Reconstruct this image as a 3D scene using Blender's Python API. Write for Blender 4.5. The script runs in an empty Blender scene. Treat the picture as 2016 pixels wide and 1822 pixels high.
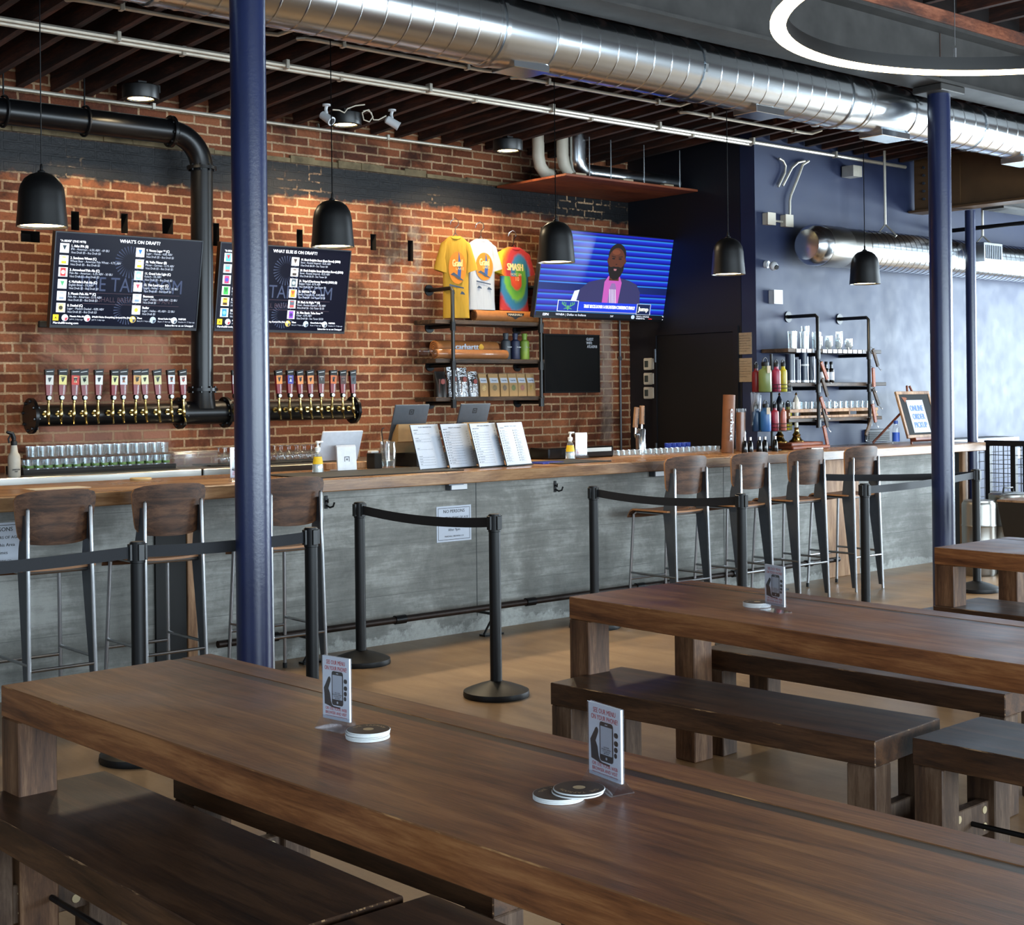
import bpy, bmesh, math, random
from mathutils import Vector, Matrix
random.seed(7)
C = bpy.context.scene.collection
SC = bpy.context.scene
PI = math.pi
# ------------------------------------------------------------------ camera
F_PX, CX, CY, EYE = 2800.0, 1008.0, 777.0, 1.58
TH, ROLL = math.radians(49.45), 0.0115
fwd = Vector((math.cos(TH), math.sin(TH), 0)); r0 = Vector((math.sin(TH), -math.cos(TH), 0)); u0 = Vector((0, 0, 1))
crl, srl = math.cos(ROLL), math.sin(ROLL)
camR = crl * r0 - srl * u0; camU = srl * r0 + crl * u0
CAMP = Vector((0, 0, EYE))
cd = bpy.data.cameras.new('camera'); cam = bpy.data.objects.new('camera', cd); C.objects.link(cam)
m = Matrix((camR, camU, -fwd)).transposed().to_4x4(); m.translation = CAMP
cam.matrix_world = m
cd.sensor_width = 36; cd.sensor_fit = 'HORIZONTAL'; cd.lens = 36 * F_PX / 2016
cd.shift_x = 0; cd.shift_y = -(911 - CY) / 2016; cd.clip_start = .05; cd.clip_end = 100
SC.camera = cam

def at(u, v, x=None, y=None, z=None):
    """point of the room seen at pixel (u, v) on the plane x=, y= or z="""
    r = F_PX * fwd + (u - CX) * camR - (v - CY) * camU
    if x is not None: t = x / r.x
    elif y is not None: t = y / r.y
    else: t = (z - EYE) / r.z
    return CAMP + t * r

# ------------------------------------------------------------------ world, exposure, daylight
SC.view_settings.view_transform = 'Standard'; SC.view_settings.look = 'None'
SC.view_settings.exposure = 0.95; SC.view_settings.gamma = 1.0
SC.view_settings.use_curve_mapping = False
w = bpy.data.worlds.new('sky'); SC.world = w; w.use_nodes = True
w.node_tree.nodes['Background'].inputs[0].default_value = (.62, .8, 1.0, 1)
w.node_tree.nodes['Background'].inputs[1].default_value = 1.0
SC.cycles.max_bounces = 8; SC.cycles.diffuse_bounces = 4; SC.cycles.glossy_bounces = 4
SC.cycles.transmission_bounces = 8; SC.cycles.transparent_max_bounces = 12
SC.cycles.caustics_reflective = False; SC.cycles.caustics_refractive = False
SC.cycles.sample_clamp_indirect = 3.0; SC.cycles.sample_clamp_direct = 0
SC.cycles.use_denoising = True

def area(name, loc, rot, sx, sy, power, col):
    l = bpy.data.lights.new(name, 'AREA'); l.shape = 'RECTANGLE'; l.size = sx; l.size_y = sy
    l.energy = power; l.color = col
    o = bpy.data.objects.new(name, l); C.objects.link(o); o.location = loc; o.rotation_euler = rot
    return o
DAY = (.74, .89, 1.0)
# daylight entering through the window openings (walls right and front, built below)
WIN_RIGHT = [(1.2, 3.9), (4.3, 7.0)]                 # y spans in wall_right
WIN_FRONT = [(-2.0, 1.6), (1.9, 5.6), (5.9, 9.6), (9.9, 13.6)]  # x spans in wall_front
XR, YF, XL = 16.0, -4.5, -3.5
for i, (a, b) in enumerate(WIN_RIGHT):
    area('daylight_right', (XR + .12, (a + b) / 2, 1.75), (0, -PI / 2, 0), 2.4, b - a, 360, DAY).rotation_euler = (0, PI / 2, 0)
ADDED_WIN_LEFT = [(-3.2, .6), (1.2, 5.0)]                 # y spans in wall_left; unseen openings added to brighten the menu stands
for i, (a, b) in enumerate(ADDED_WIN_LEFT):
    area('fill_light_left', (XL - .12, (a + b) / 2, 1.75), (0, -PI / 2, 0), 2.4, b - a, 14, DAY)  # added cool fill through the unseen left openings
for i, (a, b) in enumerate(WIN_FRONT):
    area('daylight_front', ((a + b) / 2, YF - .12, 1.75), (PI / 2, 0, 0), b - a, 2.4, [190, 240, 255, 275][i], DAY)

# ------------------------------------------------------------------ mesh helpers
ORG = {}
class MB:
    def __init__(s): s.b = bmesh.new(); s.m = 0
    def _f(s, vs):
        try:
            f = s.b.faces.new(vs); f.material_index = s.m; return f
        except ValueError: return None
    def mat(s, i): s.m = i; return s
    def box(s, x0, x1, y0, y1, z0, z1, M=None):
        co = [(x0, y0, z0), (x1, y0, z0), (x1, y1, z0), (x0, y1, z0), (x0, y0, z1), (x1, y0, z1), (x1, y1, z1), (x0, y1, z1)]
        vs = [s.b.verts.new(M @ Vector(c) if M else c) for c in co]
        for q in ((0, 3, 2, 1), (4, 5, 6, 7), (0, 1, 5, 4), (1, 2, 6, 5), (2, 3, 7, 6), (3, 0, 4, 7)): s._f([vs[i] for i in q])
        return s
    def cbox(s, c, sx, sy, sz, M=None):
        x, y, z = c; return s.box(x - sx / 2, x + sx / 2, y - sy / 2, y + sy / 2, z - sz / 2, z + sz / 2, M)
    def bbox(s, x0, x1, y0, y1, z0, z1, bev=.006, seg=1, M=None, em=None):
        t = bmesh.new(); mm = s.m
        co = [(x0, y0, z0), (x1, y0, z0), (x1, y1, z0), (x0, y1, z0), (x0, y0, z1), (x1, y0, z1), (x1, y1, z1), (x0, y1, z1)]
        vs = [t.verts.new(c) for c in co]
        for q in ((0, 3, 2, 1), (4, 5, 6, 7), (0, 1, 5, 4), (1, 2, 6, 5), (2, 3, 7, 6), (3, 0, 4, 7)): t.faces.new([vs[i] for i in q])
        bmesh.ops.bevel(t, geom=t.edges[:], offset=bev, segments=seg, affect='EDGES', profile=.5); t.normal_update()
        return s.merge(t, M, em)
    def merge(s, t, M=None, em=None):
        mp = {}
        for v in t.verts: mp[v] = s.b.verts.new(M @ v.co if M else v.co)
        for f in t.faces:
            g = s._f([mp[v] for v in f.verts])
            if g and em is not None and max(abs(c) for c in f.normal) < .95: g.material_index = em
        t.free(); return s
    def quad(s, a, b, c, d): s._f([s.b.verts.new(Vector(p)) for p in (a, b, c, d)]); return s
    def poly(s, pts): s._f([s.b.verts.new(Vector(p)) for p in pts]); return s
    def ring(s, c, ax, r, n, up=None):
        ax = Vector(ax).normalized(); t = Vector(up) if up else (Vector((0, 0, 1)) if abs(ax.z) < .9 else Vector((1, 0, 0)))
        e1 = (t - ax * t.dot(ax)).normalized(); e2 = ax.cross(e1)
        return [s.b.verts.new(Vector(c) + r * (math.cos(2 * PI * k / n) * e1 + math.sin(2 * PI * k / n) * e2)) for k in range(n)]
    def join(s, A, B):
        n = len(A)
        for k in range(n): s._f([A[k], A[(k + 1) % n], B[(k + 1) % n], B[k]])
    def cyl(s, p0, p1, r, r2=None, n=16, caps=True):
        p0, p1 = Vector(p0), Vector(p1); ax = p1 - p0
        A = s.ring(p0, ax, r, n); B = s.ring(p1, ax, r if r2 is None else r2, n); s.join(A, B)
        if caps: s._f(A[::-1]); s._f(B)
        return s
    def lathe(s, c, prof, n=20, ax=(0, 0, 1), caps=True, M=None):
        """prof: list of (radius, height along ax)"""
        ax = Vector(ax).normalized(); c = Vector(c); prev = None; first = None
        for r, h in prof:
            R = s.ring(c + ax * h, ax, max(r, 1e-4), n)
            if M:
                for v in R: v.co = M @ v.co
            if prev: s.join(prev, R)
            else: first = R
            prev = R
        if caps: s._f(first[::-1]); s._f(prev)
        return s
    def tube(s, pts, r, n=8, caps=True, closed=False):
        pts = [Vector(p) for p in pts]; N = len(pts); prev = None; first = None; e = None
        for i, p in enumerate(pts):
            if closed: t = pts[(i + 1) % N] - pts[i - 1]
            else: t = pts[min(i + 1, N - 1)] - pts[max(i - 1, 0)]
            t.normalize()
            if e is None: e = Vector((0, 0, 1)) if abs(t.z) < .9 else Vector((1, 0, 0))
            e = (e - t * e.dot(t)).normalized(); f = t.cross(e)
            rr = r[i] if isinstance(r, (list, tuple)) else r
            R = [s.b.verts.new(p + rr * (math.cos(2 * PI * k / n) * e + math.sin(2 * PI * k / n) * f)) for k in range(n)]
            if prev: s.join(prev, R)
            else: first = R
            prev = R
        if closed: s.join(prev, first)
        elif caps: s._f(first[::-1]); s._f(prev)
        return s
    def prism(s, pts, vec):
        """closed outline (3-D points) swept along vec"""
        v = Vector(vec); A = [s.b.verts.new(Vector(p)) for p in pts]; B = [s.b.verts.new(Vector(p) + v) for p in pts]
        s.join(A, B); s._f(A[::-1]); s._f(B); return s
    def grid(s, fn, nu, nv):
        V = [[s.b.verts.new(Vector(fn(i / nu, j / nv))) for j in range(nv + 1)] for i in range(nu + 1)]
        for i in range(nu):
            for j in range(nv): s._f([V[i][j], V[i + 1][j], V[i + 1][j + 1], V[i][j + 1]])
        return s
    def disc(s, c, ax, r, n=20, up=None):
        s._f(s.ring(c, ax, r, n, up)); return s
    def text(s, txt, org, right, up, size, align='L', fit=None, bold=0.0):
        right, up = Vector(right).normalized(), Vector(up).normalized(); org = Vector(org)
        W = sum(GLY[c][2] if c in GLY else .3 for c in txt)
        kx = size
        if fit and W * size > 0: kx = fit / W
        x = {'L': 0, 'C': -W * kx / 2, 'R': -W * kx}[align]
        offs = [0] if not bold else [-bold, 0, bold]; nrm = right.cross(up)
        for c in txt:
            if c not in GLY: x += .3 * kx; continue
            co, fs, adv = GLY[c]
            for j, o in enumerate(offs):
                vs = [s.b.verts.new(org + right * (x + q[0] * kx + o * size) + up * (q[1] * size) + nrm * (j * 8e-5)) for q in co]
                for f in fs: s._f([vs[i] for i in f])
            x += adv * kx
        return s
    def build(s, name, mats, parent=None, world=True, smooth=True, solid=None):
        bm = s.b
        bmesh.ops.recalc_face_normals(bm, faces=bm.faces[:]) if s.__dict__.get('recalc', True) else None
        if smooth:
            for f in bm.faces: f.smooth = True
            for e in bm.edges:
                if len(e.link_faces) == 2 and e.calc_face_angle(0) > .6: e.smooth = False
        if parent is not None and world:
            o0 = ORG.get(parent.name)
            if o0 is not None:
                inv = o0.inverted()
                for v in bm.verts: v.co = inv @ v.co
        me = bpy.data.meshes.new(name); bm.to_mesh(me); bm.free()
        for mm in (mats if isinstance(mats, (list, tuple)) else [mats]): me.materials.append(mm)
        o = bpy.data.objects.new(name, me); C.objects.link(o)
        if parent is not None:
            o.parent = parent
            if parent.name in ORG: ORG[o.name] = ORG[parent.name]
        return o

def tag(o, label=None, cat=None, group=None, kind=None):
    if label: o['label'] = label
    if cat: o['category'] = cat
    if group: o['group'] = group
    if kind: o['kind'] = kind
    return o
def thing(name, label, cat, loc=(0, 0, 0), rz=0.0, group=None):
    o = bpy.data.objects.new(name, None); C.objects.link(o); o.empty_display_size = .05
    o.location = loc; o.rotation_euler = (0, 0, rz)
    ORG[o.name] = Matrix.Translation(Vector(loc)) @ Matrix.Rotation(rz, 4, 'Z')
    return tag(o, label, cat, group)
def dup(root, loc, rz=0.0, label=None, group=None, mats=None):
    c = root.copy(); C.objects.link(c); c.location = loc; c.rotation_euler = (0, 0, rz)
    if label: c['label'] = label
    if group: c['group'] = group
    for ch in list(root.children):
        d = ch.copy(); C.objects.link(d); d.parent = c
        if mats and ch.name.split('.')[0] in mats:
            d.data = ch.data.copy(); d.data.materials.clear(); d.data.materials.append(mats[ch.name.split('.')[0]])
        for g in list(ch.children):
            e = g.copy(); C.objects.link(e); e.parent = d
    return c
def struct(name, mb, mats, parent=None, smooth=True):
    o = mb.build(name, mats, parent, smooth=smooth)
    if parent is None: o['kind'] = 'structure'
    return o
def sub(name, mb, mats, parent, **k): return mb.build(name, mats, parent, **k)

# glyph outlines of Blender's own font, as flat letter shapes
def glyphs():
    G = {}; chars = [chr(i) for i in range(33, 127)]
    tc = bpy.data.collections.new('letters'); SC.collection.children.link(tc); obs = []
    def mk(b):
        cu = bpy.data.curves.new('t', 'FONT'); cu.body = b; cu.size = 1; cu.resolution_u = 2
        o = bpy.data.objects.new('t', cu); tc.objects.link(o); return o
    base = mk('HH'); single = [(c, mk(c), mk('H' + c + 'H')) for c in chars]
    bpy.context.view_layer.update(); dg = bpy.context.evaluated_depsgraph_get()
    wd = lambda o: o.evaluated_get(dg).dimensions.x
    w0 = wd(base)
    for c, a, b in single:
        me = bpy.data.meshes.new_from_object(a.evaluated_get(dg))
        G[c] = ([v.co.copy() for v in me.vertices], [tuple(p.vertices) for p in me.polygons], wd(b) - w0)
        bpy.data.meshes.remove(me)
    G[' '] = ([], [], .28)
    for o in list(tc.objects):
        d = o.data; bpy.data.objects.remove(o); bpy.data.curves.remove(d)
    bpy.data.collections.remove(tc)
    return G
GLY = glyphs()

# ------------------------------------------------------------------ materials
def lin(h):
    if isinstance(h, str):
        h = h.lstrip('#'); c = [int(h[i:i + 2], 16) / 255 for i in (0, 2, 4)]
        return tuple(x / 12.92 if x <= .04045 else ((x + .055) / 1.055) ** 2.4 for x in c) + (1,)
    return tuple(h[:3]) + (1,)
class NT:
    def __init__(s, name):
        s.mat = bpy.data.materials.new(name); s.mat.use_nodes = True; s.t = s.mat.node_tree
        s.b = s.t.nodes['Principled BSDF']
    def n(s, typ, **k):
        nd = s.t.nodes.new(typ)
        for a, v in k.items():
            if a.startswith('i_'):
                key = a[2:]; nd.inputs[int(key) if key.isdigit() else key.replace('_', ' ')].default_value = v
            else: setattr(nd, a, v)
        return nd
    def l(s, a, b): s.t.links.new(a, b)
    def coord(s, sc=(1, 1, 1), rot=(0, 0, 0), loc=(0, 0, 0), out='Object'):
        tc = s.n('ShaderNodeTexCoord'); mp = s.n('ShaderNodeMapping')
        mp.inputs['Scale'].default_value = sc; mp.inputs['Rotation'].default_value = rot; mp.inputs['Location'].default_value = loc
        s.l(tc.outputs[out], mp.inputs[0]); return mp.outputs[0]
    def noise(s, vec, scale=5, detail=4, rough=.6, dist=0):
        nd = s.n('ShaderNodeTexNoise'); nd.inputs['Scale'].default_value = scale; nd.inputs['Detail'].default_value = detail
        nd.inputs['Roughness'].default_value = rough; nd.inputs['Distortion'].default_value = dist
        if vec: s.l(vec, nd.inputs['Vector'])
        return nd.outputs[0]
    def ramp(s, fac, stops):
        r = s.n('ShaderNodeValToRGB'); e = r.color_ramp.elements
        while len(e) < len(stops): e.new(.5)
        for i, (p, c) in enumerate(stops): e[i].position = p; e[i].color = lin(c)
        s.l(fac, r.inputs[0]); return r.outputs[0]
    def mix(s, fac, a, b, mode='MIX'):
        m = s.n('ShaderNodeMix', data_type='RGBA', blend_type=mode)
        for v, k in ((fac, 0), (a, 6), (b, 7)):
            if isinstance(v, (int, float)): m.inputs[k].default_value = v
            elif isinstance(v, (tuple, str)): m.inputs[k].default_value = lin(v)
            else: s.l(v, m.inputs[k])
        return m.outputs[2]
    def math(s, op, a, b=None, c=None, clamp=False):
        m = s.n('ShaderNodeMath', operation=op); m.use_clamp = clamp
        for i, v in enumerate((a, b, c)):
            if v is None: continue
            if isinstance(v, (int, float)): m.inputs[i].default_value = v
            else: s.l(v, m.inputs[i])
        return m.outputs[0]
    def mrange(s, v, a, b, c=0, d=1):
        m = s.n('ShaderNodeMapRange'); m.clamp = True
        for i, x in enumerate((a, b, c, d)): m.inputs[i + 1].default_value = x
        s.l(v, m.inputs[0]); return m.outputs[0]
    def bump(s, h, strength=.3, dist=.01):
        b = s.n('ShaderNodeBump'); b.inputs['Strength'].default_value = strength; b.inputs['Distance'].default_value = dist
        s.l(h, b.inputs['Height']); s.l(b.outputs[0], s.b.inputs['Normal'])
    def base(s, c):
        if isinstance(c, (str, tuple)): s.b.inputs['Base Color'].default_value = lin(c)
        else: s.l(c, s.b.inputs['Base Color'])
    def set(s, rough=None, metal=None, spec=None, coat=None, trans=None, ior=None):
        for k, v in (('Roughness', rough), ('Metallic', metal), ('Specular IOR Level', spec), ('Coat Weight', coat), ('Transmission Weight', trans), ('IOR', ior)):
            if v is None: continue
            if isinstance(v, (int, float)): s.b.inputs[k].default_value = v
            else: s.l(v, s.b.inputs[k])
        return s
_cache = {}
def plain(name, col, rough=.5, metal=0, spec=.5, var=.06, scale=30, bump=0, emit=0, ecol=None):
    if name in _cache: return _cache[name]
    t = NT(name)
    vec = t.coord(); nz = t.noise(vec, scale, 3)
    c = lin(col); lo = tuple(x * (1 - var) for x in c[:3]); hi = tuple(min(1, x * (1 + var)) for x in c[:3])
    r = t.n('ShaderNodeValToRGB'); r.color_ramp.elements[0].position = .3; r.color_ramp.elements[1].position = .7
    r.color_ramp.elements[0].color = lo + (1,); r.color_ramp.elements[1].color = hi + (1,)
    t.l(nz, r.inputs[0]); t.base(r.outputs[0]); t.set(rough=rough, metal=metal, spec=spec)
    if bump: t.bump(nz, bump, .004)
    if emit:
        t.b.inputs['Emission Color'].default_value = lin(ecol or col); t.b.inputs['Emission Strength'].default_value = emit
    _cache[name] = t.mat; return t.mat
def glow(name, col, s):
    return plain(name, col, .6, emit=s, ecol=col, var=0)
def wood(name, c0, c1, c2, axis='y', scale=6, rough=.42, stretch=12, spec=.5, bump=.12, con=.10):
    t = NT(name)
    sc = {'x': (1, stretch, stretch), 'y': (stretch, 1, stretch), 'z': (stretch, stretch, 1)}[axis]
    v = t.coord(sc)
    n1 = t.noise(v, scale * .25, 6, .65, .6); n2 = t.noise(v, scale * 2.2, 4, .7)
    n3 = t.noise(t.coord(), 2.2, 3, .5)
    f = t.math('ADD', t.math('MULTIPLY', n1, .62), t.math('ADD', t.math('MULTIPLY', n2, .2), t.math('MULTIPLY', n3, .18)))
    c = t.ramp(f, [(.5 - con, c0), (.5, c1), (.5 + con, c2)])
    t.base(c)
    rr = t.mrange(n3, .35, .65, rough - .08, rough + .10)
    t.set(rough=rr, spec=spec); t.bump(n2, bump, .003)
    return t.mat

def brick_mat(name, painted=False):
    t = NT(name)
    tc = t.n('ShaderNodeTexCoord'); sx = t.n('ShaderNodeSeparateXYZ'); t.l(tc.outputs['Object'], sx.inputs[0])
    X, Z = sx.outputs[0], sx.outputs[2]
    wob = t.noise(tc.outputs['Object'], 9, 3, .6); wob2 = t.noise(tc.outputs['Object'], 23, 3, .6)
    cx = t.n('ShaderNodeCombineXYZ')
    t.l(t.math('ADD', X, t.math('MULTIPLY', t.math('SUBTRACT', wob, .5), .02)), cx.inputs[0])
    t.l(t.math('ADD', Z, t.math('MULTIPLY', t.math('SUBTRACT', wob2, .5), .013)), cx.inputs[1])
    br = t.n('ShaderNodeTexBrick'); br.offset = .5; br.offset_frequency = 2; br.squash = .5; br.squash_frequency = 7
    t.l(cx.outputs[0], br.inputs['Vector'])
    br.inputs['Scale'].default_value = 1; br.inputs['Brick Width'].default_value = .218; br.inputs['Row Height'].default_value = .0677
    br.inputs['Mortar Size'].default_value = .0085; br.inputs['Mortar Smooth'].default_value = .18; br.inputs['Bias'].default_value = -.1
    br.inputs['Color1'].default_value = (0, 0, 0, 1); br.inputs['Color2'].default_value = (1, 1, 1, 1); br.inputs['Mortar'].default_value = (.5, .5, .5, 1)
    tone = br.outputs[0]; mort = br.outputs[1]
    big = t.noise(tc.outputs['Object'], 1.3, 4, .6); fine = t.noise(tc.outputs['Object'], 60, 4, .7)
    tmix = t.math('ADD', t.math('ADD', .13, t.math('MULTIPLY', tone, .27)), t.math('ADD', t.math('MULTIPLY', fine, .3), t.math('MULTIPLY', big, .35)))
    bc = t.ramp(tmix, [(.25, '351b12'), (.42, '5c3120'), (.58, '7c452b'), (.8, '9c613f')])
    mc = t.ramp(fine, [(.3, '94775a'), (.55, 'b69473'), (.75, 'd0b490')])
    # old infill panel of paler bricks with flush mortar
    def band(v, a, b, soft):
        return t.math('MULTIPLY', t.mrange(v, a - soft, a + soft), t.mrange(v, b - soft, b + soft, 1, 0))
    P0, P1 = at(78, 645, y=9.4), at(338, 845, y=9.4)
    Zn = t.math('ADD', Z, t.math('MULTIPLY', t.math('SUBTRACT', wob, .5), .12)); Xn = t.math('ADD', X, t.math('MULTIPLY', t.math('SUBTRACT', wob2, .5), .15))
    pm = t.math('MULTIPLY', band(Xn, P0.x, P1.x, .03), band(Zn, 1.0, P0.z, .03))
    bc = t.mix(t.math('MULTIPLY', pm, .55), bc, 'a07464'); mc = t.mix(t.math('MULTIPLY', pm, .75), mc, '94745c')
    # grey mortar repairs
    Q0, Q1 = at(755, 430, y=9.4), at(835, 560, y=9.4)
    gm = t.math('MULTIPLY', t.math('MULTIPLY', band(Xn, Q0.x, Q1.x, .08), band(Zn, Q1.z, Q0.z, .1)), t.mrange(wob, .42, .6))
    V0, V1 = at(1183, 700, y=9.4), at(1204, 700, y=9.4)
    gm2 = t.math('MULTIPLY', band(Xn, V0.x, V1.x, .03), band(Z, at(1190, 870, y=9.4).z, 2.3, .03))
    gm = t.math('MAXIMUM', gm, t.math('MULTIPLY', gm2, .85))
    bc = t.mix(t.math('MULTIPLY', gm, .8), bc, '8a8078'); mc = t.mix(t.math('MULTIPLY', gm, .8), mc, '968c82')
    col = t.mix(mort, bc, mc)
    soot = t.ramp(t.noise(tc.outputs['Object'], 1.9, 5, .65, .5), [(.36, '8a827c'), (.52, 'ffffff')]); col = t.mix(1.0, col, soot, 'MULTIPLY')
    # black paint over a band of the wall, ragged at its lower edge and worn through on the joints
    Zr = t.math('ADD', Z, t.math('MULTIPLY', t.math('SUBTRACT', wob, .5), .16))
    lowedge = t.math('ADD', 3.085, t.math('MULTIPLY', t.math('SUBTRACT', X, 3.0), .014))
    pb = t.mrange(t.math('SUBTRACT', Zr, lowedge), -.02, .02)
    pb = t.math('MULTIPLY', pb, t.mrange(Z, 3.372, 3.392, 1, 0))
    wear = t.math('MULTIPLY', t.math('MULTIPLY', mort, t.mrange(big, .54, .62)), t.mrange(wob2, .45, .56))
    pb = t.math('MULTIPLY', pb, t.math('SUBTRACT', 1.0, t.math('MULTIPLY', wear, .85)))
    paint = t.ramp(fine, [(.3, '0c0c0e'), (.7, '1c1c1f')])
    if painted: pb = t.math('MAXIMUM', pb, t.mrange(wob2, .3, .36, .0, 1))
    col = t.mix(pb, col, paint)
    t.base(col)
    t.set(rough=t.mix(pb, (.85, .85, .85), (.5, .5, .5)), spec=.3)
    h = t.math('ADD', t.math('MULTIPLY', t.math('SUBTRACT', 1.0, mort), .8), t.math('ADD', t.math('MULTIPLY', fine, .25), t.math('MULTIPLY', wob2, .35)))
    t.bump(h, .8, .012)
    return t.mat
M = {}
M['brick'] = brick_mat('brick')
M['mossy'] = plain('dirty_mortar_ledge', '6e6046', .9, var=.45, scale=9, bump=.5)
def concrete(name, a, b, c, horiz=True):
    t = NT(name)
    v = t.coord((1.6, 1.6, 16) if horiz else (1, 1, 1)); n1 = t.noise(v, 1.3, 6, .65, .3); n2 = t.noise(t.coord(), 2.6, 5, .6, .4); n3 = t.noise(t.coord(), 45, 3, .7)
    v2 = t.coord((1.3, 1.3, 40)); n4 = t.noise(v2, 3, 5, .75)
    f = t.math('ADD', t.math('MULTIPLY', n1, .30), t.math('ADD', t.math('MULTIPLY', n2, .45), t.math('ADD', t.math('MULTIPLY', n3, .1), t.math('MULTIPLY', n4, .15))))
    col = t.ramp(f, [(.38, a), (.5, b), (.60, c)])
    tc = t.n('ShaderNodeTexCoord'); sx = t.n('ShaderNodeSeparateXYZ'); t.l(tc.outputs['Object'], sx.inputs[0])
    # board-form lines and pour joints
    zz = t.math('MODULO', t.math('ADD', sx.outputs[2], .17), .32)
    ln = t.mrange(t.math('ABSOLUTE', t.math('SUBTRACT', zz, .16)), 0, .004, 1, 0)
    ln = t.math('MULTIPLY', ln, t.mrange(n2, .42, .52))
    col = t.mix(t.math('MULTIPLY', ln, .5), col, '3a3d3c')
    # white efflorescence along the foot of the wall
    foot = t.mrange(t.math('SUBTRACT', sx.outputs[2], t.math('ADD', t.math('MULTIPLY', t.math('SUBTRACT', n2, .42), .36), t.math('MULTIPLY', t.math('SUBTRACT', n3, .5), .06))), .015, .035, 1, 0)
    col = t.mix(t.math('MULTIPLY', foot, t.mrange(n3, .35, .65, .35, .7)), col, 'b2b3ae')
    t.base(col); t.set(rough=.6, spec=.35); t.bump(t.math('ADD', n3, t.math('MULTIPLY', ln, -1.0)), .25, .004)
    return t.mat
M['concrete'] = concrete('board_formed_concrete', '5e5e5a', '787873', '9b9b96')
def floor_mat():
    t = NT('stained_concrete_floor')
    n1 = t.noise(t.coord(), .9, 5, .6, .3); n2 = t.noise(t.coord((3, .6, 1), (0, 0, .3)), 2.2, 5, .65, .6); n3 = t.noise(t.coord(), 50, 3, .7)
    f = t.math('ADD', t.math('MULTIPLY', n1, .5), t.math('ADD', t.math('MULTIPLY', n2, .4), t.math('MULTIPLY', n3, .1)))
    t.base(t.ramp(f, [(.34, '7a5f45'), (.5, '967858'), (.66, 'ac8e6b')]))
    t.set(rough=t.mrange(n1, .3, .7, .28, .48), spec=.4); t.bump(n3, .05, .002)
    return t.mat
M['floor'] = floor_mat()
def wallpaint():
    t = NT('navy_wall_paint')
    n1 = t.noise(t.coord(), 1.4, 4, .6); n2 = t.noise(t.coord(), 6, 4, .6)
    t.base(t.ramp(t.math('ADD', t.math('MULTIPLY', n1, .6), t.math('MULTIPLY', n2, .4)), [(.35, '1a2342'), (.65, '232e4c')]))
    t.set(rough=t.mrange(n2, .3, .7, .5, .6), spec=.5); t.bump(n2, .05, .006); return t.mat
M['navy'] = wallpaint()
M['navy_side'] = plain('dark_navy_paint', '0c0e18', .55, var=.05, scale=4)
M['blue_col'] = None
def colpaint():
    t = NT('blue_column_enamel'); n = t.noise(t.coord(), 55, 3, .6); n2 = t.noise(t.coord((1, 1, .3)), 6, 3)
    t.base(t.ramp(n2, [(.3, '111a3c'), (.7, '18244c')])); t.set(rough=.3, spec=.6); t.bump(n, .14, .004); return t.mat
M['blue_col'] = colpaint()
M['table'] = wood('oiled_table_wood', '452411', '784928', '9c6a40', 'y', 7, .37, 14, con=.13)
M['table_dark'] = wood('dark_seam_wood', '241a14', '33261d', '42342a', 'y', 6, .38, 12)
M['tableleg'] = wood('table_leg_wood', '3c2415', '63432c', '8a674a', 'z', 7, .5, 9)
M['bench'] = wood('dark_bench_wood', '22140b', '3f2716', '5a3c25', 'y', 6, .40, 11)
M['benchleg'] = wood('bench_leg_wood', '2b1b12', '4a3424', '6a5442', 'z', 7, .5, 9)
M['counter'] = wood('counter_wood', '5c3b23', '85603f', 'a68059', 'x', 5, .3, 10)
M['walnut'] = wood('walnut_veneer', '2c1a10', '4a2f1e', '62422d', 'x', 9, .5, 14, spec=.3)
M['cardwhite'] = plain('white_card', 'dde3ee', .6, var=.02)
def worn(name, a, b):
    t = NT(name); n = t.noise(t.coord((30, 3, 30)), 2, 5, .7); t.base(t.ramp(n, [(.45, a), (.55, a), (.64, b)])); t.set(rough=.55); return t.mat
M['tableworn'] = worn('worn_table_edge', '7a5233', 'b98a5a'); M['benchworn'] = worn('worn_bench_edge', '3f2716', 'b08a62')
M['veneer_edge'] = plain('pale_ply_edge', 'a5744c', .5)
M['shelfwood'] = wood('rough_shelf_wood', '1c130d', '35261b', '54402f', 'x', 7, .65, 8)
M['joist'] = wood('old_joist_wood', '140804', '2f150b', '522a19', 'y', 7, .8, 8)
M['deck'] = wood('dark_roof_boards', '0e0706', '190d0a', '26150f', 'x', 4, .9, 6)
M['redboard'] = wood('red_brown_board', '5e2b18', '7c3c22', '93502f', 'x', 5, .55, 5)
M['timber'] = wood('pale_post_timber', '6f4d33', '9a7352', 'b8926d', 'z', 6, .6, 9)
M['black'] = plain('black_satin_metal', '08080a', .48, metal=.0, spec=.35, var=.15)
M['blackpipe'] = plain('black_steel_pipe', '101012', .32, metal=.3, var=.2, scale=14)
M['blackmat'] = plain('black_matte', '090909', .7)
M['lampblack'] = plain('black_lamp_enamel', '0c0c0d', .38, var=.08)
M['belt'] = plain('navy_webbing_belt', '0d0f16', .75, var=.2, scale=120)
def steel(name, col, rough, var=.12, sc=(2, 30, 30)):
    t = NT(name); n = t.noise(t.coord(sc), 3, 4, .6); c = lin(col)
    r = t.n('ShaderNodeValToRGB'); r.color_ramp.elements[0].color = tuple(x * (1 - var) for x in c[:3]) + (1,); r.color_ramp.elements[1].color = tuple(min(1, x * (1 + var)) for x in c[:3]) + (1,)
    t.l(n, r.inputs[0]); t.base(r.outputs[0]); t.set(rough=rough, metal=1.0); return t.mat
M['galv'] = steel('galvanized_duct', 'd3d8dc', .22, .03, (6, 2, 2))
M['stainless'] = steel('stainless_steel', '9b9892', .3, .06)
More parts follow.
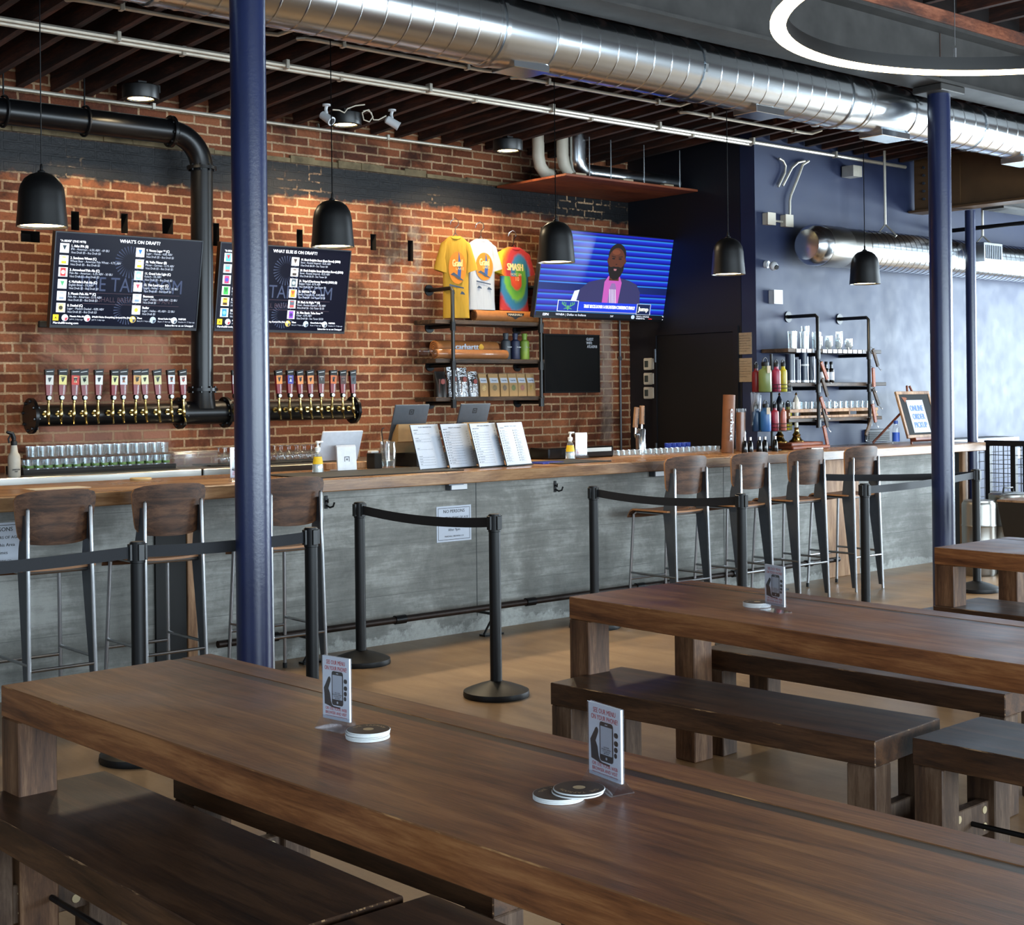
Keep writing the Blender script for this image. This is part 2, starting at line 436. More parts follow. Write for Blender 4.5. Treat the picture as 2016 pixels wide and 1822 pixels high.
M['chrome'] = plain('chrome', 'd4d4d6', .12, metal=1, var=.02)
M['satinsteel'] = plain('satin_steel_leg', '9a9a9c', .3, metal=1, var=.05)
M['greysteel'] = plain('grey_steel_sheet', '5b5f66', .42, metal=.7, var=.05)
M['conduit'] = plain('zinc_conduit', 'd2ccbe', .38, metal=.6, var=.10, scale=12)
M['brass'] = plain('polished_brass', 'b09860', .2, metal=1, var=.06)
M['ibeam'] = plain('raw_steel_beam', '3a3836', .55, metal=.35, var=.28, scale=5)
M['rustbeam'] = plain('brown_steel_beam', '5a4128', .5, metal=.0, var=.2, scale=3)
M['nailer'] = wood('red_nailer_wood', '3a1d12', '66351f', '8f553b', 'x', 7, .9, 4)
M['white'] = plain('white_plastic', 'd6d9dc', .35, var=.02)
M['whitepaper'] = plain('white_paper', 'b9c0cc', .6, var=.02)
M['cream'] = plain('cream_plastic', 'cfc6b4', .5, var=.03)
M['ink'] = plain('black_ink', '17181c', .6, var=0)
M['greyink'] = plain('grey_ink', '555a63', .6, var=0)
M['redink'] = plain('red_ink', 'c8434a', .6, var=0)
M['kraft'] = plain('kraft_paper', 'a58458', .75, var=.1, scale=14)
M['tan'] = plain('tan_canvas', '6a3f22', .6, var=.16, scale=10)
M['duckbrown'] = plain('brown_duck_cloth', '9a5f2c', .7, var=.12, scale=25)
M['notice'] = plain('tan_notice_paper', '9c8a72', .7, var=.1)
def clear(name, tint=(1, 1, 1), gloss_rough=.03, base_refl=.05, edge=.75, haze=0.0):
    """thin clear glass or plastic: mostly see-through, shining at grazing angles"""
    t = NT(name); t.t.nodes.remove(t.b); out = t.t.nodes['Material Output']
    tr = t.n('ShaderNodeBsdfTransparent'); tr.inputs[0].default_value = lin(tint)
    g = t.n('ShaderNodeBsdfGlossy'); g.inputs['Roughness'].default_value = gloss_rough; g.inputs[0].default_value = (1, 1, 1, 1)
    lw = t.n('ShaderNodeLayerWeight'); lw.inputs[0].default_value = .5
    f = t.mrange(t.math('POWER', lw.outputs['Facing'], 2.5), 0, 1, base_refl, edge)
    m = t.n('ShaderNodeMixShader'); t.l(f, m.inputs[0]); t.l(tr.outputs[0], m.inputs[1]); t.l(g.outputs[0], m.inputs[2]); last = m.outputs[0]
    if haze:
        d = t.n('ShaderNodeBsdfDiffuse'); d.inputs[0].default_value = lin((.8, .82, .84)); m2 = t.n('ShaderNodeMixShader'); m2.inputs[0].default_value = haze
        t.l(last, m2.inputs[1]); t.l(d.outputs[0], m2.inputs[2]); last = m2.outputs[0]
    t.l(last, out.inputs[0]); return t.mat
M['glass'] = clear('clear_glass', (.93, .96, .97), .03, .10, .9, .05)
M['acrylic'] = clear('clear_acrylic', (.98, .985, 1.0), .03, .03, .6, .02)
M['tubplastic'] = clear('frosted_clear_plastic', (.95, .97, .98), .08, .12, .8, .12)
M['film'] = clear('clear_plastic_film', (.96, .96, .97), .18, .03, .4, .01)
M['lampglow'] = glow('warm_lamp_diffuser', 'ffe0a8', 9)
M['canglow'] = glow('can_lamp_lens', 'ffdf95', 9)
M['led'] = glow('warm_led_strip', 'ffe2ac', 7)

# ------------------------------------------------------------------ the room shell
YW, XS, YB = 9.4, 9.5, 7.88           # brick wall, dark side wall, blue wall
ZT = 4.25
def wall_grid(x0, x1, z0, z1, holes, y, depth):
    """brick face with real pockets let into it"""
    xs = sorted({x0, x1} | {h[i] for h in holes for i in (0, 1)}); zs = sorted({z0, z1} | {h[i] for h in holes for i in (2, 3)})
    mb = MB()
    for i in range(len(xs) - 1):
        for j in range(len(zs) - 1):
            cx, cz = (xs[i] + xs[i + 1]) / 2, (zs[j] + zs[j + 1]) / 2
            if any(h[0] < cx < h[1] and h[2] < cz < h[3] for h in holes): continue
            mb.quad((xs[i], y, zs[j]), (xs[i + 1], y, zs[j]), (xs[i + 1], y, zs[j + 1]), (xs[i], y, zs[j + 1]))
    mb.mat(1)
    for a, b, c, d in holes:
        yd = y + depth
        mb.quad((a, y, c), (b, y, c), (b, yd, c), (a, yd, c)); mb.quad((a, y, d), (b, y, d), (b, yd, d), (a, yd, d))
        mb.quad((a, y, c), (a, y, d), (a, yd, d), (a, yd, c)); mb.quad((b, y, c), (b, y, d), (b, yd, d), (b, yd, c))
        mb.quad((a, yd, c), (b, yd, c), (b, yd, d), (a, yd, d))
    mb.mat(0); mb.box(x0, x1, y + depth + .02, y + depth + .12, z0, z1)
    return mb
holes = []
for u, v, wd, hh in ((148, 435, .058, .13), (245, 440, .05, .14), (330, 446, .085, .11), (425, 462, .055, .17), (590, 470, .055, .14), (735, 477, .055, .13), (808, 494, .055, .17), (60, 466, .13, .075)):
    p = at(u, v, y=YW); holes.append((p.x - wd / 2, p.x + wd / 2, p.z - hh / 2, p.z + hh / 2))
struct('wall_back', wall_grid(XL, XS, 0, ZT, holes, YW, .16), [M['brick'], plain('shaded_pocket', '1d1714', .9)], smooth=False)  # pocket insides coloured near black to deepen their shade
# mossy ledge on top of the black painted band
lb = MB()
for k in range(60):
    x = XL + (XS - XL) * k / 60; d = .018 + .022 * random.random()
    lb.box(x, x + (XS - XL) / 60, YW - d, YW + .01, 3.38, 3.405 + .035 * random.random())
struct('trim_1', lb, M['mossy'], smooth=False)
p0, p1 = at(75, 640, y=YW), at(338, 640, y=YW)
struct('trim_2', MB().bbox(p0.x, p1.x, YW - .022, YW + .01, at(75, 645, y=YW).z, at(75, 632, y=YW).z, .005), M['ibeam'])
struct('wall_side', MB().box(XS, XS + .16, YB + .165, YW + .3, 0, ZT), M['navy_side'], smooth=False)
struct('wall_blue', MB().box(XS, XR + .3, YB, YB + .16, 0, ZT), [M['navy'], M['navy_side']], smooth=False)
def holed(axis, c, a0, a1, opens, z0, z1, th):
    mb = MB(); cur = a0
    def bx(p, q, zz0, zz1):
        if axis == 'x': mb.box(c, c + th, p, q, zz0, zz1)
        else: mb.box(p, q, c - th, c, zz0, zz1)
    for p, q in opens: bx(cur, p, 0, ZT + .3); bx(p, q, 0, z0); bx(p, q, z1, ZT + .3); cur = q
    bx(cur, a1, 0, ZT + .3); return mb
WZ0, WZ1 = .5, 3.0
struct('wall_left', holed('x', XL - .2, YF - .2, YW + .3, ADDED_WIN_LEFT, .5, 3.0, .2), plain('off_white_wall', '8d8a86', .7), smooth=False)
struct('wall_right', holed('x', XR, YF - .2, YB, WIN_RIGHT, WZ0, WZ1, .2), plain('off_white_wall', '8d8a86'), smooth=False)
struct('wall_front', holed('y', YF, XL, XR, WIN_FRONT, WZ0, WZ1, .2), plain('off_white_wall', '8d8a86'), smooth=False)
def frame(n, axis, c, a, b):
    mb = MB(); fr = .06
    def bx(p, q, z0, z1):
        if axis == 'x': mb.box(c + .03, c + .1, p, q, z0, z1)
        else: mb.box(p, q, c - .1, c - .03, z0, z1)
    bx(a, b, WZ0, WZ0 + fr); bx(a, b, WZ1 - fr, WZ1); bx(a, a + fr, WZ0, WZ1); bx(b - fr, b, WZ0, WZ1); bx((a + b) / 2 - .025, (a + b) / 2 + .025, WZ0, WZ1)
    struct('window_%d' % n, mb, M['black'], smooth=False)
k = 1
for a, b in WIN_RIGHT: frame(k, 'x', XR, a, b); k += 1
for a, b in ADDED_WIN_LEFT: frame(k, 'x', XL - .2, a, b); k += 1  # frames for the openings added on the left
for a, b in WIN_FRONT: frame(k, 'y', YF, a, b); k += 1
struct('floor', MB().box(XL, XR, YF, YW, -.1, 0), M['floor'], smooth=False)

# ceiling: boards, joists and bridging; the bays step up at the steel beam
BEAM_Y = 5.70
ceil = struct('ceiling', MB().box(XL, XR, BEAM_Y + .1, YW + .2, 4.10, 4.16).box(XL, XR, YF, BEAM_Y + .14, 4.48, 4.54).box(XL, XR, BEAM_Y + .11, BEAM_Y + .14, 4.10, 4.5), M['deck'], smooth=False)
ZJ0, ZJ1, YJ0, YJ1 = 3.68, 3.83, YW - .02, BEAM_Y + .14
def zj(y): return ZJ0 + (ZJ1 - ZJ0) * (YJ0 - y) / (YJ0 - YJ1)
JP = .24
xs = [XL + .25 + JP * k for k in range(int((XR - XL - .4) / JP))]
for x in xs:
    y0 = YJ0 if x < XS - .1 else YB - .02
    mb = MB(); hw = .024
    pts = [(x - hw, y0, zj(y0)), (x - hw, YJ1, zj(YJ1)), (x - hw, YJ1, 4.1), (x - hw, y0, 4.1)]
    mb.prism(pts, (2 * hw, 0, 0)); sub('joist', mb, M['joist'], ceil, smooth=False)
for i in range(len(xs) - 1):
    if xs[i] > 9.2: continue
    a, b = xs[i] + .024, xs[i + 1] - .024; y = 7.35
    mb = MB(); z = zj(y) + .02
    mb.tube([(a, y, z), (b, y, 4.06)], .022, 4); mb.tube([(a, y + .06, 4.06), (b, y + .06, z)], .022, 4)
    sub('bridging', mb, M['joist'], ceil, smooth=False)
for x in [XL + .3 + .42 * k for k in range(46)]:
    if x < 4: continue
    sub('joist', MB().box(x - .024, x + .024, 1.0, BEAM_Y - .12, 4.24, 4.48), M['joist'], ceil, smooth=False)

# main steel beam with the red nailer on top, carried by round columns
bm_ = thing('steel_beam', 'grey riveted steel I-beam running over the blue columns', 'beam', (4, BEAM_Y, 3.73))
X0, X1 = XL + .05, XR - .05
sub('web', MB().box(X0, X1, BEAM_Y - .012, BEAM_Y + .012, 3.75, 4.12), M['ibeam'], bm_, smooth=False)
sub('flange', MB().box(X0, X1, 5.575, 5.835, 3.73, 3.752), M['ibeam'], bm_, smooth=False)
sub('flange', MB().box(X0, X1, 5.575, 5.835, 4.115, 4.14), M['ibeam'], bm_, smooth=False)
sub('splice_seam', MB().box(8.905, 8.912, BEAM_Y - .016, BEAM_Y, 3.75, 4.12), plain('rust_seam', '3a2216', .8), bm_, smooth=False)
sub('nailer', MB().bbox(X0, X1, 5.56, 5.85, 4.142, 4.235, .006, 1), M['nailer'], bm_, smooth=False)
def column(x, y, r, z1, label, plate=True):
    t = thing('column', label, 'column', (x, y, 0))
    sub('shaft', MB().cyl((x, y, .02), (x, y, z1 - .05), r, n=40), M['blue_col'], t)
    sub('base_plate', MB().bbox(x - r * 1.5, x + r * 1.5, y - r * 1.5, y + r * 1.5, 0, .02, .004), M['blue_col'], t)
    sub('cap_plate', MB().bbox(x - r * 1.9, x + r * 1.9, y - r * 1.5, y + r * 1.5, z1 - .05, z1, .006), M['ibeam'], t)
    return t
column(3.315, 5.70, .081, 3.729, 'round blue steel column nearest the camera, standing behind the long front table')
column(8.905, 5.70, .079, 3.729, 'round blue steel column at the right by the bar end')

# door in the dark side wall
dA, dB = at(1295, 700, x=XS).y, at(1447, 700, x=XS).y
dr = MB(); dr.box(XS - .012, XS + .02, dB, dA, 0, 2.10); door = struct('door_1', dr, plain('near_black_door', '08080b', .5), smooth=False)
fr = MB(); fr.box(XS - .025, XS, dA, dA + .05, 0, 2.105).box(XS - .025, XS, dB - .05, dB, 0, 2.105).box(XS - .025, XS, dB - .05, dA + .05, 2.105, 2.155)
sub('door_frame', fr, plain('dark_door_frame', '0b0b12', .5), door, smooth=False)
for z in (1.92, 1.06, .2): sub('hinge', MB().cyl((XS - .03, dA + .005, z - .06), (XS - .03, dA + .005, z + .06), .011, n=8), M['greysteel'], door)
sub('door_handle', MB().cyl((XS - .012, dB + .07, 1.0), (XS - .05, dB + .07, 1.0), .014, n=10).cyl((XS - .045, dB + .07, 1.0), (XS - .045, dB + .18, 1.0), .009, n=10), M['greysteel'], door)

# ------------------------------------------------------------------ the bar
CF, CB_, CT0, CT1, BARF = 7.15, 8.15, 1.012, 1.088, 7.40
ct = thing('bar_counter', 'long concrete fronted bar with a thick wooden top', 'bar counter', (5, 7.5, 0))
sub('concrete_front', MB().box(XL + .02, 9.76, BARF, BARF + .14, 0, CT0).box(10.24, 11.49, BARF, BARF + .14, 0, CT0), M['concrete'], ct, smooth=False)
sub('countertop', MB().bbox(XL + .03, 9.44, CF, CB_, CT0, CT1, .005).bbox(9.442, 11.88, CF, YB - .005, CT0, CT1, .005), M['counter'], ct)
sub('timber_pier', MB().bbox(9.765, 10.235, BARF - .025, BARF + .12, 0, CT0, .004), M['timber'], ct)
sub('dark_end_panel', MB().box(11.49, 11.86, BARF + .02, BARF + .15, 0, CT0), M['blackmat'], ct, smooth=False)
sub('timber_post', MB().bbox(11.86, 11.97, BARF - .02, BARF + .10, 0, CT0, .004), M['timber'], ct)
sub('dark_pier', MB().box(3.665, 3.852, BARF - .022, BARF, 0, CT0), M['blackmat'], ct, smooth=False)
sub('timber_strip', MB().bbox(3.855, 3.915, BARF - .035, BARF + .0, 0, CT0, .003), M['timber'], ct)
sub('pour_joint', MB().box(6.0, 6.006, BARF - .0015, BARF, .1, CT0), plain('dark_joint_grout', '2c2f2f'), ct, smooth=False)  # pour joints filled with dark grout
sub('pour_joint', MB().box(8.5, 8.506, BARF - .0015, BARF, .1, CT0), plain('dark_joint_grout', '2c2f2f'), ct, smooth=False)
sub('steel_bracket', MB().box(5.62, 5.74, BARF - .2, BARF, CT0 - .012, CT0 - .001), M['greysteel'], ct, smooth=False)
# foot rail of black pipe
fr = thing('foot_rail', 'dark iron pipe foot rail along the bar base', 'foot rail', (5, BARF - .22, 0))
FY, FZ = BARF - .2, .185
sub('rail_pipe', MB().cyl((3.95, FY, FZ), (9.7, FY, FZ), .021, n=12), plain('rusty_black_pipe', '2a1f1a', .45, metal=.5, var=.3), fr)
for x in (4.3, 5.22, 6.3, 7.35, 8.4, 9.3): sub('coupling', MB().cyl((x - .04, FY, FZ), (x + .04, FY, FZ), .028, n=12), M['blackpipe'], fr)
for x in (4.6, 5.98, 7.45, 8.95):
    sub('rail_bracket', MB().box(x - .012, x + .012, FY - .012, FY + .012, .012, FZ - .015).box(x - .1, x + .06, FY - .03, FY + .03, 0, .012).tube([(x, FY, .13), (x - .085, FY, .012)], .008, 6).tube([(x, FY, FZ - .05), (x, BARF, FZ - .05)], .01, 6), M['blackpipe'], fr)
# coat hooks under the counter edge
hk = [(645, 981), (1096, 951)]
for i, (u, v) in enumerate(hk):
    p = at(u, v, y=BARF - .02); z = .93
    t = thing('coat_hook', ['black coat hook on the bar front beside the left stools', 'black coat hook on the bar front right of the white menu stand'][i], 'hook', (p.x, BARF, z), group=None)
    sub('back_plate', MB().bbox(p.x - .012, p.x + .012, BARF - .006, BARF, z - .04, z + .04, .002), M['black'], t)
    sub('prong', MB().tube([(p.x, BARF - .006, z - .02), (p.x + .01, BARF - .03, z - .032), (p.x + .02, BARF - .05, z - .025), (p.x + .026, BARF - .056, z)], .006, 6).tube([(p.x, BARF - .006, z + .01), (p.x, BARF - .025, z + .0), (p.x - .004, BARF - .03, z + .02)], .005, 6), M['black'], t)
# outlet boxes under the counter
for i, (u, v) in enumerate([(902, 958), (1300, 934)]):
    p = at(u, v, y=BARF - .05)
    t = thing('outlet_box', ['metal outlet strip under the counter left of the middle', 'metal outlet strip under the counter by the first right stool'][i], 'outlet', (p.x, BARF - .05, .95))
    sub('box', MB().bbox(p.x - .07, p.x + .07, BARF - .06, BARF, .955, CT0 - .014, .003), M['greysteel'], t)
    sub('face', MB().box(p.x - .065, p.x + .065, BARF - .064, BARF - .06, .96, CT0 - .018), M['white'], t, smooth=False)
# notices on the bar front
def notice(u, v, wd, hh, lines, label):
    p = at(u, v, y=BARF - .003)
    t = thing('notice', label, 'sign', (p.x, BARF, p.z))
    x0, x1, z0, z1 = p.x - wd / 2, p.x + wd / 2, p.z - hh / 2, p.z + hh / 2
    sub('sheet', MB().box(x0, x1, BARF - .003, BARF, z0, z1), M['whitepaper'], t, smooth=False)
    mb = MB(); y = BARF - .0036; b = .012
    for a in ((x0 + b, x1 - b, z0 + b, z0 + b + .003), (x0 + b, x1 - b, z1 - b - .003, z1 - b), (x0 + b, x0 + b + .003, z0 + b, z1 - b), (x1 - b - .003, x1 - b, z0 + b, z1 - b)):
        mb.quad((a[0], y, a[2]), (a[1], y, a[2]), (a[1], y, a[3]), (a[0], y, a[3]))
    for i, (s, sz) in enumerate(lines):
        mb.text(s, (p.x, y, z1 - .045 - i * hh * .17), (1, 0, 0), (0, 0, 1), sz, 'C', bold=.015)
    sub('printing', mb, M['ink'], t, smooth=False)
notice(894, 1031, .29, .235, [('NO PERSONS', .03), ('UNDER 21 YEARS OF AGE', .021), ('Allowed in this Area', .024), ('After 9pm', .024), ('MARSHALL BREWING CO', .014)], 'white notice taped to the middle of the concrete bar front')
notice(-8, 1075, .29, .235, [('NO PERSONS', .03), ('UNDER 21 YEARS OF AGE', .021), ('Allowed in this Area', .024), ('At All Times', .024), ('MARSHALL BREWING CO', .014)], 'white notice on the bar front at the far left behind the first stool')

# back bar under the brick wall: stainless top over dark cabinets
bb = thing('back_bar', 'stainless steel back bar counter along the brick wall', 'back bar', (3, 9.0, 0))
sub('cabinet', MB().box(XL + .05, 8.2, 8.78, YW - .02, 0, 1.02), M['blackmat'], bb, smooth=False)
sub('worktop', MB().bbox(XL + .05, 4.67, 8.7, YW - .02, 1.03, 1.098, .006).bbox(4.68, 8.2, 8.7, YW - .02, 1.03, 1.098, .006), M['stainless'], bb)

# ------------------------------------------------------------------ tables and benches
def table(x, y, rz, L, W, label, z=.76, strip=True, group='long wooden dining tables'):
    """x, y: far left corner (seen from the camera); local +X across, local -Y along the table"""
    t = thing('dining_table', label, 'table', (x, y, 0), rz, group)
    th, lg = .088, .115
    mb = MB(); e = .001
    mb.bbox(0, W - .142, -L, 0, z - th, z, .0025, em=1); mb.bbox(W - .106, W, -L, 0, z - th, z, .0025, em=1)
    top = sub('tabletop', mb, [M['table'], M['tableworn']], t, world=False)
    sub('seam_strip', MB().box(W - .1425, W - .1055, -L + .002, -.002, z - th + .002, z - .0015), M['table_dark'], top, world=False, smooth=False)
    for lx in (0, W - lg):
        for ly in (-lg, -L + .0): sub('leg', MB().bbox(lx, lx + lg, ly, ly + lg, 0, z - th - e, .004), M['tableleg'], t, world=False)
    return t
t1 = table(1.535, 4.07, math.radians(2.6), 3.3, .69, 'long wooden table in the foreground carrying two menu stands')
t2 = table(3.905, 4.225, math.radians(-.5), 2.7, .725, 'wooden table in the middle distance carrying one menu stand')
t3 = table(6.47, 4.20, 0, 2.5, .73, 'wooden table at the right edge beside the blue column')
# benches
def bench(L, W=.43, z=.46):
    t = thing('bench', '', 'bench', (0, 0, 0), 0, 'wooden benches by the tables')
    th, lg = .085, .105
    sub('seat', MB().bbox(0, W, -L, 0, z - th, z, .003, em=1), [M['bench'], M['benchworn']], t, world=False)
    for lx in (.0, W - lg):
        for ly in (-lg - .002, -L + .002): sub('leg', MB().bbox(lx + .003, lx + lg - .003, ly, ly + lg, 0, z - th - .001, .004), M['benchleg'], t, world=False)
    for ly in (-.085, -L + .05):
        s = sub('stretcher', MB().bbox(lg - .01, W - lg + .01, ly, ly + .04, .10, .21, .003), M['benchleg'], t, world=False)
    for dx in (.03, W - 2 * lg - .03):
        for dz in (.13, .185): sub('bolt_plug', MB().cyl((lg + dx, -.0848 - .003, dz), (lg + dx, -.08, dz), .013, n=12), plain('pale_wood_plug', 'c9b48c', .6), t, world=False)
    sub('tie_rod', MB().cyl((W / 2, -.086, .155), (W / 2, -L + .09, .155), .009, n=8), M['black'], t, world=False)
    return t
B0 = bench(1.48)
B0.location = (1.415, 4.055, 0); B0.rotation_euler.z = math.radians(1.2); B0['label'] = 'dark wooden bench at the lower left, along the near side of the front table'
B2 = bench(1.41)
def bplace(x, y, rz, label, first=[0]):
    if not first[0]:
        first[0] = 1; B2.location = (x, y, 0); B2.rotation_euler.z = math.radians(rz); B2['label'] = label; return B2
    return dup(B2, (x, y, 0), math.radians(rz), label)
bplace(1.50, 2.545, 1.5, 'dark wooden bench at the bottom of the picture, cut off by its lower edge')
bplace(3.69, 4.105, 5.2, 'dark wooden bench in front of the middle table, nearest its far end')
bplace(3.945, 2.65, 2.0, 'dark wooden bench with worn edges at the right, in front of the middle table')
bplace(4.675, 4.20, 3.0, 'dark wooden bench on the far side of the middle table')
bplace(6.44, 4.19, 0, 'wooden bench tucked against the right hand table')
bplace(2.0, 3.93, 3.4, 'dark wooden bench pushed under the front table from the far side')

# ------------------------------------------------------------------ bar stools
def stool():
    t = thing('bar_stool', '', 'bar stool', (0, 0, 0), 0, 'plywood bar stools along the bar')
    # local: rear tubes at y=0, the sitter faces +y; x centred
    hw, zs, zt = .163, .76, 1.055
    Ws, D = .40, .40
    def seat(u, v):
        x = (u - .5) * Ws; y = -.0 + v * D; drop = .0
        if v > .86: drop = ((v - .86) / .14) ** 2 * .055
        return (x, y + .03, zs - drop - .012 * math.cos((u - .5) * PI) * (1 - abs(v - .4)))
    top = MB().grid(seat, 10, 14)
    sp = MB()
    n, mm = 10, 14
    A = [[sp.b.verts.new(Vector(seat(i / n, j / mm))) for j in range(mm + 1)] for i in range(n + 1)]
    Bv = [[sp.b.verts.new(Vector(seat(i / n, j / mm)) + Vector((0, 0, -.012))) for j in range(mm + 1)] for i in range(n + 1)]
    for i in range(n):
        for j in range(mm): sp._f([A[i][j], A[i + 1][j], A[i + 1][j + 1], A[i][j + 1]]); sp._f([Bv[i][j], Bv[i][j + 1], Bv[i + 1][j + 1], Bv[i + 1][j]])
    sp.mat(1)
    for i in range(n): sp._f([A[i][0], Bv[i][0], Bv[i + 1][0], A[i + 1][0]]); sp._f([A[i][mm], A[i + 1][mm], Bv[i + 1][mm], Bv[i][mm]])
    for j in range(mm): sp._f([A[0][j], A[0][j + 1], Bv[0][j + 1], Bv[0][j]]); sp._f([A[n][j], Bv[n][j], Bv[n][j + 1], A[n][j + 1]])
    top.b.free()
    sub('seat', sp, [M['walnut'], M['veneer_edge']], t, world=False)
    # backrest: curved plywood shell with rounded outline, between and in front of the tubes
    def outline(k, N):
        a = 2 * PI * k / N; ca, sa = math.cos(a), math.sin(a); p = 8
        r = (abs(ca) ** p + abs(sa) ** p) ** (-1 / p); return ca * r, sa * r
    bk = MB(); N = 40; zc, hh, wb = 1.004, .124, .208
    def bp(sx, sz, off):
        z = zc + sz * hh; half = wb - .012 * (sz) * -1 - .01
        x = sx * (half + .006 * sz); lean = -.07 * ((z - .8) / .3)
        y = .062 - .055 * (1 - (abs(sx)) ** 2) * 1.0 + lean * .35 + off
        if sz < 0: z -= .012 * (1 - sx * sx) * -sz
        if sz > 0: z += .012 * (1 - sx * sx) * sz
        return (x, y, z)
    rings = [.0, .35, .65, .85, 1.0]
    F = []; R = []
    for q in rings[1:]:
        F.append([bk.b.verts.new(Vector(bp(q * outline(k, N)[0], q * outline(k, N)[1], .0))) for k in range(N)])
        R.append([bk.b.verts.new(Vector(bp(q * outline(k, N)[0], q * outline(k, N)[1], .012))) for k in range(N)])
    fc = bk.b.verts.new(Vector(bp(0, 0, 0))); rc = bk.b.verts.new(Vector(bp(0, 0, .012)))
    for k in range(N):
        bk._f([fc, F[0][k], F[0][(k + 1) % N]]); bk._f([rc, R[0][(k + 1) % N], R[0][k]])
    for i in range(3): bk.join(F[i], F[i + 1]); bk.join(R[i + 1], R[i])
    bk.mat(1); bk.join(F[3], R[3])
    sub('backrest', bk, [M['walnut'], M['veneer_edge']], t, world=False)
    for s in (-1, 1):
        # rear leg: round tube at the back with a tapering sheet-steel web in front of it
        lg = sub('rear_leg', MB().tube([(s * (hw + .008), -.03, 0), (s * hw, -.012, .70), (s * (hw - .004), -.004, zt - .01), (s * (hw - .004), -.004, zt)], [.0105] * 3 + [.006], 10), M['satinsteel'], t, world=False)
        x = s * hw; pts = [(-.024, .03), (-.008, .72), (-.002, .86), (.0, 1.02), (.03, 1.02), (.085, .86), (.10, .74), (.085, .62), (.005, .03)]
        wb_ = MB().prism([(x - .007, c, d) for c, d in pts], (.014, 0, 0))
        for v in wb_.b.verts: v.co.x += s * .008 * (1 - v.co.z / .72) if v.co.z < .72 else 0
        sub('leg_web', wb_, M['greysteel'], lg, world=False)
        fl = sub('front_leg', MB().tube([(s * .185, .44, 0), (s * .165, .40, .715), (s * .15, .385, .735)], .0105, 10), M['satinsteel'], t, world=False)
        sub('foot_pad', MB().cyl((s * .185, .44, 0), (s * .1848, .4395, .03), .0125, n=10), M['black'], fl, world=False)
        sub('side_rail', MB().tube([(s * (hw + .008), -.02, .30), (s * .176, .425, .30)], .0085, 8), M['satinsteel'], t, world=False)
    sub('seat_rail', MB().tube([(-.15, .385, .735), (.15, .385, .735)], .0095, 8).tube([(-.155, .04, .735), (.155, .04, .735)], .0095, 8).tube([(-.15, .04, .735), (-.15, .385, .735)], .009, 8).tube([(.15, .04, .735), (.15, .385, .735)], .009, 8), M['satinsteel'], t, world=False)
    sub('footrest', MB().tube([(-.177, .428, .255), (.177, .428, .255)], .0095, 8), M['satinsteel'], t, world=False)
    sub('rear_rail', MB().tube([(-.17, -.022, .27), (.17, -.022, .27)], .0085, 8), M['satinsteel'], t, world=False)
    for s in (-1, 1): sub('bolt', MB().lathe((s * .12, .12, .748), [(.011, 0), (.009, .008), (.001, .012)], 8), M['chrome'], t, world=False)
    return t
ST = stool()
SY = 6.745
spos = [(2.84, 'leftmost wooden bar stool, pulled up to the bar at the left edge'), (3.45, 'second wooden bar stool from the left, left of the blue column'), (4.19, 'wooden bar stool partly hidden behind the near blue column'),
        (7.40, 'wooden bar stool nearest the middle among the four at the right end of the bar'), (8.09, 'second wooden bar stool of the four at the right end of the bar'), (8.745, 'third wooden bar stool of the four at the right end of the bar'), (9.445, 'rightmost wooden bar stool, in front of the pale timber pier')]
for i, (x, lb) in enumerate(spos):
    if i == 0: ST.location = (x, SY, 0); ST['label'] = lb
    else: dup(ST, (x, SY, 0), random.uniform(-.03, .03), lb)

# ------------------------------------------------------------------ queue stanchions with retractable belts
def stanchion():
    t = thing('stanchion', '', 'stanchion', (0, 0, 0), 0, 'black queue barrier posts')
    sub('base', MB().lathe((0, 0, 0), [(.172, 0), (.175, .008), (.172, .03), (.15, .04), (.09, .062), (.045, .075), (.036, .08)], 36), M['black'], t, world=False)
    sub('post', MB().cyl((0, 0, .07), (0, 0, .86), .031, n=24), M['black'], t, world=False)
    h = sub('belt_head', MB().cyl((0, 0, .862), (0, 0, .95), .034, n=24).cyl((0, 0, .95), (0, 0, .954), .03, n=24), M['black'], t, world=False)
    cl = MB()
    for a in (0, PI / 2, PI, 1.5 * PI):
        R = Matrix.Rotation(a, 4, 'Z'); cl.bbox(.03, .042, -.014, .014, .872, .945, .002, M=R)
    sub('belt_clip', cl, M['lampblack'], h, world=False)
    return t
S0 = stanchion()
sp = {'a': (4.775, 6.98, 'black barrier post behind the middle belt, near the bar hook'), 'b': (4.775, 5.735, 'black barrier post in the open floor in front of the bar'), 'c': (6.66, 6.95, 'black barrier post beside the first right hand stool'),
      'g': (6.755, 5.735, 'black barrier post behind the middle table menu stand'), 'd': (8.02, 5.735, 'black barrier post between the stools and the right blue column'), 'e': (9.985, 6.10, 'slanting black barrier post at the right beside the steel drums'),
      'f': (3.693, 5.81, 'black barrier post just right of the near blue column'), 'h': (2.80, 5.81, 'black barrier post at the left behind the front table')}
SO = {}
for i, (k, (x, y, lb)) in enumerate(sp.items()):
    if i == 0: S0.location = (x, y, 0); S0['label'] = lb; SO[k] = S0
    else: SO[k] = dup(S0, (x, y, 0), 0, lb)
    ORG[SO[k].name] = Matrix.Translation(Vector((x, y, 0)))
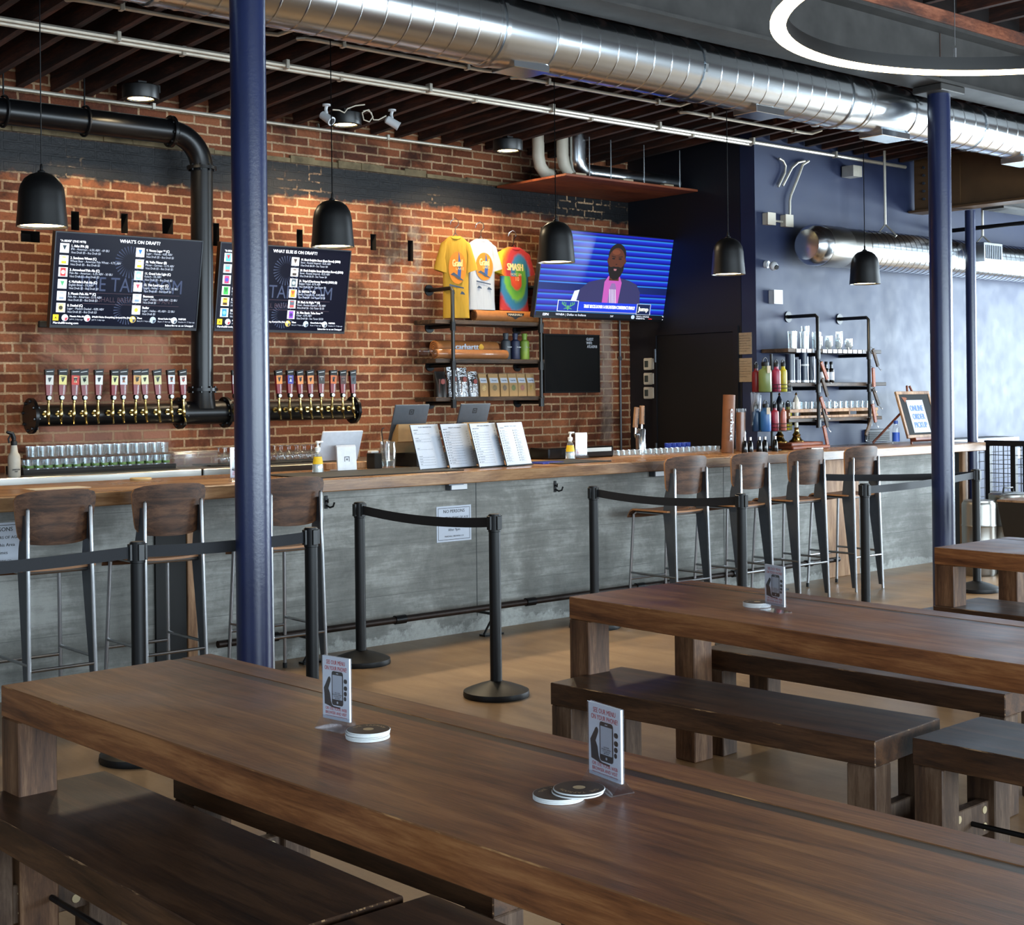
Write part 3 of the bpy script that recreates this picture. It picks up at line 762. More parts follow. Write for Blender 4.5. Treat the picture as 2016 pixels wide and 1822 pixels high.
def belt(k, p, q, sag=.03):
    mb = MB(); n = 12; p, q = Vector(p), Vector(q); d = (q - p).normalized(); nrm = Vector((-d.y, d.x, 0)) * .0012
    A = []
    for i in range(n + 1):
        t_ = i / n; c = p.lerp(q, t_); c.z -= sag * 4 * t_ * (1 - t_)
        A.append([mb.b.verts.new(c + Vector((0, 0, s * .026)) + w_) for s, w_ in ((-1, -nrm), (1, -nrm), (1, nrm), (-1, nrm))])
    for i in range(n):
        for j in range(4): mb._f([A[i][j], A[i][(j + 1) % 4], A[i + 1][(j + 1) % 4], A[i + 1][j]])
    mb._f(A[0][::-1]); mb._f(A[n])
    sub('belt', mb, M['belt'], SO[k])
BZ = .908
def ends(a, b):
    p, q = Vector((sp[a][0], sp[a][1], BZ)), Vector((sp[b][0], sp[b][1], BZ)) if isinstance(b, str) else Vector(b)
    d = (q - p).normalized(); return p + d * .04, q - d * .04
for a, b, sg in (('a', 'b', .025), ('c', 'g', .03), ('h', 'f', .01), ('d', 'e', .012)):
    belt(a, *ends(a, b), sg)
belt('h', Vector((sp['h'][0] - .04, sp['h'][1], BZ)), Vector((.9, 5.81, BZ)), .02)
belt('e', Vector((sp['e'][0] - .02, sp['e'][1] + .04, BZ)), Vector((9.0, 6.98, BZ)), .015)

# ------------------------------------------------------------------ things under the ceiling
# large spiral duct
DY = 6.03
du = thing('spiral_duct', 'big galvanized spiral air duct along the steel beam', 'air duct', (5, DY, 3.5))
def ductsec(x0, x1, r, z, y, pitch=.15):
    pr = [(r, 0)]; L = x1 - x0; k = pitch
    while k < L - .01: pr += [(r, k - .006), (r + .003, k - .002), (r + .003, k + .002), (r, k + .006)]; k += pitch
    pr.append((r, L)); return MB().lathe((x0, y, z), pr, 40, (1, 0, 0))
def collar(x0, x1, ra, rb, z, y): return MB().lathe((x0, y, z), [(ra, 0), (ra + .008, .004), (ra + .008, .03), (ra + .002, .034), (rb + .002, x1 - x0 - .034), (rb + .008, x1 - x0 - .03), (rb + .008, x1 - x0 - .004), (rb, x1 - x0)], 40, (1, 0, 0))
ZD = 3.597
for a, b, r in ((1.2, 4.98, .203), (5.40, 8.10, .188), (8.9, XR - .1, .172)): sub('duct_section', ductsec(a, b, r, ZD, DY), M['galv'], du)
sub('reducer', collar(4.98, 5.40, .205, .19, ZD, DY), M['galv'], du)
sub('reducer', collar(8.10, 8.35, .19, .182, ZD, DY), M['galv'], du)
sub('branch_collar', collar(8.35, 8.9, .182, .176, ZD, DY), M['galv'], du)
for x, n in ((5.25, .26), (8.72, .34), (10.6, .3), (7.32, .28)):
    r = .19
    sub('outlet_grille', MB().bbox(x - n / 2, x + n / 2, DY - .1, DY + .1, ZD - r - .018, ZD - r + .03, .003), M['galv'], du)
for x in (3.0, 6.6, 9.8, 12.5):
    st = MB(); N = 24; r = .212 if x < 5 else .196 if x < 8.1 else .181
    for k in range(N):
        a0, a1 = 2 * PI * k / N, 2 * PI * (k + 1) / N
        st.quad(*[(x + dx, DY + r * math.cos(a), ZD + r * math.sin(a)) for dx, a in ((-.012, a0), (.012, a0), (.012, a1), (-.012, a1))])
    st.cyl((x, DY, ZD + r), (x, DY, 4.09), .005, n=6)
    sub('hanger_strap', st, M['galv'], du)

# second duct along the blue wall
D2Y, D2Z, D2R = 7.63, 2.84, .178
d2 = thing('spiral_duct', 'galvanized spiral duct with a capped end on the blue wall', 'air duct', (11, D2Y, D2Z))
sub('end_cap', MB().lathe((9.87, D2Y, D2Z), [(.06, 0), (.13, .01), (D2R - .012, .05), (D2R, .09), (D2R, .17)], 36, (1, 0, 0)), M['galv'], d2)
sub('sleeve', MB().lathe((10.04, D2Y, D2Z), [(D2R + .002, 0), (D2R + .002, .3), (D2R - .003, .31)], 36, (1, 0, 0)), M['stainless'], d2)
sub('sleeve', MB().lathe((10.35, D2Y, D2Z), [(D2R - .003, 0), (D2R - .003, .24)], 36, (1, 0, 0)), M['stainless'], d2)
sub('duct_section', ductsec(10.59, XR - .1, D2R, D2Z, D2Y, .085), M['galv'], d2)
vt = sub('side_outlet', MB().bbox(12.13, 12.45, D2Y - D2R - .16, D2Y - D2R + .04, D2Z - .05, D2Z + .13, .004), M['galv'], d2)
gr = MB()
for k in range(9): gr.box(12.155 + k * .032, 12.168 + k * .032, D2Y - D2R - .166, D2Y - D2R - .16, D2Z - .025, D2Z + .105)
sub('grille', gr, M['greysteel'], vt, smooth=False)
for x in (11.03, 12.66):
    hb = MB().tube([(x, D2Y, zj(D2Y) + .01), (x, D2Y, D2Z + D2R + .07)], .012, 6).tube([(x, D2Y, D2Z + D2R + .075), (x, D2Y - .12, D2Z + D2R - .04)], .008, 6).tube([(x, D2Y, D2Z + D2R + .075), (x, D2Y + .12, D2Z + D2R - .04)], .008, 6)
    sub('hanger_rod', hb, M['conduit'], d2)

# conduits
def conduit(pts, r, label, clips=(), cat='conduit', mat='conduit', grp=None, n=8):
    t = thing('conduit', label, cat, pts[0], 0, grp)
    sub('pipe', MB().tube(pts, r, n), M[mat], t)
    for c in clips:
        cb = MB().bbox(c[0] - .012, c[0] + .012, c[1] - r * 1.6, c[1] + r * 1.6, c[2] - r * 1.4, c[2] + r * 2.2, .002); sub('clip', cb, M[mat], t)
    return t
cy, cz = 7.86, zj(7.9) - .035
CLX = [XL + .3 + 1.15 * k for k in range(14)]
conduit([(XL + .1, cy, cz), (11.7, cy, cz)], .0165, 'upper of the two long parallel steel conduits crossing the ceiling', [(x, cy, cz) for x in CLX if x < 11.6])
cy2 = cy + .055
conduit([(XL + .1, cy2, cz - .008), (11.7, cy2, cz - .008)], .0165, 'lower of the two long parallel steel conduits crossing the ceiling', [(x + .45, cy2, cz - .008) for x in CLX if x < 11.1])
def lineC(a, b, y, lab, hook=True):
    z = zj(y) - .014
    for _ in range(4): A, B = at(a[0], a[1], z=z), at(b[0], b[1], z=z); y = (A.y + B.y) / 2; z = zj(y) - .014
    pts = [(A.x, y, z), (B.x, y, z)]
    if hook: pts = [(A.x + .1, y + .11, z + .05), (A.x + .03, y + .085, z + .02), (A.x, y + .04, z), (A.x + .03, y + .008, z), (A.x + .1, y, z)] + [(B.x - .1, y, z), (B.x - .03, y - .02, z), (B.x + .04, y - .07, z + .03)]
    return conduit(pts, .013, lab, [(A.x + .3, y, z), (B.x - .25, y, z)])
for a, b, y, lab in (((130, 0), (560, 68), 6.75, 'short thin conduit in front of the joists at the upper left'), ((590, 75), (980, 142), 6.95, 'thin conduit under the big duct, left of the middle'),
                     ((1020, 150), (1335, 211), 6.95, 'thin conduit under the big duct, right of the middle'), ((1357, 218), (1590, 266), 7.0, 'thin conduit under the big duct ending at the white dome')):
    lineC(a, b, y, lab)
A, B = at(0, 174, y=9.2), at(458, 231, y=9.2)
conduit([(XL + .1, 9.22, 3.63), (B.x + 1.0, 9.22, 3.63)], .012, 'thin conduit along the top of the brick wall at the left', [(x, 9.22, 3.63) for x in (3.3, 4.6)])
B1, B2 = at(640, 250, y=9.2), at(930, 291, y=9.2)
conduit([(B1.x, 9.3, 3.68), (B1.x - .03, 9.24, 3.63), (B1.x + .06, 9.22, 3.63), (B2.x, 9.22, 3.63)], .012, 'thin conduit along the top of the brick wall between two can lights', [(B1.x + .6, 9.22, 3.63)])
# vertical conduit in the corner behind the right television
V = at(1220, 700, y=YW - .02)
conduit([(V.x, YW - .025, 1.0), (V.x, YW - .025, 2.95)], .010, 'vertical grey conduit on the brick wall right of the chalkboard', [(V.x, YW - .025, 1.9)], mat='greysteel')
# conduits and boxes on the blue wall
def bwall(u, v): p = at(u, v, y=YB - .03); return (p.x, YB - .03, p.z)
conduit([bwall(1534, 312), bwall(1542, 317), bwall(1547, 327), bwall(1545, 341), bwall(1532, 368)], .010, 'left of two short bent conduit tails on the blue wall', grp=None)
conduit([bwall(1584, 317), bwall(1571, 320), bwall(1559, 331), bwall(1541, 366)], .010, 'right of two short bent conduit tails on the blue wall')
conduit([bwall(1592, 317), bwall(1580, 325), bwall(1573, 345), bwall(1557, 385), bwall(1555, 395), bwall(1555, 424)], .011, 'bent conduit running down the blue wall into the junction boxes')
def wbox(u, v, wd, hh, lab, name='junction_box', m_='cream', y=YB):
    p = at(u, v, y=y - .05); t = thing(name, lab, 'junction box', (p.x, y, p.z))
    sub('box', MB().bbox(p.x - wd / 2, p.x + wd / 2, y - .06, y, p.z - hh / 2, p.z + hh / 2, .003), M[m_], t)
    sub('cover_plate', MB().bbox(p.x - wd / 2 - .004, p.x + wd / 2 + .004, y - .066, y - .06, p.z - hh / 2 - .004, p.z + hh / 2 + .004, .002), M[m_], t)
    return p
q1 = wbox(1517, 431, .1, .1, 'left of two joined metal junction boxes high on the blue wall'); q2 = wbox(1552, 435, .1, .1, 'right of two joined metal junction boxes high on the blue wall')
conduit([(q1.x + .056, YB - .03, q1.z - .01), (q2.x - .056, YB - .03, q2.z - .01)], .010, 'short link conduit between the two junction boxes on the blue wall')
wbox(1530, 585, .11, .115, 'white square box on the blue wall above the pipe shelf', 'wall_box', 'white')
p = at(1680, 338, y=YB - .1); t = thing('junction_box', 'steel junction box hanging on the long conduits by the blue wall', 'junction box', (p.x, YB - .1, p.z))
sub('box', MB().bbox(p.x - .065, p.x + .065, YB - .15, YB - .02, p.z - .05, p.z + .05, .003), M['conduit'], t)

# black draught pipe tower on the brick wall
PY, PZ, PRD = 9.12, 3.452, .086
tw = thing('beer_tower', 'black steel pipe running along the ceiling and down to a long beer tap manifold', 'beer tap pipe', (4.92, PY, 1.4))
ex, MZ, MY = 4.92, 1.475, 9.15
sub('ceiling_pipe', MB().cyl((XL + .05, PY, PZ), (ex - .24, PY, PZ), PRD, n=28), M['blackpipe'], tw)
el = MB(); pts = [(ex - .24 + .24 * math.sin(a), PY + .0, PZ - .24 + .24 * math.cos(a)) for a in [PI / 2 * k / 12 for k in range(13)]]
el.tube(pts, PRD - .006, 28); sub('elbow', el, M['blackpipe'], tw)
sub('riser', MB().cyl((ex, PY, PZ - .24), (ex, MY, MZ + .16), PRD - .008, n=28), M['blackpipe'], tw)
sub('manifold', MB().cyl((3.68, MY, MZ), (6.2, MY, MZ), .071, n=28), M['blackpipe'], tw)
sub('tee', MB().cyl((ex - .17, MY, MZ), (ex + .17, MY, MZ), .083, n=28).lathe((ex, MY, MZ), [(.1, .03), (.09, .08), (.083, .16)], 28), M['blackpipe'], tw)
def flange(c, ax, r, th=.022, nb=8):
    c = Vector(c); ax = Vector(ax)
    f = sub('flange', MB().cyl(c - ax * th / 2, c + ax * th / 2, r, n=32), M['blackpipe'], tw)
    t = Vector((0, 0, 1)) if abs(ax.z) < .9 else Vector((1, 0, 0)); e1 = t; e2 = ax.cross(e1)
    for k in range(nb):
        a = 2 * PI * k / nb + .2; o = c + (r - .02) * (math.cos(a) * e1 + math.sin(a) * e2)
        sub('flange_bolt', MB().cyl(o - ax * (th / 2 + .012), o + ax * (th / 2 + .012), .010, n=6), M['blackpipe'], f)
flange((3.67, MY, MZ), (1, 0, 0), .118); flange((6.21, MY, MZ), (1, 0, 0), .105)
flange((ex - .18, MY, MZ), (1, 0, 0), .112); flange((ex + .18, MY, MZ), (1, 0, 0), .112)
flange((ex, MY, MZ + .165), (0, 0, 1), .11); flange((ex - .24, PY, PZ), (1, 0, 0), .112); flange((ex, PY, PZ - .235), (0, 0, 1), .105)
for x in (3.5, 4.05, 2.9):
    hb = MB(); N = 20
    hb.tube([(x, PY + .1 * math.cos(2 * PI * k / N), PZ + .1 * math.sin(2 * PI * k / N)) for k in range(N)], .009, 6, closed=True).cyl((x, PY, PZ + .1), (x, PY, 3.9), .006, n=6)
    sub('pipe_hanger', hb, M['black'], tw)

# taps
def tap():
    t = thing('beer_tap', '', 'beer tap', (0, 0, 0), 0, 'beer taps on the black manifold')
    # origin on the front of the manifold
    f = MB(); f.cyl((0, .0, 0), (0, -.052, 0), .011, n=12).cyl((0, -.004, 0), (0, -.012, 0), .02, n=14)
    f.lathe((0, -.062, -.03), [(.007, 0), (.013, .01), (.015, .03), (.012, .05), (.008, .07), (.007, .1), (.01, .104), (.009, .118)], 12)
    f.tube([(0, -.06, -.02), (0, -.075, -.04), (0, -.082, -.07)], [.009, .0075, .007], 10)
    sub('faucet', f, M['brass'], t, world=False)
    c = sub('collar', MB().lathe((0, -.062, .088), [(.012, 0), (.017, .006), (.017, .026), (.012, .032)], 14), M['black'], t, world=False)
    sub('collar_badge', MB().cyl((0, -.0795, .104), (0, -.082, .104), .0135, n=18), M['white'], c, world=False)
    h = MB(); z0, z1 = .12, .292
    def sl(z):
        q = (z - z0) / (z1 - z0); return .018 + .0135 * q
    S = []
    for z in (z0, .185, .252, z1):
        w_ = sl(z); S.append([h.b.verts.new((x, -.062 + y, z + (.004 * (x / .026) if z == z1 else 0))) for x, y in ((-w_, -.012), (w_, -.012), (w_, .012), (-w_, .012))])
    for i in range(3):
        h.m = 1 if i == 2 else 0; h.join(S[i], S[i + 1])
    h.m = 1; h._f(S[3]); h.m = 0; h._f(S[0][::-1])
    sub('handle', h, [M['taphandle'], M['black']], t, world=False)
    sub('cap_stripe', MB().prism([(-.022, -.0742, .272), (.022, -.0742, .277), (.022, -.0742, .281), (-.022, -.0742, .276)], (0, -.001, 0)), M['white'], t, world=False, smooth=False)
    lb = MB().box(-.025, .025, -.0750, -.0740, .190, .252); sub('label_plate', lb, M['whitepaper'], t, world=False, smooth=False)
    tx = MB().text('MARSHALL', (0.005, -.0745, .187), (0, 0, -1), (1, 0, 0), .0135, 'L', fit=.064, bold=.03); sub('lettering', tx, M['white'], t, world=False, smooth=False)
    return t
M['taphandle'] = plain('oxblood_tap_handle', '7c1f2b', .4, var=.08)
T0 = tap()
tapx = [(3.733, 'd8d8d2', '1e2a33', 'white with a black bird figure'), (3.822, 'e6dc8a', '4a4030', 'pale yellow with an orange foot'), (3.910, 'cf3a2c', 'f2dcb0', 'red with a pale triangle'), (3.990, 'ccd0b2', '38402e', 'grey green'),
        (4.073, 'e4e6e4', '7f8a92', 'white with grey script'), (4.168, 'dcdc9c', '4a4030', 'pale yellow above a faded handle'), (4.258, 'dfe3ee', 'b5714a', 'white and blue with a round emblem'), (4.343, 'd9a860', '3a3426', 'orange tan'),
        (4.425, 'e8e8b8', '3a3a2e', 'cream, low on the handle'), (4.520, 'd8d49c', '3d3d2a', 'yellow with a green top'), (4.608, 'dde2ee', 'c06a3e', 'white and blue, second from the tee'), (4.700, 'e8e4dc', 'a83a2e', 'white with red animal, beside the tee'),
        (5.107, 'dfe6ea', '2f7a9a', 'white, half hidden by the blue column'), (5.467, 'd9883a', '4a2312', 'orange with a dark figure, first right of the blue column'), (5.554, '3b3f9a', 'dfe3f2', 'blue with a white emblem'), (5.649, 'd98a4a', '4a1a12', 'dark red with an orange sun, left of two alike'),
        (5.746, 'd98a4a', '4a1a12', 'dark red with an orange sun, right of two alike'), (5.84, '34302e', 'd8d8d8', 'black with a white diamond'), (5.93, 'c8682e', '3a1a10', 'orange brown'), (6.026, '4a2a28', '8a7068', 'dark brown'), (6.114, '3a444c', '9aa6ae', 'dark blue grey, last before the right flange')]
for i, (x, bg, fg, d) in enumerate(tapx):
    lb = 'dark red tap handle, label ' + d
    mp = {'label_plate': plain('tap_label_%02d' % i, bg, .5, var=0)}
    loc = (x, MY - .072, MZ + .012)
    if i == 0:
        T = T0; T.location = loc; T['label'] = lb
        for c in T.children:
            if c.name.startswith('label_plate'): c.data.materials[0] = mp['label_plate']
    else:
        T = dup(T0, loc, 0, lb, mats=mp)
    ty = random.uniform(-.07, .05); T.rotation_euler = (random.uniform(-.03, .03), -ty, random.uniform(-.12, .12))
    em = MB(); y = -.0756; fgm = plain('tap_emblem_%02d' % i, fg, .5, var=0)
    k = i % 4
    if k == 0: em.poly([(-.012, y, .272), (.013, y, .276), (.006, y, .25), (-.002, y, .236), (-.008, y, .25)])
    elif k == 1: em.box(-.017, .017, y, y + .0004, .276, .281).poly([(-.008, y, .268), (.008, y, .268), (.002, y, .252), (.002, y, .24), (-.002, y, .24), (-.002, y, .252)])
    elif k == 2: em.poly([(-.011, y, .236), (.011, y, .236), (0, y, .266)]).box(-.012, .012, y, y + .0004, .274, .279)
    else: em.disc((0, y, .255), (0, -1, 0), .011, 16).box(-.016, .016, y, y + .0004, .276, .281)
    for v in em.b.verts: v.co.z = .221 + (v.co.z - .255) * .85
    e = em.build('label_emblem', fgm, T, world=False, smooth=False)

# pendant lamps over the bar
def lamp_light(nm, loc, r, power, col, par=None):
    l = bpy.data.lights.new(nm, 'AREA'); l.shape = 'DISK'; l.size = r * 2; l.energy = power; l.color = col; l.spread = PI * .8
    o = bpy.data.objects.new(nm, l); C.objects.link(o); o.location = loc
    if par: o.parent = par
    return o
def pendant():
    t = thing('pendant_lamp', '', 'pendant lamp', (0, 0, 0), 0, 'black bell pendant lamps over the bar')
    out = [(.131, 0), (.130, .01), (.122, .10), (.117, .175), (.108, .215), (.088, .25), (.06, .272), (.03, .282), (.022, .284)]
    inn = [(r - .004, h) for r, h in out[:-1]]
    pr = inn[::-1][1:] ; sh = MB()
    sh.lathe((0, 0, 0), [(.001, .276)] + [(r - .005, max(h - .006, 0)) for r, h in out[::-1][2:]] + out, 40, caps=False)
    sub('shade', sh, M['lampblack'], t, world=False)
    sub('cord_grip', MB().lathe((0, 0, .28), [(.022, 0), (.02, .012), (.009, .018), (.007, .045), (.004, .05)], 14), M['lampblack'], t, world=False)
    sub('diffuser', MB().lathe((0, 0, .012), [(.118, 0), (.1, .02), (.001, .026)], 32, caps=False), M['lampglow'], t, world=False)
    return t
P0 = pendant()
pl = [(83, 455, 'black bell pendant lamp at the left, in front of the left menu screen'), (655, 483, 'black bell pendant lamp right of the near blue column'), (1095, 522, 'black bell pendant lamp in front of the tie dyed shirt and television'),
      (1434, 538, 'black bell pendant lamp in front of the dark side wall'), (1703, 566, 'black bell pendant lamp in front of the blue wall and duct')]
for i, (u, v, lb) in enumerate(pl):
    p = at(u, v - 5, y=7.25); p.z = 2.486
    if i == 0: o = P0; o.location = p; o['label'] = lb
    else: o = dup(P0, p, 0, lb)
    ORG[o.name] = Matrix.Translation(p)
    sub('cord', MB().cyl((p.x, 7.25, p.z + .32), (p.x, 7.25, 4.099), .0035, n=6), M['black'], o)
    lamp_light('pendant_light', (0, 0, .008), .11, 3.0, (1, .86, .64), o)

# can lights by the brick wall
def can():
    t = thing('can_light', '', 'ceiling light', (0, 0, 0), 0, 'black drum ceiling lights by the brick wall')
    sub('housing', MB().lathe((0, 0, 0), [(.085, .012), (.088, .0), (.118, .0), (.12, .004), (.12, .085), (.116, .09), (.001, .09)], 36, caps=False), M['lampblack'], t, world=False)
    sub('lens', MB().disc((0, 0, .010), (0, 0, -1), .087, 32), M['canglow'], t, world=False)
    sub('mounting_arm', MB().box(-.03, .03, -.03, .03, .09, .12).box(.03, .14, -.006, .006, .06, .11), M['lampblack'], t, world=False)
    return t
K0 = can()
cl = [(277, 196, 'black drum ceiling light at the left above the black pipe'), (680, 247, 'black drum ceiling light between the two white cameras'), (1000, 298, 'black drum ceiling light left of the red brown board')]
for i, (u, v, lb) in enumerate(cl):
    p = at(u, v, y=8.75); p.z = min(p.z, zj(8.75) - .121)
    if i == 0: o = K0; o.location = p; o['label'] = lb
    else: o = dup(K0, p, 0, lb)
    lamp_light('can_light', (0, 0, .002),   .08, 9, (1, .80, .52), o)

# LED ring
rx, ry, rz_, rr = 4.32, 2.29, 2.80, .94
rg = thing('ring_light', 'large black ring lamp with a glowing warm LED strip underneath', 'ring light', (rx, ry, rz_))
def annulus(pr, n=96):
    mb = MB(); N = n; rows = []
    for k in range(N):
        a = 2 * PI * k / N; rows.append([mb.b.verts.new((rx + r * math.cos(a), ry + r * math.sin(a), z)) for r, z in pr])
    m_ = len(pr)
    for k in range(N):
        for j in range(m_): mb._f([rows[k][j], rows[k][(j + 1) % m_], rows[(k + 1) % N][(j + 1) % m_], rows[(k + 1) % N][j]])
    return mb
sub('housing', annulus([(rr - .006, rz_), (rr - .002, rz_ + .05), (rr - .05, rz_ + .05), (rr - .050, rz_)]), M['lampblack'], rg)
sub('led_strip', annulus([(rr, rz_ - .010), (rr, rz_ - .0005), (rr - .052, rz_ - .0005), (rr - .052, rz_ - .010)]), M['led'], rg)
for a in (.95, 2.9, 4.9, 0.05):
    x, y = rx + (rr - .028) * math.cos(a), ry + (rr - .028) * math.sin(a)
    sub('suspension_wire', MB().cyl((x, y, rz_ + .05), (x, y, rz_ + .09), .006, n=8).cyl((x, y, rz_ + .1), (x, y, 4.24), .0016, n=5), M['satinsteel'], rg)

# cameras
def bullet(p, d, lab, top=True):
    p = Vector(p); d = Vector(d).normalized()
    t = thing('security_camera', lab, 'camera', p)
    a, b = p - d * .055, p + d * .055
    bd = sub('body', MB().lathe(a, [(.018, 0), (.03, .01), (.032, .1), (.034, .112), (.030, .113)], 18, d), M['white'], t)
    sub('lens', MB().cyl(b + d * .003, b + d * .005, .024, n=16), M['ink'], bd)
    q = p + Vector((0, .0, .085))
    sub('bracket', MB().tube([p + Vector((0, 0, .03)), p + Vector((0, .01, .06)), q], .012, 8).lathe(q, [(.03, 0), (.03, .012)], 16), M['white'], t)
    return t
p = at(643, 232, y=8.6); bullet((p.x, 8.6, min(p.z, zj(8.6) - .1)), (.25, -.8, -.55), 'white bullet camera left of the middle drum light')
p = at(772, 240, y=8.6); bullet((p.x, 8.6, min(p.z, zj(8.6) - .1)), (.75, -.45, -.5), 'white bullet camera right of the middle drum light')
t = thing('camera_cable', 'loose coil of pale camera cable below the joists', 'cable', at(725, 225, y=8.6))
def cpt(u, v, dy=0): p = at(u, v, y=8.6 + dy); return p
sub('cord', MB().tube([cpt(655, 216), cpt(668, 217), cpt(678, 222), cpt(684, 214), cpt(700, 208), cpt(718, 206)], .005, 6).tube([cpt(760, 228), cpt(745, 236), cpt(735, 236), cpt(731, 222), cpt(722, 217), cpt(713, 222), cpt(716, 236), cpt(727, 240), cpt(734, 230), cpt(726, 216), cpt(715, 219)], .005, 6), M['cream'], t)
p = at(1522, 524, y=YB - .07)
t = thing('security_camera', 'small white ball camera on the blue wall', 'camera', (p.x, YB, p.z))
sub('mount', MB().cyl((p.x - .02, YB, p.z + .02), (p.x - .015, YB - .03, p.z + .015), .032, n=18), M['white'], t)
sub('ball', MB().lathe((p.x, YB - .075, p.z), [(.001, -.04), (.022, -.034), (.036, -.016), (.04, 0), (.036, .016), (.022, .034), (.001, .04)], 20, (.2, -.9, -.3)), M['white'], t)
sub('lens', MB().cyl((p.x - .004, YB - .108, p.z - .012), (p.x - .006, YB - .117, p.z - .016), .02, n=14), M['ink'], t)
p = at(1605, 256, y=7.0); zc = zj(7.0) - .02
t = thing('smoke_detector', 'white dome detector under the joists near the big duct', 'detector', (p.x, 7.0, zc))
sub('base', MB().lathe((p.x, 7.0, zc - .03), [(.075, 0), (.08, .03)], 24), M['cream'], t)
sub('dome', MB().lathe((p.x, 7.0, zc - .085), [(.001, 0), (.03, .006), (.05, .03), (.055, .055)], 24), M['white'], t)

# red-brown board hung in the corner, with duct pieces lying on it
bx0, bx1, by0, by1, bz = 7.88, 9.47, 8.5, 9.38, 3.36
bo = thing('hanging_board', 'red brown board hung under the joists in the corner', 'board', (8.7, 8.9, bz))
sub('panel', MB().bbox(bx0, bx1, by0, by1, bz, bz + .02, .002), M['redboard'], bo)
for x in (8.05, 8.6, 9.1):
    sub('support_block', MB().bbox(x - .06, x + .06, by0 + .0, by0 + .05, bz + .02, bz + .035, .002), M['notice'], bo)
for x in (8.2, 8.45, 8.85, 9.3):
    sub('chain', MB().tube([(x, by0 + .06, bz + .02), (x, by0 + .06, zj(by0))], .006, 5), M['galv'], bo)
pd = thing('vent_pipe', 'silver vent pipe with an elbow lying on the red brown board', 'vent pipe', (8.7, 8.72, bz + .02))
vz = bz + .02 + .072
sub('pipe', MB().cyl((8.32, 8.72, vz), (9.42, 8.72, vz), .07, n=24), M['galv'], pd)
sub('elbow', MB().tube([(8.33, 8.72, vz), (8.27, 8.72, vz + .015), (8.235, 8.72, vz + .05), (8.22, 8.72, vz + .10), (8.22, 8.72, zj(8.72) + .05)], .07, 24), M['galv'], pd)
for i, (x, yy) in enumerate(((7.98, 8.95), (8.12, 8.8))):
    z0 = bz + .02 + .058
    vp = thing('vent_elbow', ['left white plastic vent elbow above the red brown board', 'right white plastic vent elbow above the red brown board'][i], 'vent elbow', (x, yy, bz + .02))
    sub('elbow', MB().tube([(x, yy, zj(yy) + .08), (x, yy, z0 + .15), (x + .02, yy - .0, z0 + .07), (x + .07, yy, z0 + .015), (x + .15, yy, z0)], .052, 20), M['cream'], vp)

# steel beam crossing to the blue wall, and the thin blue column beneath it
rb = thing('steel_beam', 'short brown steel beam with bolts running to the blue wall', 'beam', (11.85, 6.5, 3.3))
sub('web', MB().box(11.845, 11.865, 4.5, YB - .02, 3.29, 3.80), M['rustbeam'], rb, smooth=False)
sub('flange', MB().box(11.74, 11.97, 4.5, YB - .02, 3.27, 3.29), M['rustbeam'], rb, smooth=False)
sub('flange', MB().box(11.74, 11.97, 4.5, YB - .02, 3.79, 3.81), M['rustbeam'], rb, smooth=False)
pl_ = sub('splice_plate', MB().box(11.832, 11.845, YB - .52, YB - .03, 3.32, 3.77), M['rustbeam'], rb, smooth=False)
for yy in (YB - .14, YB - .38):
    for k in range(5): sub('bolt', MB().cyl((11.832, yy, 3.4 + k * .075), (11.815, yy, 3.4 + k * .075), .014, n=6), M['greysteel'], pl_)
sb = thing('steel_beam', 'grey steel beam end beyond the brown beam at the right', 'beam', (13, 7.2, 3.2))
sub('flange', MB().box(11.98, XR - .1, 7.0, 7.22, 3.25, 3.27), M['ibeam'], sb, smooth=False)
sub('web', MB().box(11.98, XR - .1, 7.10, 7.12, 3.27, 3.7), M['ibeam'], sb, smooth=False)
pp = at(1889, 640, y=7.66)
c3 = thing('column', 'thin blue steel column behind the right column, by the blue wall', 'column', (11.935, 7.32, 0))
sub('shaft', MB().cyl((11.935, 7.32, 0.015), (11.935, 7.32, 3.255), .048, n=24), M['blue_col'], c3)
sub('base_plate', MB().bbox(11.885, 11.99, 7.265, 7.37, 0, .015, .003), M['blue_col'], c3)
g = thing('gas_pipe', 'thin black pipe crossing high in front of the blue wall at the right', 'pipe', (12.5, 6.5, 3.1))
sub('pipe', MB().cyl((12.3, YB - .02, 3.13), (12.3, 4.6, 3.13), .02, n=10), M['black'], g)

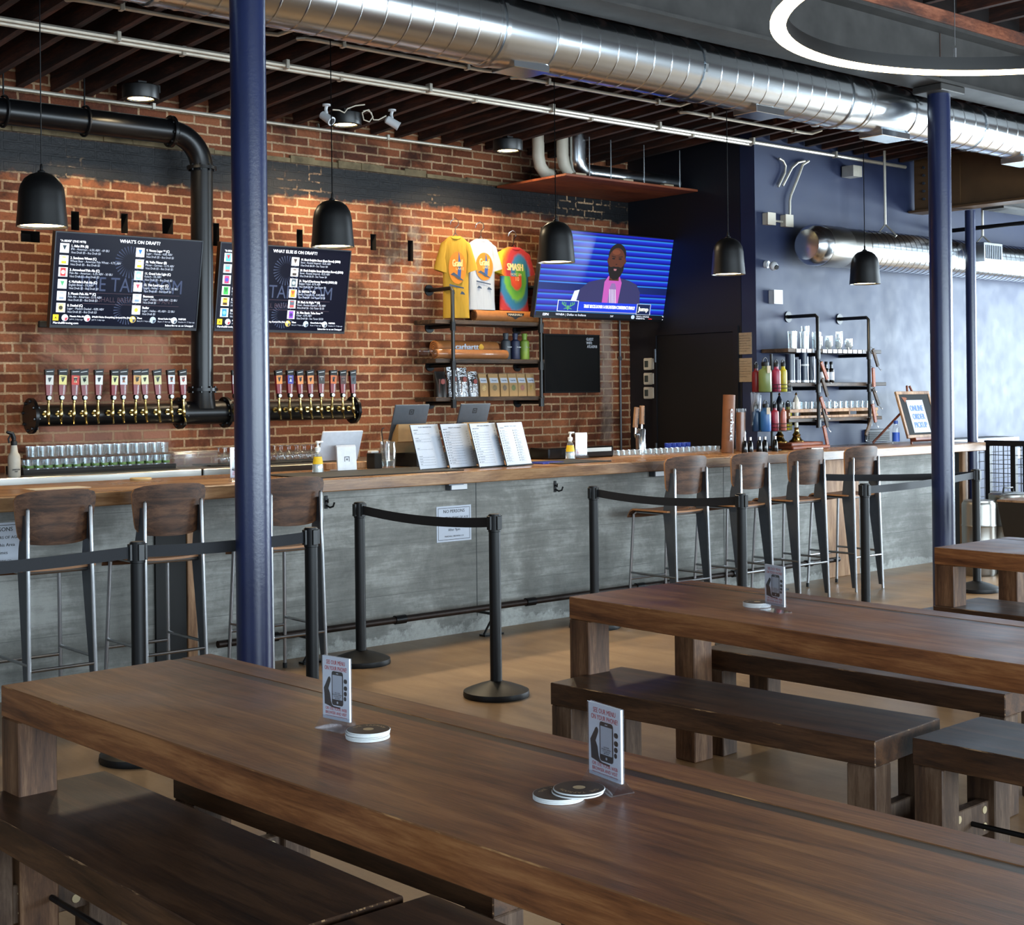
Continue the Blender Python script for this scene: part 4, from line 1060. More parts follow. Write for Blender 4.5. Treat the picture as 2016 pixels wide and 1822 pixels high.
# ------------------------------------------------------------------ televisions
M['tvbody'] = plain('tv_black_plastic', '0d0d10', .35)
M['tvbezel'] = plain('tv_grey_bezel', '34373c', .35, metal=.5)
def tvscreen(name, col, e=.12):
    t = NT(name); t.base(col); t.set(rough=.14, spec=.22)
    t.b.inputs['Emission Color'].default_value = lin(col); t.b.inputs['Emission Strength'].default_value = e; return t.mat
M['tvdark'] = tvscreen('dark_menu_screen', '0b0e1c', .5)
def gl(col, s=.55): return glow('screen_' + col + '_%d' % (s * 100), col, s)
class Screen:
    """a flat screen: s runs right 0..1, t runs down 0..1"""
    def __init__(s, o, right, up, W, H):
        s.o, s.r, s.u = Vector(o), Vector(right).normalized(), Vector(up).normalized(); s.n = s.u.cross(s.r) * -1; s.W, s.H = W, H
        if s.n.y > 0: s.n = -s.n
    def p(s, a, b, off=.001): return s.o + s.r * (a * s.W) + s.u * ((1 - b) * s.H) + s.n * off
    def rect(s, mb, a0, b0, a1, b1, off=.001): mb.quad(s.p(a0, b0, off), s.p(a1, b0, off), s.p(a1, b1, off), s.p(a0, b1, off)); return mb
    def slab(s, mb, a0, b0, a1, b1, d0, d1):
        mb.prism([s.p(a0, b0, d0), s.p(a1, b0, d0), s.p(a1, b1, d0), s.p(a0, b1, d0)], s.n * (d1 - d0)); return mb
    def poly(s, mb, pts, off=.001): mb.poly([s.p(a, b, off) for a, b in pts]); return mb
    def circ(s, mb, a, b, r, off=.001, n=20): mb.disc(s.p(a, b, off), s.n, r * s.H, n); return mb
    def text(s, mb, txt, a, b, size, al='L', off=.0012, fit=None, bold=0): mb.text(txt, s.p(a, b, off), s.r, s.u, size * s.H, al, fit * s.W if fit else None, bold); return mb
def tv(bl, W, H, tilt, label, bez='tvbezel', yaw=0):
    o = Vector(bl); right = Vector((math.cos(yaw), math.sin(yaw), 0)); up = Vector((right.y * 0, -math.sin(tilt), math.cos(tilt)))
    up = (up - right * up.dot(right)).normalized()
    t = thing('television', label, 'television', o, 0, None)
    S = Screen(o, right, up, W, H); b = .012
    mb = MB(); S.slab(mb, 0, 0, 1, 1, -.045, -.002); sub('body', mb, M['tvbody'], t, smooth=False)
    mb = MB(); bx, by = b / W, b / H
    for a in ((0, 0, 1, by * .6), (0, 1 - by * 1.5, 1, 1), (0, by * .6, bx * .6, 1 - by * 1.5), (1 - bx * .6, by * .6, 1, 1 - by * 1.5)): S.slab(mb, *a, -.002, .004)
    sub('bezel', mb, M[bez], t, smooth=False)
    mid = S.p(.5, .5, -.05); wy = YW
    mb = MB(); mb.tube([mid, (mid.x, (mid.y + wy) / 2, mid.z), (mid.x, wy, mid.z)], .025, 8).cbox((mid.x, wy - .01, mid.z), .2, .02, .25); sub('wall_mount', mb, M['black'], t)
    return t, S
def menutv(t, S, title, left, right, hits, cut=False):
    sc = sub('screen', S.rect(MB(), .008, .012, .992, .972, .0), M['tvdark'], t, smooth=False)
    wh, gy, dk, rd = MB(), MB(), MB(), MB()
    S.text(dk, 'THE TAPROOM', .16, .60, .215, 'L', .0006, .72); S.text(rd, 'MARSHALL BREWING COMPANY', .22, .715, .075, 'L', .0006, .6)
    S.rect(rd, .20, .62, .86, .625, .0006); S.rect(rd, .20, .735, .86, .74, .0006)
    for cx, cy, r in ((.5, .28, .17), (.5, .80, .15)):
        for k in range(28):
            a = 2 * PI * k / 28; q = (math.cos(a) * S.H / S.W, math.sin(a)); nx, ny = -q[1] * .006 * S.H / S.W, math.cos(a) * .006
            S.poly(dk, [(cx + q[0] * r * .45 + nx, cy + q[1] * r * .45 + ny), (cx + q[0] * r + nx, cy + q[1] * r + ny), (cx + q[0] * r - nx, cy + q[1] * r - ny)], .0005)
    S.text(wh, title, .56, .078, .05, 'C', bold=.02); S.text(wh, hits, .035, .105, .03, bold=.02)
    icons = {}
    for col, items in ((0, left), (1, right)):
        x0 = (.035, .535)[col]
        for i, (n, st, pr, ic) in enumerate(items):
            y = .12 + i * .124
            S.rect(icons.setdefault('e6e8ee', MB()), x0, y, x0 + .058, y + .098, .0008)
            ip = icons.setdefault(ic[0], MB()); S.rect(ip, x0 + .012, y + .006, x0 + .046, y + .092, .0012)
            ip = icons.setdefault(ic[1], MB())
            if i % 3 == 0: S.poly(ip, [(x0 + .016, y + .02), (x0 + .042, y + .02), (x0 + .029, y + .07)], .0016)
            elif i % 3 == 1: S.rect(ip, x0 + .014, y + .06, x0 + .044, y + .085, .0016); S.rect(ip, x0 + .018, y + .015, x0 + .04, y + .024, .0016)
            else: S.circ(ip, x0 + .029, y + .05, .022, .0016, 12)
            tx = x0 + .07
            
            def tw(mb_, s_, yy, sz, bo): S.text(mb_, s_, tx, yy, sz, 'L', .0012, sum(GLY[c][2] if c in GLY else .3 for c in s_) * sz * S.H / S.W * .84, bo)
            tw(wh, n, y + .034, .036, .018); tw(gy, st, y + .066, .034, 0); tw(gy, pr, y + .10, .033, 0)
    S.rect(icons.setdefault('ecc81e', MB()), .018, .862, .054, .925, .0008); S.poly(icons.setdefault('5a4606', MB()), [(.026, .912), (.036, .88), (.046, .912), (.036, .9)], .0012)
    for x, c in ((.095, 'c4cfdc'), (.24, 'c4cfdc'), (.545, 'cfa94e'), (.685, 'a9b9cc'), (.835, 'dce4ee')):
        S.circ(icons.setdefault(c, MB()), x, .893, .036, .0008); S.poly(icons.setdefault('b2404a' if x < .3 else '3a4654', MB()), [(x, .893), (x + .02, .89), (x + .012, .92), (x, .925)], .0012)
    for x, a, b_ in ((.125, 'Mosaic Pale Ale', 'Jeff H. 2 days ago'), (.27, 'SMaSH Rules Everything Around Me (Vol. 10)', 'Jeff H. 2 days ago'), (.575, 'Klaus', 'Barry K. 7 days ago'), (.72, 'Grand Lake Light', 'Bryan 17 days ago'), (.865, '918TOR', 'Heather H. 17 days ago')):
        S.text(wh, a, x, .885, .026, bold=.02); S.text(gy, b_, x, .915, .021)
    S.text(wh, 'MarshallBrewing.com', .02, .958, .032); S.text(wh, 'Subscribe to us on Untappd', .975, .958, .03, 'R')
    sub('title_text', wh, gl('e8ecf4', 1.05), sc, smooth=False); sub('small_text', gy, gl('a8aebc', .75), sc, smooth=False)
    sub('watermark', dk, gl('2e3752', .5), sc, smooth=False); sub('watermark_name', rd, gl('34202c', .5), sc, smooth=False)
    for k, mb in icons.items(): sub('label_icon', mb, gl(k, .55), sc, smooth=False)
D = '16oz Draft $5 - 8oz Draft $3'
L1 = [('1. Atlas IPA (B)', 'IPA - American - 6.5% ABV - 69 IBU', D, ('d8dde6', '20303a')), ('2. Sundown Wheat (C)', 'Wheat Beer - American Pale Wheat - 4.7% ABV', D, ('d9dcc0', 'd0b32a')), ('3. Arrowhead Pale Ale (C)', 'Pale Ale - American - 5.2% ABV - 50 IBU', D, ('b53a3c', 'e8e4e0')),
      ('4. McNellie\'s Pub Ale (C)', 'English Bitter - 5% ABV', D, ('c9d6cf', '4aa06a')), ('5. Mosaic Pale Ale ** (C)', 'Pale Ale - American - 5.1% ABV', D, ('d6e2ec', '8b97a5')), ('8. Dunkel (C)', 'Lager - Munich Dunkel - 4.8% ABV', D, ('e0d98a', '3a3428'))]
R1 = [('9. Vienna Lager ** (C)', 'Lager - Vienna - 4.8% ABV', D, ('cfe0ee', '2f6fc0')), ('10. Volks Pilsner (B)', 'Pilsner - German - 5.1% ABV', D, ('dde4d8', 'd8c32a')), ('11. Grand Lake Light (C)', 'Kolsch - 5% ABV', D, ('8fd8ec', 'e8f4fa')), ('12. This Land Lager (C)', 'Lager - Helles - 4.8% ABV - 22 IBU', D, ('e0e4ec', 'c0485a')),
      ('Beermosa', 'Lager - Helles - 4.8% ABV - 22 IBU', '16oz Draft $5', ('dfe4ec', '7890a8')), ('Radler', 'Lager - Helles - 4% ABV - 22 IBU', '16oz Draft $5', ('dce8ec', 'e2dc3a'))]
D6, D65 = '10oz Draft $6 - 5oz Taster $3.50', '10oz Draft $6.50 - 5oz Taster $4'
L2 = [('13. Hop', 'IPA - American', D, ('4ab4d8', 'c0404a')), ('14. Tulsa', 'IPA - American', D, ('5ab0dc', 'd8605a')), ('15. USO', 'IPA - American', D, ('b03a6a', '4a4ac0')), ('16. Green', 'IPA - American', D, ('3aa84a', '2a6a3a')), ('17. Klaus', 'Hefeweizen', D, ('dca83a', '3a2a1a')), ('18. Clock', 'Kolsch - 5%', D, ('2f86dc', '7ac0f0'))]
R2 = [('19. Black Dolphin Stout (Rum Barrel) (2020)', 'Stout - Russian Imperial - 8.2% ABV', D65, ('c8b0a8', '2a2422')), ('20. Black Dolphin Stout (Bourbon Barrel) (2020)', 'Stout - Russian Imperial - 8.2% ABV', D65, ('c8b0a8', '2a2422')), ('21. Tripel (Chardonnay Barrels) (2021) (B)', 'Belgian Tripel - 8.7% ABV', D65, ('4a565e', 'a8c8d8')),
      ('22. 918TOR ** (C)', 'Bock - Doppelbock - 8.4% ABV', D6, ('d8922a', 'c04a2a')), ('23. Black As Night ** (G)', 'Stout - Russian Imperial - 8% ABV', D6, ('4a5a68', 'c04a4a')), ('24. Pilot Batch: Tulsa Rose **', 'Other - 6.9% ABV', D6, ('7a3ac8', '3a2a6a'))]
p = at(97, 645, y=9.0); q = at(382, 648, y=9.0)
t, S = tv((p.x, 9.0, p.z - .0), q.x - p.x + .015, .63, math.atan2(.12, .63), 'left wall television showing the draft list, beside the black pipe')
menutv(t, S, 'WHAT\'S ON DRAFT?', L1, R1, '"A-SIDES" (THE HITS)')
p = at(421, 652, y=9.2); q = at(673, 657, y=9.2)
t, S = tv((p.x, 9.2, p.z), q.x - p.x + .02, .645, math.atan2(.115, .64), 'television partly hidden behind the near blue column, showing more draft beers')
menutv(t, S, 'WHAT ELSE IS ON DRAFT?', L2, R2, '"B-SIDES"')
# the third television, with a studio guest on screen
yb = 8.98
p = at(1050, 624, y=yb); q = at(1312, 632, y=yb)
t, S = tv((p.x, yb, p.z - .005), q.x - p.x, .76, math.atan2(.15, .72), 'wall television in the corner showing a studio guest on a blue background', 'tvbody')
scm = NT('blue_studio_screen'); sx = scm.n('ShaderNodeSeparateXYZ'); tcn = scm.n('ShaderNodeTexCoord'); scm.l(tcn.outputs['Generated'], sx.inputs[0])
fr_ = scm.math('FRACT', scm.math('MULTIPLY', sx.outputs[2], 14.5)); n_ = scm.noise(scm.coord((.01, .01, 9)), 3, 2)
cc = scm.ramp(fr_, [(0, '0a0a5a'), (.25, '1620b4'), (.62, '2436d8'), (.8, '2a7af0'), (.9, '3aa0f0'), (1, '0a0a64')])
scm.base((.01, .01, .05)); scm.l(cc, scm.b.inputs['Emission Color']); scm.b.inputs['Emission Strength'].default_value = .5; scm.set(rough=.15)
sc3 = sub('screen', S.rect(MB(), .008, .012, .992, .985, 0), scm.mat, t, smooth=False)
def flat(name, col, pts, off, s=.55, par=None): return sub(name, S.poly(MB(), pts, off), gl(col, s), par or sc3, smooth=False)
flat('dark_band', '0c1c5a', [(.008, .60), (.992, .60), (.992, .68), (.008, .68)], .0006, .4)
flat('suit', '2b2950', [(.29, .80), (.30, .66), (.36, .57), (.45, .53), (.52, .51), (.60, .51), (.66, .53), (.72, .57), (.755, .66), (.765, .80)], .0010)
flat('shirt', 'a44a94', [(.475, .80), (.475, .56), (.50, .49), (.585, .49), (.605, .56), (.595, .80)], .0013)
flat('tie', '7a5a8c', [(.515, .80), (.52, .62), (.53, .57), (.555, .57), (.568, .62), (.572, .80)], .0016)
st = MB()
for k in range(5): S.poly(st, [(.517 + k * .011, .64), (.521 + k * .011, .64), (.517 + k * .011 + .02, .80), (.513 + k * .011 + .02, .80)], .0018)
sub('tie_stripe', st, gl('d8d0e0', .5), sc3, smooth=False)
def ell(cx, cy, rx_, ry_, n=28, a0=0, a1=2 * PI): return [(cx + rx_ * math.cos(a0 + (a1 - a0) * k / n), cy + ry_ * math.sin(a0 + (a1 - a0) * k / n)) for k in range(n if a1 - a0 > 6 else n + 1)]
flat('neck', '4a2418', [(.505, .54), (.51, .45), (.575, .45), (.58, .54)], .0016)
flat('hair', '120c0c', ell(.546, .245, .066, .135), .0014)
flat('face', '4c2617', ell(.545, .31, .063, .15), .0018)
flat('beard', '140c0c', [(.484, .33), (.492, .37), (.505, .385), (.53, .375), (.545, .38), (.56, .375), (.585, .385), (.60, .36), (.607, .33), (.604, .42), (.588, .48), (.565, .525), (.535, .53), (.508, .50), (.49, .43)], .0021)
fe = MB(); S.poly(fe, [(.530, .402), (.553, .402), (.55, .424), (.534, .424)], .0024); sub('mouth', fe, gl('9a6468', .5), sc3, smooth=False)
fe = MB(); S.poly(fe, ell(.52, .285, .012, .01, 10), .0024); S.poly(fe, ell(.569, .285, .012, .01, 10), .0024); S.poly(fe, [(.503, .262), (.535, .27), (.535, .262), (.505, .252)], .0024); S.poly(fe, [(.555, .27), (.588, .262), (.586, .252), (.555, .262)], .0024); S.poly(fe, [(.538, .345), (.554, .345), (.550, .355), (.542, .355)], .0024)
sub('face_feature', fe, gl('1c0f0d', .4), sc3, smooth=False)
flat('forehead_light', '63331f', ell(.535, .21, .03, .03, 14), .0023); flat('ear', '42200f', ell(.609, .31, .008, .03, 12), .0017); flat('ear', '42200f', ell(.482, .31, .006, .03, 12), .0012)
flat('white_panel', 'c8d4e0', [(.245, .80), (.265, .68), (.30, .665), (.285, .80)], .0012)
flat('banner', '1430b4', [(.20, .80), (.86, .80), (.86, .905), (.20, .905)], .0026)
flat('banner_edge', '8a8aa0', [(.20, .905), (.86, .905), (.86, .915), (.20, .915)], .0027)
b1 = flat('logo_panel', 'c4c8d8', [(.155, .79), (.305, .79), (.305, .92), (.155, .92)], .0029); flat('logo_field', '122a8a', [(.16, .797), (.30, .797), (.30, .913), (.16, .913)], .0031, .5, sc3)
deer = MB()
S.poly(deer, [(.222, .85), (.24, .85), (.238, .885), (.231, .908), (.224, .885)], .0034)
for s_ in (-1, 1):
    for a in (((.009, .855), (.03, .84), (.026, .81), (.032, .81), (.037, .845), (.012, .868)), ((.026, .84), (.040, .828), (.040, .808), (.046, .808), (.046, .834), (.03, .85)), ((.014, .85), (.016, .815), (.021, .815), (.02, .85)), ((.006, .87), (.028, .885), (.03, .892), (.006, .885))):
        S.poly(deer, [(.231 + s_ * x, y) for x, y in a], .0034)
sub('deer_head_emblem', deer, gl('4a8a5a', .6), sc3, smooth=False)
tx = MB(); S.text(tx, 'TRUST BUCKS DOWN 1-0 IN EASTERN CONFERENCE FINALS?', .345, .868, .055, 'L', .0030, .385, .03); sub('headline', tx, gl('dfe4f4', .8), sc3, smooth=False)
flat('show_badge', 'a8b0c0', [(.745, .795), (.855, .795), (.855, .925), (.745, .925)], .0029); flat('show_badge_field', '0e1a40', [(.75, .80), (.85, .80), (.85, .92), (.75, .92)], .0031, .5)
tx = MB(); S.text(tx, 'Jump', .80, .88, .075, 'C', .0034, .078, .05); sub('show_name', tx, gl('d8d8c8', .7), sc3, smooth=False)
flat('ticker', '060814', [(.008, .925), (.992, .925), (.992, .985), (.008, .985)], .0026, .3)
tx = MB(); S.text(tx, 'ESPN', .06, .972, .04, 'L', .003, None, .03); S.text(tx, 'WNBA | Dallas vs Indiana', .15, .965, .035, 'L', .003, .22); S.text(tx, '7:07', .55, .965, .03, 'L', .003); S.text(tx, 'TEXAS vs VIRGINIA', .75, .955, .026, 'L', .003); S.text(tx, 'TONIGHT 8e', .75, .981, .026, 'L', .003, None, .02)
S.poly(tx, [(.955, .93), (.967, .93), (.985, .956), (.967, .98), (.955, .98), (.972, .956)], .003); sub('ticker_text', tx, gl('d8dce8', .7), sc3, smooth=False)
tx = MB(); S.text(tx, 'ESPN', .85, .981, .026, 'L', .003, None, .02); sub('ticker_red_text', tx, gl('d8383c', .6), sc3, smooth=False)
flat('ticker_badge', 'a8b8d8', ell(.725, .955, .014, .025, 14), .003)

# ------------------------------------------------------------------ pipe shelf on the brick wall
sy0, sy1 = 9.08, 9.385
sh = thing('pipe_shelf', 'black pipe shelf with three dark boards on the brick wall', 'shelf', (7.6, 9.2, 1.5))
zt_, z1_, z2_, z3_ = 2.45, 2.195, 1.877, 1.565
for z in (z1_, z2_, z3_): sub('board', MB().bbox(6.98, 8.16, sy0 + .02, sy1, z - .035, z, .003), M['shelfwood'], sh)
for x, ztop in ((7.145, zt_), (8.10, 2.50)):
    pr = MB().tube([(x, YW, ztop), (x, sy0 + .02, ztop), (x, sy0, ztop - .02), (x, sy0, 1.55)], .0165, 10)
    pu = sub('pipe_upright', pr, M['blackpipe'], sh)
    sub('wall_flange', MB().cyl((x, YW - .012, ztop), (x, YW, ztop), .045, n=18), M['blackpipe'], pu)
    for z in (z1_, z2_, z3_):
        a = sub('pipe_arm', MB().cyl((x, sy0, z - .053), (x, YW, z - .053), .0165, n=10).cyl((x, sy0, z - .09), (x, sy0, z - .02), .024, n=10), M['blackpipe'], sh)
        sub('arm_flange', MB().cyl((x, YW - .014, z - .053), (x, YW, z - .053), .045, n=18), M['blackpipe'], a)

# shirts on hangers
def etube(mb, secs, n=24, caps=True):
    """secs: (centre, half-width vector, half-depth vector)"""
    prev = None; first = None
    for c, hw, hd in secs:
        c, hw, hd = Vector(c), Vector(hw), Vector(hd)
        R = [mb.b.verts.new(c + hw * math.copysign(abs(math.cos(a)) ** .7, math.cos(a)) + hd * math.copysign(abs(math.sin(a)) ** .8, math.sin(a))) for a in [2 * PI * k / n for k in range(n)]]
        if prev: mb.join(prev, R)
        else: first = R
        prev = R
    if caps: mb._f(first[::-1]); mb._f(prev)
    return mb
def shirt(xc, zt, zb, hw, yaw, label, mat, yy=9.2, sleeve=1.0):
    t = thing('t_shirt', label, 't-shirt', (xc, yy, zb), yaw, 'shirts on hangers above the pipe shelf')
    H = zt - zb; mb = MB(); X = lambda w, o=0: (w, 0, 0)
    sec = []
    for z, w_, d in ((0, hw, .035), (.12 * H, hw * .97, .036), (.35 * H, hw * .95, .034), (.6 * H, hw * .97, .034), (.78 * H, hw * 1.0, .034), (.88 * H, hw * .97, .034), (.94 * H, hw * .78, .032), (.975 * H, hw * .5, .028), (.985 * H, hw * .38, .022)):
        sec.append(((0, .004 * math.sin(z * 30), z), (w_, 0, 0), (0, d, 0)))
    etube(mb, sec, 28)
    b = mb.build('body', mat, t, world=False)
    for s in (-1, 1):
        m2 = MB(); etube(m2, [((s * hw * .72, 0, H * .87), (.0, 0, .07 * H), (0, .03, 0)), ((s * hw * .95, 0, H * .80), (s * .015, 0, .10 * H), (0, .032, 0)), ((s * hw * (1.05), 0, H * (.60)), (s * .060 * sleeve, 0, .035 * H), (0, .03, 0)), ((s * hw * 1.08, 0, H * .555), (s * .063 * sleeve, 0, .03 * H), (0, .03, 0))], 18)
        m2.build('sleeve', mat, t, world=False)
    c = MB(); N = 20
    c.tube([(hw * .37 * math.cos(2 * PI * k / N), .022 * math.sin(2 * PI * k / N) - .008, H * (.975 - .028 * max(0, -math.sin(2 * PI * k / N)))) for k in range(N)], .009, 6, closed=True)
    c.build('collar', mat, t, world=False)
    hg = MB(); zz = H * .98
    hg.tube([(-hw * .6, 0, H * .93), (-hw * .2, 0, zz), (0, 0, zz + .03), (0, 0, zz + .07), (.03, 0, zz + .10), (.025, 0, zz + .135), (0, .01, zz + .15), (-.03, .02, zz + .13), (-.035, .03, zz + .10)], .004, 6).tube([(hw * .6, 0, H * .93), (hw * .2, 0, zz), (0, 0, zz + .03)], .004, 6)
    hg.build('hanger', M['chrome'], t, world=False)
    return t, H
def print_sail(t, H, hw, whitecol, textcol):
    """round orange sun with a sail, the words Grand Lake, and a shoreline"""
    y = -.0375
    def P_(x, z): return (x * hw, y - .001, z * H)
    mb = MB(); mb.poly([P_(  .06 + .70 * math.cos(a), .60 + .155 * math.sin(a) * 1.25) for a in [2 * PI * k / 30 for k in range(30)]]); mb.build('sun_print', plain('shirt_orange', 'c8751a', .8), t, world=False, smooth=False)
    y -= .001; mb = MB(); mb.poly([P_(.18, .80), (P_(.3, .68)), P_(.36, .58), P_(.30, .47), P_(.05, .50), P_(.12, .64)]); mb.build('sail_print', plain('shirt_blue', '2a4f8f', .8), t, world=False, smooth=False)
    y -= .001; mb = MB(); mb.text('Grand', P_(-.34, .615), (1, 0, 0), (0, 0, 1), .085, 'L', fit=hw * .80, bold=.03); mb.text('LAKE', P_(-.08, .575), (1, 0, 0), (0, 0, 1), .03, 'L'); mb.build('lettering', plain('shirt_print_white', textcol, .8), t, world=False, smooth=False)
    mb = MB(); mb.poly([P_(-.5, .52), P_(-.25, .545), P_(.0, .52), P_(.2, .49), P_(.5, .455), P_(.5, .445), P_(.1, .465), P_(-.2, .50)])
    mb.poly([P_(-.6, .405), P_(.55, .365), P_(.55, .35), P_(-.2, .37), P_(-.6, .385)])
    for a, b in ((-.55, .30), (.25, .285)): mb.poly([P_(a, b), P_(a + .4, b - .008), P_(a + .3, b + .02), P_(a + .12, b + .035)])
    mb.build('shoreline_print', plain('shirt_navy_print', '34455c', .8), t, world=False, smooth=False)
def cloth(name, col):
    tt = NT(name); nz = tt.noise(tt.coord((6, 6, .8)), 3, 4); tt.base(col); tt.set(rough=.85, spec=.2); tt.bump(nz, .5, .02); return tt.mat
t, H = shirt(7.245, 2.895, 2.212, .112, -.45, 'yellow t-shirt with a sailboat print, leftmost of the hung shirts', cloth('yellow_jersey', 'ab8730'), 9.16); print_sail(t, H, .105, '', 'd8c48a')
t, H = shirt(7.548, 2.89, 2.29, .132, -.12, 'white t-shirt with a sailboat print on a hanger', cloth('white_jersey', 'adb3bc'), 9.2); print_sail(t, H, .122, '', 'f2f2f0')
td = NT('tie_dye_jersey'); tcn = td.n('ShaderNodeTexCoord'); sx = td.n('ShaderNodeSeparateXYZ'); td.l(tcn.outputs['Object'], sx.inputs[0])
nz = td.noise(tcn.outputs['Object'], 22, 3)
dx = td.math('SUBTRACT', sx.outputs[0], .02); dz = td.math('MULTIPLY', td.math('SUBTRACT', sx.outputs[2], .29), .62)
rad = td.math('SQRT', td.math('ADD', td.math('MULTIPLY', dx, dx), td.math('MULTIPLY', dz, dz)))
ang = td.math('ARCTAN2', dz, dx)
sp_ = td.math('ADD', td.math('ADD', td.math('MULTIPLY', rad, 3.6), td.math('MULTIPLY', ang, .075)), td.math('MULTIPLY', td.math('SUBTRACT', nz, .5), .12))
td.base(td.ramp(sp_, [(.02, 'c84a2a'), (.10, 'b8422e'), (.16, '4a8a3a'), (.30, '6aa03a'), (.38, '2f6f8c'), (.50, '36709a'), (.58, 'a83436'), (.70, 'a8343a'), (.80, 'c8602a'), (.90, 'cf8a2a'), (1, 'c8b030')]))
td.set(rough=.85, spec=.2)
t, H = shirt(7.925, 2.845, 2.295, .168, .06, 'tie dyed t-shirt in red, green, blue and yellow reading SMASH', td.mat, 9.22)
mb = MB(); mb.text('SMASH', (-.02 , -.0385, H * .62), (1, 0, 0), (0, 0, 1), .085, 'C', fit=.19, bold=.06); mb.text('PACIFIC GEM', (-.01, -.0385, H * .54), (1, 0, 0), (0, 0, 1), .03, 'C', fit=.13)
mb.text('10', (.0, -.0385, H * .46), (1, 0, 0), (0, 0, 1), .05, 'C'); mb.build('lettering', plain('shirt_print_white', 'efeee8', .8), t, world=False, smooth=False)

# rolled goods, bottles and bags on the brick wall shelf
def roll(c, L, r, label, mat='duckbrown', name='rolled_mat', squash=1.0):
    t = thing(name, label, 'rolled textile', (c[0], c[1], c[2]))
    mb = MB(); N = 26
    pr = [(.6 * r, 0), (.95 * r, .004), (r, .02), (r, L - .02), (.95 * r, L - .004), (.6 * r, L)]
    mb.lathe((c[0] - L / 2, c[1], c[2] + r * squash), pr, N, (1, 0, 0))
    for v in mb.b.verts: v.co.z = c[2] + r * squash + (v.co.z - c[2] - r * squash) * squash
    sub('roll', mb, M[mat], t)
    sp = MB(); pts = []
    for k in range(40):
        a = k * .42; rr_ = r * .12 + r * .72 * k / 40; pts.append((c[0] - L / 2 - .001, c[1] + rr_ * math.cos(a), c[2] + r * squash + rr_ * math.sin(a) * squash))
    sub('spiral_edge', sp.tube(pts, .003, 4), plain('dark_brown_edge', '5e3a1c', .8), t)
    return t
t = roll((7.80, sy0 + .11, z1_ + .0), .70, .048, 'brown rolled mat with a dark brewery badge on the top shelf')
mb = MB(); y = sy0 + .11 - .0495; zc = z1_ + .05; xc = 7.87
mb.poly([(xc - .10, y, zc + .025), (xc + .10, y, zc + .025), (xc + .085, y, zc), (xc + .03, y, zc - .012), (xc, y - .0, zc - .03), (xc - .03, y, zc - .012), (xc - .085, y, zc)]); sub('badge', mb, M['ink'], t, smooth=False)
mb = MB(); mb.text('MARSHALL', (xc, y - .001, zc + .003), (1, 0, 0), (0, 0, 1), .024, 'C', fit=.16, bold=.04); sub('lettering', mb, M['cream'], t, smooth=False)
t = roll((7.40, sy0 + .165, z2_ + .03), .66, .062, 'brown rolled blanket with white carhartt lettering on the middle shelf'.replace('carhartt ', ''))
mb = MB(); y = sy0 + .165 - .0635; mb.text('carhartt', (7.25, y, z2_ + .080), (1, 0, 0), (0, 0, 1), .068, 'L', fit=.245, bold=.05); sub('lettering', mb, M['whitepaper'], t, smooth=False)
mb = MB(); pts = [(7.525 + .026 * math.cos(a) * (1 if abs(a - .8) > .5 else .8), y - .001, z2_ + .102 + .026 * math.sin(a)) for a in [2 * PI * k / 24 for k in range(24)]]; sub('emblem', mb.poly(pts), plain('gold_print', 'd9a11e', .6), t, smooth=False)
t = roll((7.40, sy0 + .085, z2_), .76, .044, 'plastic wrapped brown roll lying in front on the middle shelf', squash=.9)
wr = MB().lathe((7.0, sy0 + .085, z2_ + .042), [(.02, 0), (.047, .04), (.0475, .74), (.02, .79)], 20, (1, 0, 0))

sub('wrapper', wr, M['film'], t)
sub('wrapper_end', MB().lathe((6.90, sy0 + .10, z2_ + .06), [(.03, 0), (.035, .03), (.018, .12)], 14, (1, 0, 0)), M['film'], t)
def bottle(name, lab, cat, loc, r, h, body, cap, grp=None, sh=.75, strap=False, labelcol=None, ring=False):
    x, y, z = loc
    t = thing(name, lab, cat, loc, 0, grp)
    sub('body', MB().lathe((x, y, z), [(r * .9, 0), (r, .008), (r, h * (sh - .12)), (r * .93, h * (sh - .04)), (r * .6, h * sh), (r * .5, h * (sh + .02)), (r * .5, h * .86)], 22), body, t)
    sub('cap', MB().lathe((x, y, z + h * .855), [(r * .56, 0), (r * .58, .004), (r * .58, h * .12), (r * .5, h * .14)], 18), cap, t)
    if ring: sub('carry_loop', MB().tube([(x + r * .55 * math.cos(a), y, z + h * .97 + r * .75 * math.sin(a)) for a in [PI * k / 10 for k in range(11)]], .005, 6), cap, t)
    if labelcol:
        sub('label_band', MB().lathe((x, y, z + h * .12), [(r * 1.01, 0), (r * 1.01, h * .38)], 22, caps=False), labelcol, t)
    return t
for x, c, nm in ((7.80, '3a4046', 'charcoal grey'), (7.905, '262c48', 'navy blue'), (8.01, '7f9a3a', 'olive green')):
    b = bottle('water_bottle', nm + ' metal bottle on the middle shelf of the brick wall', 'bottle', (x, sy0 + .11, z2_), .042, .225, plain('bottle_' + c, c, .45), plain('bottlecap_' + c, c, .5), 'bottles on the brick wall shelf', .74)
    mb = MB(); mb.text('Marshall', (x + .006, sy0 + .11 - .0425, z2_ + .10), (1, 0, 0), (0, 0, 1), .014, 'C', bold=.03); sub('etched_mark', mb, M['satinsteel'], b, smooth=False)
foil = NT('crinkled_foil'); foil.base('b4b6ba'); foil.set(rough=.18, metal=1.0); nb = foil.noise(foil.coord(), 26, 4, .6); foil.bump(nb, .8, .02); M['foil'] = foil.mat
